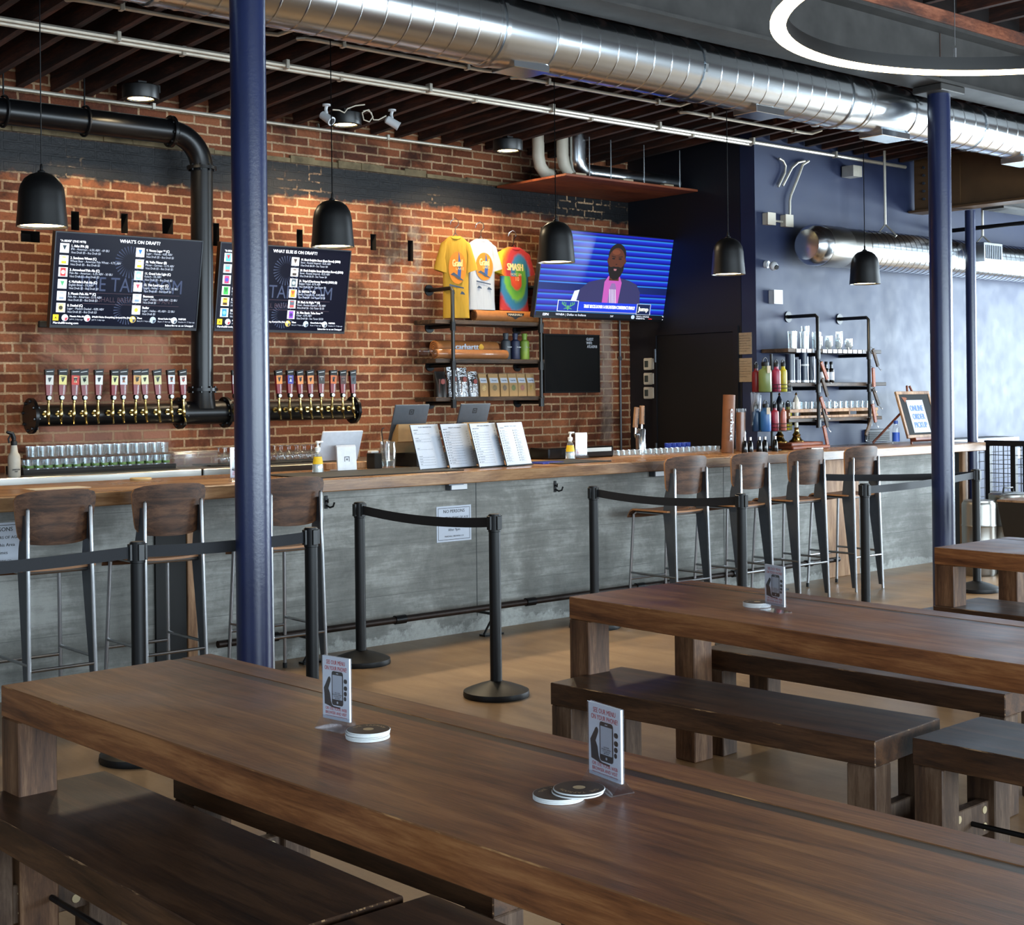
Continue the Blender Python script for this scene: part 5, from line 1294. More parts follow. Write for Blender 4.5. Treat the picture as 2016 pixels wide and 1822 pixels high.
def pouch(x, lab, wd, h, mat, dark=False, i=0):
    y = sy0 + .10; z = z3_
    t = thing('snack_pouch', lab, 'snack bag', (x, y, z), 0, 'foil snack pouches on the bottom shelf')
    mb = MB(); secs = [((x, y, z), (wd / 2, 0, 0), (0, .035, 0)), ((x, y, z + h * .5), (wd / 2, 0, 0), (0, .028, 0)), ((x, y + .01, z + h * .85), (wd / 2 * .99, 0, 0), (0, .008, 0)), ((x, y + .012, z + h), (wd / 2, 0, 0), (0, .003, 0))]
    etube(mb, secs, 20); sub('pouch', mb, M['foil'] if not dark else plain('dark_foil', '2a2624', .3, metal=.6), t)
    lbm = MB(); yy = y - .036; lbm.poly([(x - wd * .34, yy + .006, z + h * .15), (x + wd * .34, yy + .006, z + h * .15), (x + wd * .34, yy + .012, z + h * .7), (x - wd * .34, yy + .012, z + h * .7)]); lo = sub('label', lbm, plain('pouch_label_%d' % (i % 2), ('2a2422', '4a2a20')[i % 2], .5), t, smooth=False)
    m2 = MB(); m2.disc((x, yy + .004, z + h * .6), (0, -1, 0), wd * .2, 16); sub('emblem', m2, plain('pouch_red', '8e3a30', .5), lo, smooth=False)
    return t
pouch(7.09, 'dark snack pouch at the left end of the bottom shelf', .11, .21, None, True, 1)
pouch(7.21, 'silver snack pouch behind the left shelf pipe, tallest of the silver ones', .105, .245, None, False, 0)
pouch(7.318, 'silver snack pouch just right of the left shelf pipe', .105, .24, None, False, 1)
pouch(7.43, 'silver snack pouch beside the first brown paper bag', .10, .21, None, False, 0)
def pbag(x, wd, lab, wcol):
    y = sy0 + .10; z = z3_; h = .19
    t = thing('paper_bag', lab, 'paper bag', (x, y, z), 0, 'kraft snack bags on the bottom shelf')
    mb = MB()
    secs = [(0, .032), (h * .55, .028), (h * .9, .006), (h, .004)]
    rows = [[mb.b.verts.new((x + sx_ * wd / 2, y + sy_ * d, z + zz)) for sx_, sy_ in ((-1, -1), (1, -1), (1, 1), (-1, 1))] for zz, d in secs]
    for i in range(3): mb.join(rows[i], rows[i + 1])
    mb._f(rows[0][::-1]); mb._f(rows[3]); sub('bag', mb, M['kraft'], t, smooth=False)
    def fy(zz): return y - (.032 - .004 * zz / (h * .55) if zz < h * .55 else .028 - .022 * (zz - h * .55) / (h * .35)) - .0012
    lbm = MB(); lbm.poly([(x - wd * .42, fy(h * .60), z + h * .60), (x + wd * .42, fy(h * .60), z + h * .60), (x + wd * .42, fy(h * .82), z + h * .82), (x - wd * .42, fy(h * .82), z + h * .82)]); lo = sub('label', lbm, M['whitepaper'], t, smooth=False)
    tx = MB().text(['Beer Nuts', 'Trail Mix', 'Pretzels'][int(x * 100) % 3], (x, fy(h * .68) - .001, z + h * .68), (1, 0, 0), (0, -.1, 1), .016, 'C', bold=.02); sub('lettering', tx, M['greyink'], lo, smooth=False)
    wn = MB(); wn.poly([(x + wd * .24 * math.cos(a), fy(h * .38) , z + h * .38 + h * .13 * math.sin(a)) for a in [2 * PI * k / 18 for k in range(18)]]); sub('window', wn, plain('bag_window_' + wcol, wcol, .3, var=.5, scale=120), t, smooth=False)
for x, wd, lab, c in ((7.525, .085, 'brown paper bag beside the silver pouches, with a pale window', 'b89a60'), (7.64, .105, 'widest brown paper bag, second from the silver pouches', '6e5a30'), (7.75, .088, 'brown paper bag with a dark brown window, third from the silver pouches', '5a4424'), (7.848, .095, 'brown paper bag with a green window, left of the reddish one', '5e6428'), (7.948, .095, 'brown paper bag with a reddish window', '8a4a34'), (8.05, .09, 'brown paper bag at the right end, behind the right shelf pipe', 'a08040')): pbag(x, wd, lab, c)

# chalkboard
a, b = at(1070, 657, y=YW - .02), at(1181, 772, y=YW - .02)
t = thing('chalkboard', 'black framed board with the guest wifi name on the brick wall', 'board', ((a.x + b.x) / 2, YW, (a.z + b.z) / 2))
sub('panel', MB().bbox(a.x, b.x, YW - .02, YW, b.z - .005, a.z, .002), plain('chalkboard_black', '070708', .7, spec=.2), t)
fm = MB(); e = .012
for q in ((a.x, b.x, a.z - e, a.z), (a.x, b.x, b.z - .005, b.z + e - .005), (a.x, a.x + e, b.z + e - .005, a.z - e), (b.x - e, b.x, b.z + e - .005, a.z - e)): fm.box(q[0], q[1], YW - .026, YW - .019, q[2], q[3])
sub('frame', fm, M['black'], t, smooth=False)
tx = MB(); xx = at(1151, 668, y=YW).x
for i, s_ in enumerate(('GUEST', 'WIFI:', 'ATLAS918')): tx.text(s_, (xx + (0, 0, .01)[i], YW - .0215, at(1151, 671 + 7.2 * i, y=YW).z), (1, 0, 0), (0, 0, 1), .036, 'L', fit=(.09, .075, .125)[i], bold=.02)
sub('chalk_text', tx, M['whitepaper'], t, smooth=False)
for u, v in ((1064, 662), (1065, 670)):
    p = at(u, v, y=YW - .03)
# thermostats and notices on the dark side wall
for v, lb in ((717, 'topmost of three beige thermostats beside the dark door'), (746, 'middle of three beige thermostats beside the dark door'), (774, 'lowest of three beige thermostats beside the dark door')):
    p = at(1278, v, x=XS - .02)
    t = thing('thermostat', lb, 'thermostat', (XS, p.y, p.z), 0, 'thermostats by the dark door')
    sub('case', MB().bbox(XS - .028, XS, p.y - .07, p.y + .07, p.z - .055, p.z + .055, .008), M['cream'], t)
    sub('display', MB().box(XS - .03, XS - .027, p.y + .005, p.y + .05, p.z - .03, p.z + .03), plain('lcd_grey', '3c4340', .3), t, smooth=False)
for (v0, v1), lb in (((656, 697), 'upper tan paper notice at the corner of the dark side wall'), ((706, 752), 'lower tan paper notice at the corner of the dark side wall')):
    a, b = at(1451, v0, x=XS - .004), at(1486, v1, x=XS - .004)
    b.y = max(b.y, YB + .05)
    t = thing('paper_notice', lb, 'notice', (XS, (a.y + b.y) / 2, b.z), 0, None)
    sub('sheet', MB().box(XS - .006, XS, b.y, a.y, b.z, a.z), M['notice'], t, smooth=False)
    mb = MB()
    for k in range(7):
        z = a.z - .03 - k * .022
        mb.text('health permit no smoking area notice'[:20 + k], ((XS - .0066), a.y - .02, z), (0, -1, 0), (0, 0, 1), .014, 'L', fit=(a.y - b.y) * (.8 if k % 3 else .55))
    sub('printing', mb, plain('brown_ink', '5a4c3c', .6), t, smooth=False)

# ------------------------------------------------------------------ menu stands and coasters on the tables
def tent(base, rz, label, h=.172, w_=.115, parent_z=None, both=False):
    """acrylic sign holder; local face looks along -Y, card spans local X"""
    t = thing('menu_stand', label, 'menu stand', base, rz, 'phone menu stands')
    ac = MB(); d = .030
    ac.bbox(-w_ / 2, w_ / 2, -.0052, -.0037, .012, h, .0006).bbox(-w_ / 2, w_ / 2, .0037, .0052, .012, h, .0006)
    ac.prism([(-w_ / 2, -.0045, .03), (-w_ / 2, -.0028, .03), (-w_ / 2, -d + .003, .003), (-w_ / 2, -d, .0)], (w_, 0, 0))
    ac.prism([(-w_ / 2, .0045, .03), (-w_ / 2, .0028, .03), (-w_ / 2, d - .003, .003), (-w_ / 2, d, .0)], (w_, 0, 0))
    ac.box(-w_ / 2, w_ / 2, -d, d, 0, .0025)
    sub('holder', ac, M['acrylic'], t, world=False)
    cd_ = sub('card', MB().box(-w_ / 2 + .002, w_ / 2 - .002, -.0026, .0026, .022, h - .001), M['cardwhite'], t, world=False, smooth=False)
    y = -.0029; k = w_ / .115; q = h / .172
    def T(mb, s, z, sz, fit): mb.text(s, (0, y, z * q), (1, 0, 0), (0, 0, 1), sz * q, 'C', fit * k, .02)
    r = MB(); T(r, 'SEE OUR MENU', .1525, .0145, .078); T(r, 'ON YOUR PHONE!', .1385, .0145, .092); T(r, 'OR USE YOUR WEB', .0435, .0105, .088); T(r, 'BROWSER AND VISIT', .0335, .0105, .088); T(r, 'https://untp.beer/marshallbrewing', .0285, .0042, .088)
    sub('red_lettering', r, M['redink'], cd_, world=False, smooth=False)
    b = MB()
    def R_(pts, off=0): b.poly([(x * k, y - off, z * q) for x, z in pts])
    def rr(x0, x1, z0, z1, rad, n=5):
        o = []
        for cx_, cz_, a0 in ((x1 - rad, z1 - rad, 0), (x0 + rad, z1 - rad, PI / 2), (x0 + rad, z0 + rad, PI), (x1 - rad, z0 + rad, 1.5 * PI)):
            o += [(cx_ + rad * math.cos(a0 + PI / 2 * i / n), cz_ + rad * math.sin(a0 + PI / 2 * i / n)) for i in range(n + 1)]
        return o
    R_(rr(-.017, .030, .056, .137, .007))
    R_([(-.047, .056), (-.048, .08), (-.050, .094), (-.031, .121), (-.026, .123), (-.0215, .119), (-.0215, .113), (-.031, .094), (-.0245, .083), (-.0205, .064), (-.016, .0565), (-.010, .0535), (.019, .0525), (.016, .0485), (-.014, .050), (-.030, .053)])
    for z, l in ((.116, .0465), (.0995, .0465), (.0865, .045), (.0745, .0425)): R_(rr(.0325, l, z - .0048, z + .0058, .005))
    sub('phone_in_hand_drawing', b, M['ink'], cd_, world=False, smooth=False)
    s_ = MB()
    s_.poly([(x * k, y - .0003, z * q) for x, z in rr(-.0135, .0265, .070, .128, .001)]); s_.poly([(x * k, y - .0003, z * q) for x, z in rr(.002, .011, .131, .133, .001)]); s_.disc((.0065 * k, y - .0003, .063 * q), (0, -1, 0), .003 * q, 14)
    sc_ = sub('phone_screen_drawing', s_, M['whitepaper'], cd_, world=False, smooth=False)
    tx = MB()
    for i, s in enumerate(('USE YOUR', 'PHONE\'S CAMERA', 'TO SCAN THE', 'QR CODE')): tx.text(s, (.0065 * k, y - .0006, (.0845 - i * .0042) * q), (1, 0, 0), (0, 0, 1), .0040 * q, 'C', None, .03)
    sub('small_lettering', tx, M['ink'], sc_, world=False, smooth=False)
    return t
TT = .7605
def tent_at(L, R, z, label, **k):
    L, R = Vector(L), Vector(R); c = (L + R) / 2; d = R - L
    rz = math.atan2(d.y, d.x); n = Vector((d.y, -d.x, 0)).normalized()      # face side
    c = c - n * .005; c.z = z
    return tent(c, rz, label, **k)
tent_at(at(637, 1430, z=.762), at(685, 1440, z=.762), TT, 'phone menu stand on the front table, left one beside the neat coaster stack', h=.178, w_=.1)
tent_at(at(1157, 1541, z=.762), at(1223, 1566, z=.762), TT, 'phone menu stand on the front table, nearest one beside the fanned coasters', h=.174)
tent_at(at(1503, 1199, z=.762), at(1546, 1208, z=.762), TT, 'phone menu stand on the middle table', h=.172, w_=.118)
# coasters
COT = plain('coaster_brown', '46372e', .55, var=.1); COE = plain('coaster_white_edge', 'dfe3e4', .7); COL = plain('coaster_cream_print', 'c9ae86', .6)
def coaster(c, rz, label, r=.053, grp='round bar coasters', face=True):
    t = thing('coaster', label, 'coaster', c, rz, grp)
    sub('disc', MB().lathe((0, 0, 0), [(r - .0005, 0), (r, .0006), (r, .0024), (r - .0005, .003)], 36), COE, t, world=False)
    sub('printed_face', MB().cyl((0, 0, .003), (0, 0, .0033), r - .0015, n=36), COT, t, world=False)
    if face:
        tx = MB()
        s = 'THE TAPROOM'; n = len(s)
        for i, ch in enumerate(s):
            a = PI * .5 + (i - (n - 1) / 2) * -.24; rd = r * .62
            p = Vector((rd * math.cos(a), rd * math.sin(a), .0036)); tx.text(ch, p, (math.sin(a), -math.cos(a), 0), (math.cos(a), math.sin(a), 0), .013, 'C')
        tx.disc((0, -.002, .0036), (0, 0, 1), .013, 20)
        sub('printing', tx, COL, t, world=False, smooth=False)
    return t
c = at(724, 1451, z=.762)
for i in range(6): coaster((c.x + random.uniform(-.002, .002), c.y + random.uniform(-.002, .002), TT + .0034 * i), -.75, ('topmost coaster of the neat stack on the front table' if i == 5 else 'white edged coaster inside the neat stack on the front table'), face=(i == 5))
c = at(1100, 1570, z=.762)
for i in range(3): coaster((c.x, c.y, TT + .0034 * i), -.6, ('topmost of the lower three fanned coasters on the front table' if i == 2 else 'lowest coasters of the fanned pile on the front table'), face=(i == 2))
coaster((c.x + .032, c.y - .022, TT + .0034 * 3), -.9, 'second coaster from the top of the fanned pile on the front table', face=False)
coaster((c.x + .040, c.y - .018, TT + .0034 * 4), 2.4, 'topmost coaster of the fanned pile on the front table')
c = at(1490, 1193, z=.762)
for i in range(5): coaster((c.x, c.y, TT + .0034 * i), 0, ('topmost coaster of the stack behind the middle table menu stand' if i == 4 else 'white edged coaster in the stack behind the middle table menu stand'), face=(i == 4))

# ------------------------------------------------------------------ on the back bar
BT = 1.098
p = at(28, 925, y=8.78)
sb_ = thing('spray_bottle', 'white plastic spray bottle with a black trigger at the far left of the back bar', 'spray bottle', (p.x, 8.78, BT))
sub('bottle', MB().lathe((p.x, 8.78, BT), [(.034, 0), (.038, .008), (.038, .125), (.034, .14), (.024, .155), (.021, .18), (.018, .20)], 20), plain('milky_plastic', 'bcb4a6', .45), sb_)
sub('trigger_head', MB().lathe((p.x, 8.78, BT + .2), [(.02, 0), (.02, .025), (.013, .03), (.013, .05)], 14).tube([(p.x, 8.78, BT + .245), (p.x - .012, 8.78, BT + .275), (p.x - .045, 8.78, BT + .285)], [.016, .015, .009], 10).tube([(p.x - .02, 8.78, BT + .265), (p.x - .035, 8.78, BT + .24), (p.x - .03, 8.78, BT + .215)], .006, 8), M['black'], sb_)
tx = MB(); 
for i in range(2): tx.text(('SANITIZER', 'NSF')[i], (p.x - .002, 8.78 - .0395, BT + .045 - i * .012), (1, 0, 0), (0, 0, 1), .012, 'C', fit=(.05, .02)[i], bold=.05)
sub('lettering', tx, M['ink'], sb_, smooth=False)
gx0, gx1 = at(58, 915, y=9.0).x, at(327, 912, y=9.0).x
ty = thing('drip_tray', 'long black drip tray under the rows of glasses', 'tray', ((gx0 + gx1) / 2, 9.05, BT))
sub('tray', MB().bbox(gx0 - .06, gx1 + .05, 8.95, 9.25, BT, BT + .012, .003).box(gx0 - .06, gx1 + .05, 8.95, 8.958, BT + .012, BT + .034).box(gx0 - .06, gx0 - .052, 8.958, 9.25, BT + .012, BT + .05), M['blackmat'], ty)
def glass(r=.028, h=.085, green=True):
    t = thing('tasting_glass', '', 'glass', (0, 0, 0), 0, 'tasting glasses on the back bar')
    sub('bowl', MB().lathe((0, 0, 0), [(.001, .006), (r * .8, .007), (r * .96, h), (r, h), (r * .9, .002), (r * .86, 0), (.001, 0)], 16, caps=False), M['glass'], t, world=False)
    if green: sub('green_print', MB().lathe((0, 0, 0), [(r * .925, h * .34), (r * .945, h * .52)], 16, caps=False), plain('green_glass_print', '6a9a2e', .6), t, world=False)
    return t
G0 = glass(); G1 = glass(.027, .075, False); ng = 16; used = False; used1 = False
LOWL, UPL = 'small tasting glass with a green band in the lower row on the back bar', 'small plain tasting glass in the upper row on the back bar'
for rw, y in ((0, 9.0), (1, 9.065)):
    for k in range(ng):
        x = gx0 + (gx1 - gx0) * k / (ng - 1)
        if not used: G0.location = (x, y, BT + .0125); G0['label'] = LOWL; used = True
        else: dup(G0, (x, y, BT + .0125), 0, LOWL)
tr2 = thing('glass_tray', 'thin dark tray between the two rows of tasting glasses', 'tray', ((gx0 + gx1) / 2, 9.03, BT + .0985))
sub('tray', MB().bbox(gx0 - .03, gx1 + .04, 8.972, 9.095, BT + .0985, BT + .1045, .002), plain('brown_tray', '4a2a18', .5), tr2)
for rw, y in ((0, 9.0), (1, 9.065)):
    for k in range(15):
        x = gx0 + .03 + (gx1 - gx0) * k / 14.6
        if not used1: G1.location = (x, y, BT + .105); G1['label'] = UPL; used1 = True
        else: dup(G1, (x, y, BT + .105), 0, UPL)
# clear plastic tub
a = at(338, 905, y=9.02).x; b = at(424, 905, y=9.02).x
tb = thing('plastic_tub', 'clear rectangular plastic tub right of the tasting glasses', 'tub', ((a + b) / 2, 9.08, BT))
sub('tub', MB().bbox(a, b, 8.98, 9.2, BT + .0, BT + .1, .006), M['tubplastic'], tb)
sub('lid', MB().bbox(a - .006, b + .006, 8.974, 9.206, BT + .101, BT + .112, .004), M['tubplastic'], tb)
# stemmed glasses on a mat, upside down
mt = thing('bar_mat', 'black mat under the upside down goblets behind the near blue column', 'bar mat', (5.4, 9.05, BT)); sub('mat', MB().bbox(4.86, 5.95, 8.93, 9.2, BT, BT + .012, .003), M['blackmat'], mt)
def goblet():
    t = thing('goblet', '', 'glass', (0, 0, 0), 0, 'upside down goblets on the back bar')
    sub('glass', MB().lathe((0, 0, 0), [(.027, 0), (.033, .03), (.032, .055), (.018, .075), (.006, .083), (.005, .105), (.01, .109), (.03, .112), (.03, .115), (.001, .116)], 16, caps=False), M['glass'], t, world=False)
    return t
g0 = goblet(); first = True
for x in [at(437 + 15 * k, 895, y=9.05).x for k in range(2)] + [at(547 + 15.3 * k, 893, y=9.05).x for k in range(7)]:
    for y in (9.02, 9.1):
        if first: g0.location = (x, y, BT + .0125); g0['label'] = 'upside down goblet on the black mat of the back bar'; first = False
        else: dup(g0, (x, y, BT + .0125), 0, 'upside down goblet on the black mat of the back bar')

# ------------------------------------------------------------------ on the bar counter
CT = CT1
def cpos(u, v, dz=0.0): p = at(u, v, z=CT + .002); return p
t = thing('menu_paper', 'pale menu sheet lying on the counter behind the leftmost stool', 'paper', cpos(110, 960)); p = cpos(112, 961)
sub('sheet', MB().box(p.x - .16, p.x + .16, p.y - .09, p.y + .09, CT, CT + .0015), M['cream'], t, smooth=False)
p = cpos(277, 946); t = thing('wooden_coaster', 'pale round wooden coaster at the rear of the counter', 'coaster', (p.x, 8.0, CT)); p.y = 8.02; p.x = at(277, 946, y=8.02).x
sub('disc', MB().lathe((p.x, p.y, CT), [(.062, 0), (.065, .003), (.065, .010), (.062, .013)], 28), plain('pale_wood_disc', 'c9b07e', .5), t)
p = at(466, 948, z=CT)
tent((p.x + .02, p.y, CT), -.12, 'phone menu stand on the counter half hidden by the near blue column', h=.2, w_=.12)
for i, (pts, lb) in enumerate((((4.62, 5.78, 7.24, 7.8), 'long black rubber mat under the white tablet at the counter edge'), ((6.7, 7.2, 7.32, 7.72), 'black rubber mat under the yellow pump bottle on the counter'))):
    t = thing('bar_mat', lb, 'bar mat', ((pts[0] + pts[1]) / 2, 7.5, CT)); sub('mat', MB().bbox(pts[0], pts[1], pts[2], pts[3], CT, CT + .008, .003), M['blackmat'], t)
MT = CT + .0085
def pump(u, v, z, label):
    p = at(u, v, z=z)
    t = thing('pump_bottle', label, 'pump bottle', (p.x, p.y, z), 0, 'hand sanitizer pump bottles')
    sub('bottle', MB().lathe((p.x, p.y, z), [(.036, 0), (.038, .006), (.034, .05), (.026, .1), (.022, .12), (.013, .13), (.013, .138)], 20), M['glass'], t)
    sub('liquid', MB().lathe((p.x, p.y, z), [(.031, .004), (.029, .05), (.022, .095)], 20), plain('clear_gel', 'cfd6d8', .15), t)
    sub('label_band', MB().lathe((p.x, p.y, z), [(.0338, .055), (.0262, .102)], 20, caps=False), plain('yellow_label', 'd9b41e', .5), t)
    sub('pump', MB().lathe((p.x, p.y, z + .138), [(.018, 0), (.019, .022), (.008, .026), (.006, .05)], 14).bbox(p.x - .011, p.x + .011, p.y - .011, p.y + .011, z + .186, z + .202, .003).bbox(p.x, p.x + .04, p.y - .006, p.y + .006, z + .190, z + .201, .002), M['white'], t)
pump(626, 931, MT, 'yellow labelled pump bottle beside the white tablet'); pump(1123, 904, MT, 'yellow labelled pump bottle left of the counter menu stand at the middle')
p = at(1148, 904, z=CT); tent((p.x, p.y + .02, MT), -.25, 'phone menu stand on the counter beside the right pump bottle', h=.19, w_=.1)
M['tabletdark'] = plain('dark_grey_tablet', '50555c', .4, metal=.3); M['tabletwhite'] = plain('white_tablet', 'c6cbd4', .35)
def tablet(c, yaw, W, H, tilt, mat, stand, label, ink):
    """point of sale tablet seen from its back"""
    t = thing('tablet_stand', label, 'tablet', c, yaw)
    R = Matrix.Translation((0, .02, .02 if stand else .0)) @ Matrix.Rotation(tilt, 4, 'X')
    Z0 = .065 if stand else .085
    Mx = Matrix.Translation((0, .075 if stand else .04, Z0)) @ Matrix.Rotation(tilt, 4, 'X')
    sub('tablet', MB().bbox(-W / 2, W / 2, 0, .014, 0, H, .006, 3, M=Mx), mat, t, world=False)
    if stand:
        pr = [(-.07, .05, .0), (-.07, -.055, .0), (-.07, -.062, .006), (-.07, -.05, .16), (-.07, -.04, .172), (-.07, -.025, .168), (-.07, -.036, .15), (-.07, -.048, .012), (-.07, .05, .01)]
        s = sub('stand', MB().prism(pr, (.14, 0, 0)), mat, t, world=False)
        b = MB()
        def fr(hw, wd, z, yy):
            for q in ((-hw, hw, hw - wd, hw), (-hw, hw, -hw, -hw + wd), (-hw, -hw + wd, -hw + wd, hw - wd), (hw - wd, hw, -hw + wd, hw - wd)): b.box(q[0], q[1], yy, yy + .001, z + q[2], z + q[3])
        fr(.019, .005, .078, -.0585 + .001); b.box(-.006, .006, -.0575, -.0565, .072, .084)
        sub('square_emblem', b, ink, s, world=False)
    else:
        b = MB()
        for q in ((-.019, .019, .012, .019), (-.019, .019, -.019, -.012), (-.019, -.012, -.012, .012), (.012, .019, -.012, .012), (-.006, .006, -.006, .006)):
            b.bbox(q[0], q[1], -.001, .0, H * .80 + q[2], H * .80 + q[3], .0003, 1, M=Mx)
        sub('square_emblem', b, ink, t, world=False)
        sub('wood_stand', MB().prism([(-W * .42, -.02, .075), (-W * .42, -.045, .08), (-W * .42, -.05 + .0, .20), (-W * .42, -.028, .20), (-W * .42, .12, .01), (-W * .42, .03, .0)], (W * .84, 0, 0)), M['kraft'], t, world=False)
    return t
p = at(677, 922, z=CT)
tablet((5.25, 7.86, CT), -.10, .30, .215, .42, M['tabletwhite'], True, 'white point of sale tablet on a white stand with a square emblem', M['greyink'])
for i, (u, lb) in enumerate(((802, 'left of two dark grey tablets behind the paper menus'), (926, 'right of two dark grey tablets behind the paper menus'))):
    x = (at(u, 850, y=8.0).x + .12, at(u, 850, y=8.0).x + .03)[i]; tx_ = at(u, 850, y=8.0).x
    q = thing('cash_drawer', ['black cash drawer under the left dark tablet', 'black cash drawer under the right dark tablet'][i], 'cash drawer', (x, 8.0, CT))
    bx_ = sub('drawer_box', MB().bbox(x - .15, x + .15, 7.86, 8.13, CT, CT + .095, .004), M['blackmat'], q)
    tablet((tx_, 7.98, CT + .0955), -.05 + .03 * i, .285 if i == 0 else .27, .265, .36, M['tabletdark'], False, lb, M['ink'])
# card reader on an arm and wooden box by the white tablet
p = at(737, 920, z=CT); t = thing('receipt_printer', 'small black receipt printer standing right of the white tablet', 'printer', (p.x, 7.95, CT)); px = at(737, 915, y=7.95).x
sub('case', MB().bbox(px - .03, px + .03, 7.9, 8.0, CT, CT + .105, .004), M['blackmat'], t)
sub('card_reader', MB().bbox(px - .05, px + .012, 7.91, 7.96, CT + .106, CT + .122, .004), M['white'], t)
px = at(655, 915, y=8.06).x; t = thing('wooden_box', 'pale wooden box behind the white tablet stand', 'box', (px, 8.08, CT))
sub('box', MB().bbox(px - .07, px + .26, 8.03, 8.13, CT, CT + .045, .003), M['timber'], t)
# glass mug full of utensils
p = at(765, 917, z=CT); p.y = 7.92; p.x = at(764, 915, y=7.92).x
t = thing('glass_jar', 'clear glass jar with a straw beside the dark tablet', 'jar', (p.x, 7.92, CT))
sub('jar', MB().lathe((p.x, 7.92, CT), [(.001, .008), (.045, .01), (.052, .13), (.048, .15), (.05, .18), (.054, .18), (.052, .15), (.057, .13), (.05, .002), (.001, 0)], 22, caps=False), M['glass'], t)
sub('straw', MB().tube([(p.x - .02, 7.92, CT + .02), (p.x - .05, 7.92, CT + .25), (p.x - .045, 7.92, CT + .27), (p.x - .03, 7.92, CT + .275)], .004, 6), M['ink'], t)
# four paper menus in leaning holders
mq = [((811, 839), (867, 836), (882, 922), (827, 926)), ((870, 837), (924, 834), (940, 919), (886, 923)), ((929, 835), (980, 833), (995, 917), (944, 921)), ((982, 834), (1032, 832), (1048, 914), (998, 918))]
heads = [('TO-GO: CANS OR BOTTLES', 'TAPROOM'), ('WHAT\'S ON DRAFT?', 'BEER LIST'), ('WHAT ELSE IS ON DRAFT?', 'CANS & BOTTLES'), ('BEER TO GO', 'PACKAGED')]
names = ['leftmost of four white paper menus leaning on the counter', 'second from the left of four white paper menus leaning on the counter', 'third from the left of four white paper menus leaning on the counter', 'rightmost of four white paper menus leaning on the counter']
for i, q in enumerate(mq):
    bl, br = at(*q[3], z=CT + .006), at(*q[2], z=CT + .006); d = br - bl; W = d.length * .97
    c = (bl + br) / 2; c.z = CT; rz = math.atan2(d.y, d.x)
    t = thing('menu_board', names[i], 'menu', c, rz, 'paper menus leaning on the counter')
    lean = math.radians(16.5); H = .305
    Mx = Matrix.Translation((0, 0, .006)) @ Matrix.Rotation(-lean, 4, 'X')
    sub('backing', MB().bbox(-W / 2 - .004, W / 2 + .004, .001, .005, -.002, H + .002, .001, M=Mx).bbox(-W / 2, W / 2, -.012, .12, -.0055, .0, .001, M=Matrix.Translation((0, 0, .0058))).bbox(-W / 2, W / 2, -.012, -.008, .0, .012, .001), M['blackmat'], t, world=False)
    sh_ = sub('sheet', MB().box(-W / 2, W / 2, -.001, .001, 0, H, Mx), M['whitepaper'], t, world=False, smooth=False)
    mb = MB(); rt, upv = Mx.to_3x3() @ Vector((1, 0, 0)), Mx.to_3x3() @ Vector((0, 0, 1))
    def pt(a, b): return Mx @ Vector((-W / 2 + a * W, -.0016, H * (1 - b)))
    mb.text(heads[i][0], pt(.5, .07 + .03 * (i % 2)), rt, upv, .011, 'C', fit=W * .48, bold=.04); mb.text(heads[i][1], pt(.06, .13), rt, upv, .009, 'L', bold=.04)
    rows = 13; two = i == 3
    lines = ['Atlas IPA', 'Sundown Wheat', 'Arrowhead', 'McNellies Pub Ale', 'Mosaic Pale Ale', 'Big Jamoke', 'Dunkel', 'Vienna Lager', 'Volks Pilsner', 'Grand Lake', 'This Land', 'Beermosa', 'Radler']
    for k in range(rows):
        if i == 0 and k in (1, 4, 5, 7, 8): continue
        b = .19 + k * .058
        for col in ((0, .5) if two else (0,)):
            if i > 0: mb.poly([pt(.05 + col, b - .016), pt(.075 + col, b - .016), pt(.075 + col, b + .016), pt(.05 + col, b + .016)])
            mb.text(lines[(k + i * 3) % 13], pt((.11 if i else .06) + col, b), rt, upv, .0072, 'L', bold=.03)
            mb.text('pale ale with citrus hops and soft malt' if not two else '6pk $10', pt((.11 if i else .06) + col, b + .024), rt, upv, .0055, 'L', fit=W * (.55 if not two else .2))
            if not two: mb.text('$%d.00' % (5 + k % 4), pt(.94, b), rt, upv, .0072, 'R')
    sub('printing', mb, M['greyink'], sh_, world=False, smooth=False)
p = cpos(1073, 912); t = thing('folder', 'blue plastic folder lying right of the paper menus', 'folder', (p.x, p.y, CT))
sub('cover', MB().bbox(p.x - .11, p.x + .11, p.y - .1, p.y + .06, CT, CT + .006, .002).bbox(p.x - .1, p.x + .1, p.y - .09, p.y + .05, CT + .006, CT + .011, .002), plain('royal_blue_plastic', '1c2f8a', .35), t)
x0, x1 = at(1072, 890, y=7.95).x, at(1200, 890, y=7.95).x
t = thing('black_appliance', 'low black appliance with a bright strip behind the counter menu stand', 'appliance', ((x0 + x1) / 2, 8.0, CT))
sub('case', MB().bbox(x0, x1, 7.9, 8.13, CT, CT + .085, .01), plain('gloss_black', '0b0b0d', .15), t)
sub('front_strip', MB().bbox(x0 + .34, x1 - .03, 7.896, 7.9, CT + .045, CT + .075, .001), M['stainless'], t)
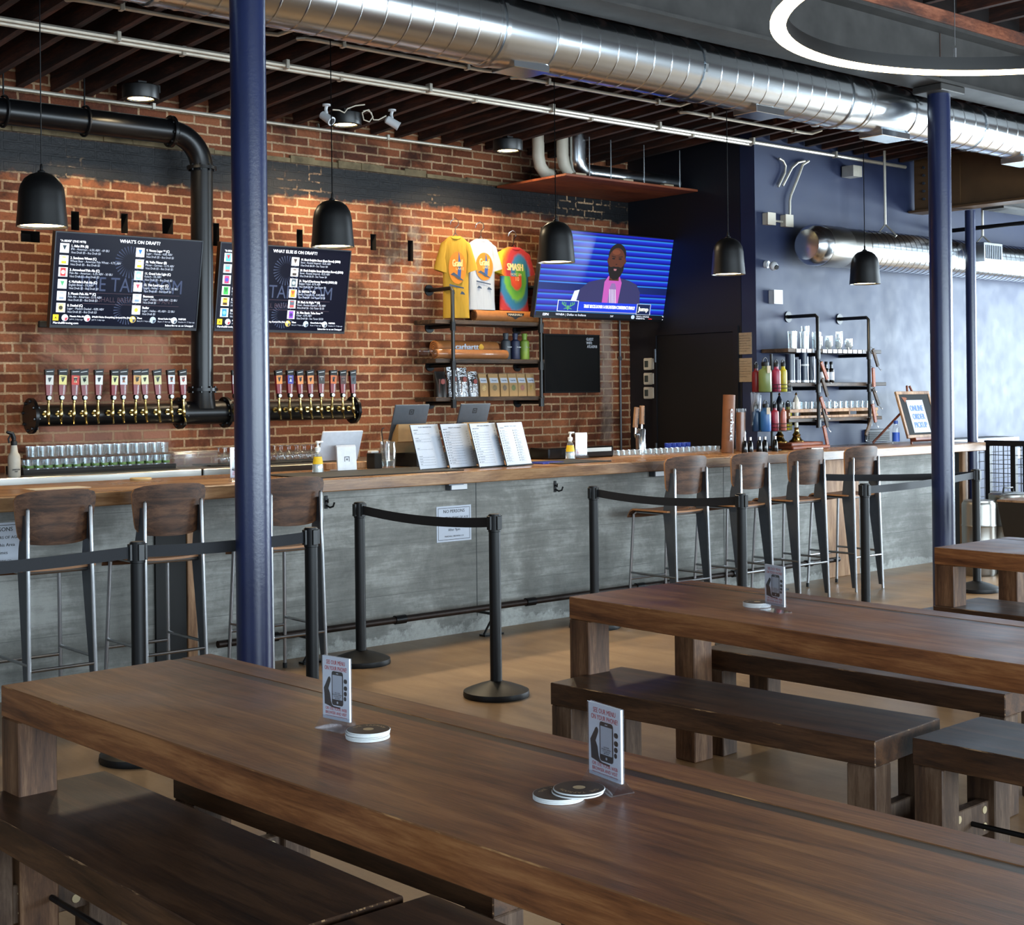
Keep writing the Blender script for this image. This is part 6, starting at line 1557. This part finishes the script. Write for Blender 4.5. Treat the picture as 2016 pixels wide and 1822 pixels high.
# small tap tower with two wooden handles
px = at(1262, 888, y=8.0); bx_ = px.x
t = thing('tap_tower', 'chrome tap column with two wooden handles on the counter', 'tap tower', (bx_, 8.0, CT))
sub('column', MB().lathe((bx_, 8.0, CT), [(.055, 0), (.055, .006), (.042, .01), (.041, .2), (.038, .206)], 28), M['chrome'], t)
for i, (dx, lean) in enumerate(((-.085, .12), (.0, .03))):
    fx = bx_ + dx * .0 - .02 + dx
    f = MB().tube([(bx_ + (dx > -.05) * .0, 8.0, CT + .165), (fx, 7.96, CT + .165), (fx - .01, 7.94, CT + .14)], .011, 10).cyl((fx, 7.96, CT + .165), (fx + lean * .05, 7.96, CT + .215), .010, n=10)
    if dx == 0: f = MB().cyl((bx_, 7.99, CT + .2), (bx_ + .002, 7.99, CT + .24), .010, n=10)
    fo = sub('faucet', f, M['chrome'], t)
    bxx = fx + lean * .05 if dx else bx_ + .003; z0 = CT + (.215 if dx else .24)
    Mh = Matrix.Translation((bxx, 7.965 if dx else 7.99, z0)) @ Matrix.Rotation(lean, 4, 'Y')
    ho = sub('handle', MB().bbox(-.021, .021, -.012, .012, 0, .165 if dx else .15, .004, M=Mh), M['timber'], fo)
    tx = MB(); tx.text(('ROOT BEER', 'COLD BREW')[i][::1], Mh @ Vector((.007, -.0128, .155 if dx else .14)), Mh.to_3x3() @ Vector((0, 0, -1)), Mh.to_3x3() @ Vector((1, 0, 0)), .02, 'L', fit=.13, bold=.04)
    sub('lettering', tx, M['ink'], ho, smooth=False)
# low glasses and blue cups along the bar
def cup(r, h, mat, name, cat, grp):
    t = thing(name, '', cat, (0, 0, 0), 0, grp); sub('wall', MB().lathe((0, 0, 0), [(.001, .004), (r * .8, .005), (r * .93, h), (r, h), (r * .86, 0), (.001, 0)], 14, caps=False), mat, t, world=False); return t
g = cup(.026, .042, M['glass'], 'shot_glass', 'glass', 'shot glasses along the counter'); lb = 'small low glass in the row along the counter by the chrome tap'
n = 0
for k in range(19):
    u = 1212 + k * 10.6
    x = at(u, 890, y=7.98).x
    for y in (7.93, 8.0):
        if n == 0: g.location = (x, y, CT); g['label'] = lb
        else: dup(g, (x, y, CT), 0, lb)
        n += 1
bl_ = NT('blue_glass'); bl_.base('3a58c8'); bl_.set(rough=.1, trans=.6); g = cup(.03, .075, bl_.mat, 'blue_cup', 'cup', 'blue cups on the counter'); n = 0
for k in range(5):
    x = at(1315 + k * 9.5, 885, y=8.09).x; lb = 'translucent blue cup in the row right of the chrome tap'
    if n == 0: g.location = (x, 8.09, CT); g['label'] = lb
    else: dup(g, (x, 8.09, CT), 0, lb)
    n += 1
# upright rolled goods
def upright(u, v0, v1, y, r, lean, label, txt=None):
    p = at(u, v0, y=y); h = at(u, v1, y=y).z - CT
    t = thing('rolled_mat', label, 'rolled textile', (p.x, y, CT))
    a, b = Vector((p.x, y, CT)), Vector((p.x + lean, y, CT + h))
    sub('roll', MB().cyl(a, b, r, n=20), M['tan'], t)
    if not txt: sub('wrapper', MB().cyl(a + Vector((0, 0, .01)), b + (b - a).normalized() * .03, r + .006, n=20), M['film'], t)
    if txt:
        ax = (b - a).normalized(); q = b - ax * .11 + Vector((-.046, -r - .012, 0)); rt = -ax
        mb = MB(); mb.text(txt, q, rt, Vector((ax.z, 0, -ax.x)), .06, 'L', fit=.26, bold=.05); sub('lettering', mb, M['whitepaper'], t, smooth=False)
    return t
upright(1432, 888, 778, 7.62, .05, .03, 'tall wrapped brown roll with white lettering standing on the counter', 'carhartt')
upright(1458, 886, 812, 7.68, .038, .01, 'shorter wrapped brown roll standing beside the lettered one')
p = at(1476, 850, y=7.72); t = thing('plastic_bag', 'crumpled clear bag hanging over the bottle rack', 'plastic bag', (p.x, 7.66, p.z)); mb = MB()
random.seed(3)
for j in range(7):
    a, b = Vector((p.x - .02 + random.uniform(-.03, .03), 7.66, at(1476, 840, y=7.7).z + random.uniform(-.02, .02))), Vector((p.x + random.uniform(-.02, .08), 7.66 + random.uniform(-.03, .03), at(1476, 772, y=7.7).z + random.uniform(-.03, .03)))
    mb.tube([a, (a + b) / 2 + Vector((random.uniform(-.03, .03), random.uniform(-.02, .02), 0)), b], [.012, .03, .018], 8)
sub('bag', mb, M['film'], t)

# bottle carousel
rcx, rcy = at(1520, 850, y=7.66).x, 7.66
rk = thing('bottle_rack', 'round black wire rack holding two tiers of coloured bottles', 'rack', (rcx, rcy, CT))
zA, zB = at(1520, 849, y=7.6).z, at(1520, 772, y=7.6).z; RR = .165
sub('pole', MB().cyl((rcx, rcy, CT), (rcx, rcy, zB + .32), .012, n=10).lathe((rcx, rcy, CT), [(.085, 0), (.085, .006), (.02, .016)], 24), M['black'], rk)
for z in (zA, zB):
    N = 32; w_ = MB()
    w_.lathe((rcx, rcy, z - .004), [(.001, 0), (RR, 0), (RR, .004), (.001, .004)], 32, caps=False)
    for dz in (.03, .06): w_.tube([(rcx + RR * math.cos(2 * PI * k / N), rcy + RR * math.sin(2 * PI * k / N), z + dz) for k in range(N)], .003, 5, closed=True)
    for k in range(8): a = 2 * PI * k / 8 + .2; w_.cyl((rcx + RR * math.cos(a), rcy + RR * math.sin(a), z), (rcx + RR * math.cos(a), rcy + RR * math.sin(a), z + .06), .003, n=5)
    sub('tier', w_, M['black'], rk)
def rbottle(u, z, dy, r, h, col, lab, ring=True, tagged=False):
    y = rcy + dy; x = at(u, 800, y=y).x
    b = bottle('growler_bottle', lab, 'bottle', (x, y, z + .0005), r, h, plain('growler_' + col, col, .32, var=.03), M['black'], 'coloured bottles in the wire rack', .76, ring=ring)
    if tagged: sub('paper_tag', MB().bbox(x - .045, x + .0, y - r - .006, y - r - .004, z + h * .62, z + h * .86, .0005, 1), M['notice'], b)
rbottle(1507, zB, -.105, .054, .25, '5f6e3e', 'big olive green bottle with a tag on the upper rack tier', tagged=True)
rbottle(1529, zB, -.095, .037, .245, '8a2440', 'raspberry red bottle on the upper rack tier')
rbottle(1542.5, zB, -.05, .033, .25, 'b0a422', 'yellow bottle on the upper rack tier')
rbottle(1553.5, zB, .06, .03, .24, '4a5258', 'dark grey bottle on the upper rack tier'); rbottle(1489, zB, .0, .034, .23, '5e151a', 'dark red bottle on the upper rack tier')
rbottle(1507, zA, -.105, .044, .23, '25558c', 'bright blue bottle with a tag on the lower rack tier', tagged=True)
rbottle(1525, zA, -.095, .034, .225, '8a2232', 'crimson bottle on the lower rack tier'); rbottle(1541, zA, -.04, .03, .225, 'b0604f', 'coral pink bottle on the lower rack tier')
rbottle(1551.5, zA, .03, .032, .23, 'b0a422', 'yellow bottle on the lower rack tier'); rbottle(1489, zA, -.02, .036, .22, '1d3a5c', 'dark blue bottle on the lower rack tier')
# small dark flasks at the foot of the rack
for i, u in enumerate((1466, 1477, 1495, 1506, 1526)):
    x = at(u, 880, y=7.58).x
    t = thing('flask', ['small black flask at the foot of the bottle rack, leftmost', 'second small black flask at the foot of the bottle rack', 'third small black flask at the foot of the bottle rack', 'fourth small black flask at the foot of the bottle rack', 'rightmost small black flask at the foot of the bottle rack'][i], 'flask', (x, 7.47, CT), 0, 'flasks at the foot of the rack')
    x = at(u, 880, y=7.47).x
    sub('body', MB().lathe((x, 7.47, CT), [(.024, 0), (.026, .006), (.02, .08), (.01, .1)], 14), plain('gloss_black', '0b0b0d', .15), t); sub('cap', MB().cyl((x, 7.47, CT + .1), (x, 7.47, CT + .125), .011, n=12), M['satinsteel'], t)
# beer engine with two pump handles
ex_, ey_ = at(1553, 874, y=7.7).x, 7.66
be = thing('beer_engine', 'wooden beer engine base with two brass hand pumps on the counter', 'beer engine', (ex_, ey_, CT))
sub('base', MB().bbox(ex_ - .17, ex_ + .34, ey_ - .14, ey_ + .12, CT, CT + .028, .006).bbox(ex_ - .15, ex_ + .28, ey_ - .11, ey_ + .09, CT + .0285, CT + .058, .006), M['redboard'], be)
sub('drip_plate', MB().bbox(ex_ + .0, ex_ + .16, ey_ - .20, ey_ - .145, CT, CT + .012, .003), M['stainless'], be)
HB = plain('pump_handle_black', '10141c', .25); HW = plain('pump_handle_porcelain', 'cfcabc', .25, var=.12, scale=18)
for i, (u, mm, lb) in enumerate(((1535, HB, 'black'), (1568, HW, 'porcelain'))):
    x = at(u, 850, y=ey_ - .02).x; z = CT + .058; y = ey_ - .02
    b = sub('brass_mount', MB().lathe((x, y, z), [(.062, 0), (.064, .012), (.045, .022), (.03, .05), (.036, .062), (.02, .085), (.018, .11), (.022, .118), (.015, .125)], 24), M['brass'], be)
    hd = sub('pump_handle', MB().lathe((x, y, z + .125), [(.013, 0), (.017, .02), (.015, .06), (.018, .11), (.028, .16), (.030, .20), (.024, .235), (.012, .262), (.006, .275)], 20), mm, b); hd['label'] = lb + ' pump handle'
    sub('finial', MB().lathe((x, y, z + .4), [(.006, 0), (.011, .008), (.006, .018), (.001, .026)], 12), M['brass'], b)
# easel with a small sign
A_, B_, C_ = at(1757, 764, y=7.5), at(1787, 860, y=7.42), at(1838, 764, y=7.5)
ez = CT + .055; W = .53; H = .445; lean = math.radians(17); bx_ = at(1790, 860, y=7.44).x + W / 2 - .01
es = thing('easel_sign', 'small wooden easel with a black board reading online order pickup', 'easel', (bx_, 7.44, CT))
Mx = Matrix.Translation((bx_, 7.44, ez)) @ Matrix.Rotation(-lean, 4, 'X')
sub('board', MB().bbox(-W / 2 + .02, W / 2 - .02, .004, .014, .02, H - .02, .001, M=Mx), plain('chalkboard_black', '070708'), es)
f = MB(); b = .03
for q in ((-W / 2, W / 2, 0, b), (-W / 2, W / 2, H - b, H), (-W / 2, -W / 2 + b, b, H - b), (W / 2 - b, W / 2, b, H - b)): f.bbox(q[0], q[1], 0, .022, q[2], q[3], .003, M=Mx)
sub('frame', f, M['timber'], es)
l = MB(); l.tube([Mx @ Vector((-.02, .03, H + .06)), Mx @ Vector((-.2, .03, -.06))], .011, 6).tube([Mx @ Vector((.02, .03, H + .06)), Mx @ Vector((.2, .03, -.06))], .011, 6).bbox(-.2, .2, -.03, .03, -.03, -.004, .003, M=Mx)
sub('easel_leg', l, M['redboard'], es); sub('easel_leg', MB().tube([Mx @ Vector((0, .035, H * .8)), (bx_ - .3, 7.8, CT + .008)], .011, 6), M['redboard'], es)
pw, ph = .26, .31; pz = .05
sub('paper', MB().box(-pw / 2 - .01, pw / 2 - .01, .0028, .0038, pz, pz + ph, Mx), M['whitepaper'], es, smooth=False)
tx = MB(); rt, upv = Mx.to_3x3() @ Vector((1, 0, 0)), Mx.to_3x3() @ Vector((0, 0, 1))
for i, s in enumerate(('ONLINE', 'ORDER', 'PICKUP')): tx.text(s, Mx @ Vector((-.01, .0022, pz + ph - .105 - i * .08)), rt, upv, .078, 'C', fit=(.21, .19, .2)[i], bold=.06)
sub('lettering', tx, plain('blue_marker', '4a6cb8', .6), es, smooth=False)
tx = MB(); tx.poly([Mx @ Vector((x, .0022, z)) for x, z in ((-.2, .39), (-.13, .385), (-.12, .375), (-.15, .35), (-.16, .335), (-.17, .35), (-.19, .375))]); sub('chalk_emblem', tx, plain('chalk_orange', '8a4a2a', .8), es, smooth=False)
p = at(1764, 868, y=7.55)
b = bottle('water_bottle', 'clear plastic water bottle with a blue label beside the easel', 'bottle', (p.x, 7.55, CT), .033, .215, M['acrylic'], plain('blue_cap', '2f4fa0', .4), None, .78, labelcol=plain('blue_water_label', '2f5ac0', .4))
p = at(1725, 860, y=YB)
t = thing('wall_vent', 'dark louvred vent low on the blue wall above the counter', 'vent', (p.x, YB, CT + .03)); x0, x1 = at(1702, 860, y=YB).x, at(1748, 860, y=YB).x
sub('frame', MB().bbox(x0, x1, YB - .025, YB, CT + .012, CT + .13, .004), M['navy_side'], t)
lv = MB()
for k in range(5): lv.box(x0 + .03, x1 - .02, YB - .031, YB - .026, CT + .03 + k * .016, CT + .038 + k * .016)
sub('louvre', lv, M['blackmat'], t, smooth=False)

# ------------------------------------------------------------------ pipe shelf on the blue wall
fy = YB - .32
bs = thing('pipe_shelf', 'black pipe shelf with three boards on the blue wall', 'shelf', (10.2, YB - .16, 1.3))
Z1, Z2, Z3 = 1.942, 1.652, 1.348
for i, z in enumerate((Z1, Z2, Z3)):
    x0 = 9.55; x1 = 10.95 if i == 1 else 10.88
    sub('board', MB().bbox(x0, x1, fy + .022, YB - .01, z - .032, z, .003), M['shelfwood'], bs)
for x in (9.925, 10.66):
    z = 2.23
    u_ = sub('pipe_upright', MB().tube([(x, YB, z), (x, fy + .02, z), (x, fy, z - .02), (x, fy, 1.28)], .0155, 10), M['blackpipe'], bs)
    sub('wall_flange', MB().cyl((x, YB - .012, z), (x, YB, z), .048, n=18), M['blackpipe'], u_)
    for zz in (Z1, Z2, Z3): sub('pipe_arm', MB().cyl((x, fy, zz - .05), (x, YB, zz - .05), .0155, n=10).cyl((x, fy, zz - .085), (x, fy, zz - .015), .023, n=10), M['blackpipe'], bs)
for k in range(14):
    x = 9.66 + k * .072
    if abs(x - 9.925) < .04: continue
    sub('price_tag', MB().box(x, x + .058, fy + .018, fy + .0215, Z1 - .034, Z1 - .002), M['whitepaper'], bs, smooth=False)
def sglass(x, y, z, r, h, lab, k):
    t = thing('glass', lab, 'glass', (x, y, z), 0, 'glasses on the top board of the blue wall shelf')
    if k: pr = [(.001, .004), (r * .5, .006), (r * .95, h * .35), (r * .9, h), (r * .95, h), (r, h * .35), (r * .55, .002), (.001, 0)]
    else: pr = [(.001, .01), (r * .78, .012), (r * .95, h), (r, h), (r * .85, 0), (.001, 0)]
    sub('bowl', MB().lathe((x, y, z), pr, 16, caps=False), M['glass'], t)
for k in range(6): sglass(9.70 + k * .083, fy + .10 + .05 * (k % 2), Z1 + .0005, .038, .15 + (.05 if k == 3 else 0), 'tall pint glass at the left end of the blue wall shelf', 0)
for k in range(8): sglass(10.06 + k * .072, fy + .09 + .06 * (k % 2), Z1 + .0005, .034, (.11, .09, .12, .10, .16, .09, .10, .09)[k], 'short stemless glass right of the pints on the blue wall shelf', 1)
for k, (x, h, r) in enumerate(((9.70, .245, .042), (9.79, .20, .034), (9.885, .265, .042), (9.98, .25, .04))):
    t = thing('tin', ['dark blue tin at the left end of the middle board, blue wall shelf', 'shortest dark blue tin, middle board of the blue wall shelf', 'tallest dark blue tin with a white ring, middle board, blue wall shelf', 'dark blue tin behind the left upright of the blue wall shelf'][k], 'tin', (x, fy + .12, Z2), 0, 'dark tins on the blue wall shelf')
    sub('body', MB().cyl((x, fy + .12, Z2 + .0005), (x, fy + .12, Z2 + h), r, n=22), plain('navy_tin', '16233c', .25), t); sub('base_band', MB().lathe((x, fy + .12, Z2), [(r + .001, .004), (r + .001, .022)], 22, caps=False), M['satinsteel'], t)
    if k == 2: sub('middle_band', MB().lathe((x, fy + .12, Z2 + h * .55), [(r + .001, 0), (r + .001, .014)], 22, caps=False), M['white'], t)
for k in range(3):
    x = 10.10 + k * .072
    bottle('sauce_bottle', ['left', 'middle', 'right'][k] + ' of three small white labelled bottles on the blue wall shelf', 'bottle', (x, fy + .1, Z2 + .0005), .026, .185, plain('dark_bottle_glass', '0e0c0c', .15), M['black'], 'small bottles on the blue wall shelf', .66, labelcol=M['whitepaper'])
def mug():
    t = thing('glass_mug', '', 'mug', (0, 0, 0), 0, 'glass mugs on the bottom board of the blue wall shelf')
    sub('bowl', MB().lathe((0, 0, 0), [(.001, .008), (.026, .01), (.03, .06), (.033, .06), (.03, 0), (.001, 0)], 14, caps=False), M['glass'], t, world=False)
    sub('mug_handle', MB().tube([(.03, 0, .048), (.048, 0, .044), (.05, 0, .022), (.03, 0, .014)], .0045, 6), M['glass'], t, world=False)
    return t
m0 = mug(); n = 0; ml = 'small glass mug in the row on the bottom board of the blue wall shelf'
cr = thing('wooden_crate', 'low wooden crate under the mugs on the bottom board of the blue wall shelf', 'crate', (10.2, fy + .15, Z3))
sub('slat', MB().bbox(9.6, 10.86, fy + .05, fy + .06, Z3 + .0, Z3 + .022, .002), M['timber'], cr); sub('slat', MB().bbox(9.6, 10.86, fy + .05, fy + .06, Z3 + .05, Z3 + .078, .002), M['timber'], cr)
sub('bottom', MB().box(9.6, 10.86, fy + .062, YB - .05, Z3 + .066, Z3 + .078), M['timber'], cr)
for x in (9.6, 10.02, 10.44, 10.84): sub('end_board', MB().box(x, x + .02, fy + .062, YB - .05, Z3, Z3 + .066), M['timber'], cr)
for k in range(15):
    x = 9.68 + k * .081; z = Z3 + .0785
    if n == 0: m0.location = (x, fy + .1, z); m0['label'] = ml
    else: dup(m0, (x, fy + .1, z), random.uniform(-1, 1), ml)
    n += 1
for k in range(5): dup(m0, (9.66 + k * .075, fy + .2, Z3 + .0785), random.uniform(-1, 1), 'small glass mug at the rear left of the bottom board of the blue wall shelf')
# bottle opener plaques hanging along the uprights
pls = [(9.945, 1.80, .5, 'a'), (9.955, 1.66, .42, 'b'), (9.93, 1.50, .45, 'c'), (9.96, 1.40, .35, 'd'), (9.965, 1.25, .3, 'e'), (10.69, 1.92, .45, 'f'), (10.68, 1.75, .05, 'g'), (10.69, 1.57, .5, 'h'), (10.67, 1.43, .25, 'i'), (10.63, 1.30, -.55, 'j')]
ordn = ['top', 'second', 'third', 'fourth', 'lowest']
for i, (x, z, a, k) in enumerate(pls):
    lab = ordn[i % 5] + (' brown wooden bottle opener hanging from the left upright of the blue wall shelf' if i < 5 else ' brown wooden bottle opener hanging from the right upright of the blue wall shelf')
    y = fy - .03; Mh = Matrix.Translation((x, y, z)) @ Matrix.Rotation(-a, 4, 'Y')
    t = thing('bottle_opener', lab, 'bottle opener', (x, y, z), 0, 'wooden bottle openers on the blue wall shelf')
    sub('plaque', MB().bbox(-.018, .018, -.008, .008, -.14, .03, .003, M=Mh), M['shelfwood'] if i % 2 else M['redboard'], t)
    sub('hook', MB().tube([Mh @ Vector(q) for q in ((0, 0, -.14), (0, -.01, -.17), (.012, -.012, -.19), (.02, -.01, -.18))], .003, 5).tube([Mh @ Vector((0, .0, .03)), Vector((x - .01, fy - .01, z + .045))], .0025, 5), M['satinsteel'], t)

# ------------------------------------------------------------------ right hand side: drink ledge, railing, kegs, stool
ld = thing('drink_ledge', 'white edged drink ledge on a black frame along the blue wall at the right', 'ledge', (12.5, 7.7, 0))
sub('top', MB().bbox(12.02, 13.25, 7.60, YB - .01, 1.055, 1.095, .003), plain('ledge_grey', 'a8b0ba', .4), ld)
sub('top_mat', MB().bbox(12.14, 13.2, 7.63, YB - .02, 1.095, 1.10, .001), M['black'], ld)
for x in (12.2, 13.2): sub('leg', MB().bbox(x - .02, x + .02, 7.62, 7.66, 0, 1.055, .002), M['black'], ld)
rl = thing('railing', 'black railing with wire mesh panels at the right end of the bar', 'railing', (12.0, 6.6, 0))
RX = 12.04; ra, rb_ = 5.9, 7.25
sub('top_rail', MB().bbox(RX - .03, RX + .03, ra, rb_, 1.05, 1.10, .003), M['black'], rl)
sub('bottom_rail', MB().bbox(RX - .02, RX + .02, ra, rb_, .12, .15, .003), M['black'], rl)
for y in (ra + .03, 6.96, rb_ - .03): sub('rail_post', MB().bbox(RX - .025, RX + .025, y - .025, y + .025, 0, 1.049, .002), M['black'], rl)
ms = MB(); z = .2
while z < 1.04: ms.cyl((RX, ra, z), (RX, rb_, z), .0032, n=4, caps=False); z += .085
y = ra + .06
while y < rb_: ms.cyl((RX, y, .15), (RX, y, 1.05), .0032, n=4, caps=False); y += .085
sub('wire_mesh', ms, M['black'], rl, smooth=False)
ms = MB(); z = .2; YM = 7.5
rl2 = thing('mesh_panel', 'second wire mesh panel beneath the drink ledge', 'mesh panel', (12.7, YM, 0))
while z < 1.04: ms.cyl((12.24, YM, z), (13.16, YM, z), .0032, n=4, caps=False); z += .085
x = 12.26
while x < 13.16: ms.cyl((x, YM, .1), (x, YM, 1.04), .0032, n=4, caps=False); x += .085
sub('wire_mesh', ms, M['black'], rl2, smooth=False)
sub('frame', MB().box(12.22, 12.245, YM - .012, YM + .012, 0, 1.05).box(13.155, 13.18, YM - .012, YM + .012, 0, 1.05).box(12.245, 13.155, YM - .012, YM + .012, 1.03, 1.05).box(12.245, 13.155, YM - .012, YM + .012, .08, .1), M['black'], rl2, smooth=False)
def keg(u, y, r, h, label, handle):
    x = at(u, 1000, y=y).x
    t = thing('steel_drum', label, 'keg', (x, y, 0), 0, 'stainless drums behind the railing')
    sub('shell', MB().lathe((x, y, 0), [(r * .94, 0), (r, .02), (r, h * .3), (r * 1.03, h * .32), (r, h * .34), (r, h * .66), (r * 1.03, h * .68), (r, h * .7), (r, h - .02), (r * .95, h)], 32), M['stainless'], t)
    l_ = sub('lid', MB().lathe((x, y, h), [(r * .8, 0), (r * .82, .01), (r * .82, .07), (r * .7, .085), (.001, .09)], 28, caps=False) if handle else MB().lathe((x, y, h), [(r * .9, 0), (r * .9, .015), (.001, .02)], 28, caps=False), M['stainless'], t)
    if handle: sub('lid_handle', MB().tube([(x - .08, y, h + .085), (x - .07, y, h + .125), (x + .07, y, h + .125), (x + .08, y, h + .085)], .008, 8), M['black'], l_)
keg(1927, 6.62, .14, .62, 'narrow stainless steel drum beside the barrier post at the right', False)
keg(1985, 6.55, .20, .60, 'wide stainless steel drum with a handled lid at the right edge', True)
# tapered box seat at the right edge
p = at(2018, 975, y=4.95); zt = .81
t = thing('pedestal_stool', 'dark tapered box stool with a wooden top at the right edge', 'stool', (p.x, 4.95, 0))
r0_, r1_ = .105, .135; mb = MB(); cx_ = p.x + .02
mb.prism([(cx_ - r0_, 4.95 - r0_, .6), (cx_ + r0_, 4.95 - r0_, .6), (cx_ + r0_, 4.95 + r0_, .6), (cx_ - r0_, 4.95 + r0_, .6)], (0, 0, .23))
for v in mb.b.verts:
    if v.co.z > .7: v.co.x = cx_ + (v.co.x - cx_) * r1_ / r0_; v.co.y = 4.95 + (v.co.y - 4.95) * r1_ / r0_
sub('tapered_body', mb, plain('dark_bronze_paint', '2c2620', .4), t, smooth=False)
sub('seat_top', MB().bbox(cx_ - r1_ - .004, cx_ + r1_ + .004, 4.95 - r1_ - .004, 4.95 + r1_ + .004, .831, .845, .003), M['timber'], t)
sub('post', MB().cyl((cx_, 4.95, .02), (cx_, 4.95, .6), .02, n=14), M['satinsteel'], t); sub('foot', MB().lathe((cx_, 4.95, 0), [(.19, 0), (.19, .008), (.03, .03)], 28), M['black'], t)
# wall socket on the blue wall at the right edge
p = at(2003, 893, y=YB); t = thing('wall_socket', 'white socket on the blue wall behind the railing', 'socket', (p.x, YB, p.z)); sub('plate', MB().bbox(p.x - .05, p.x + .05, YB - .02, YB, p.z - .06, p.z + .06, .003), M['white'], t)
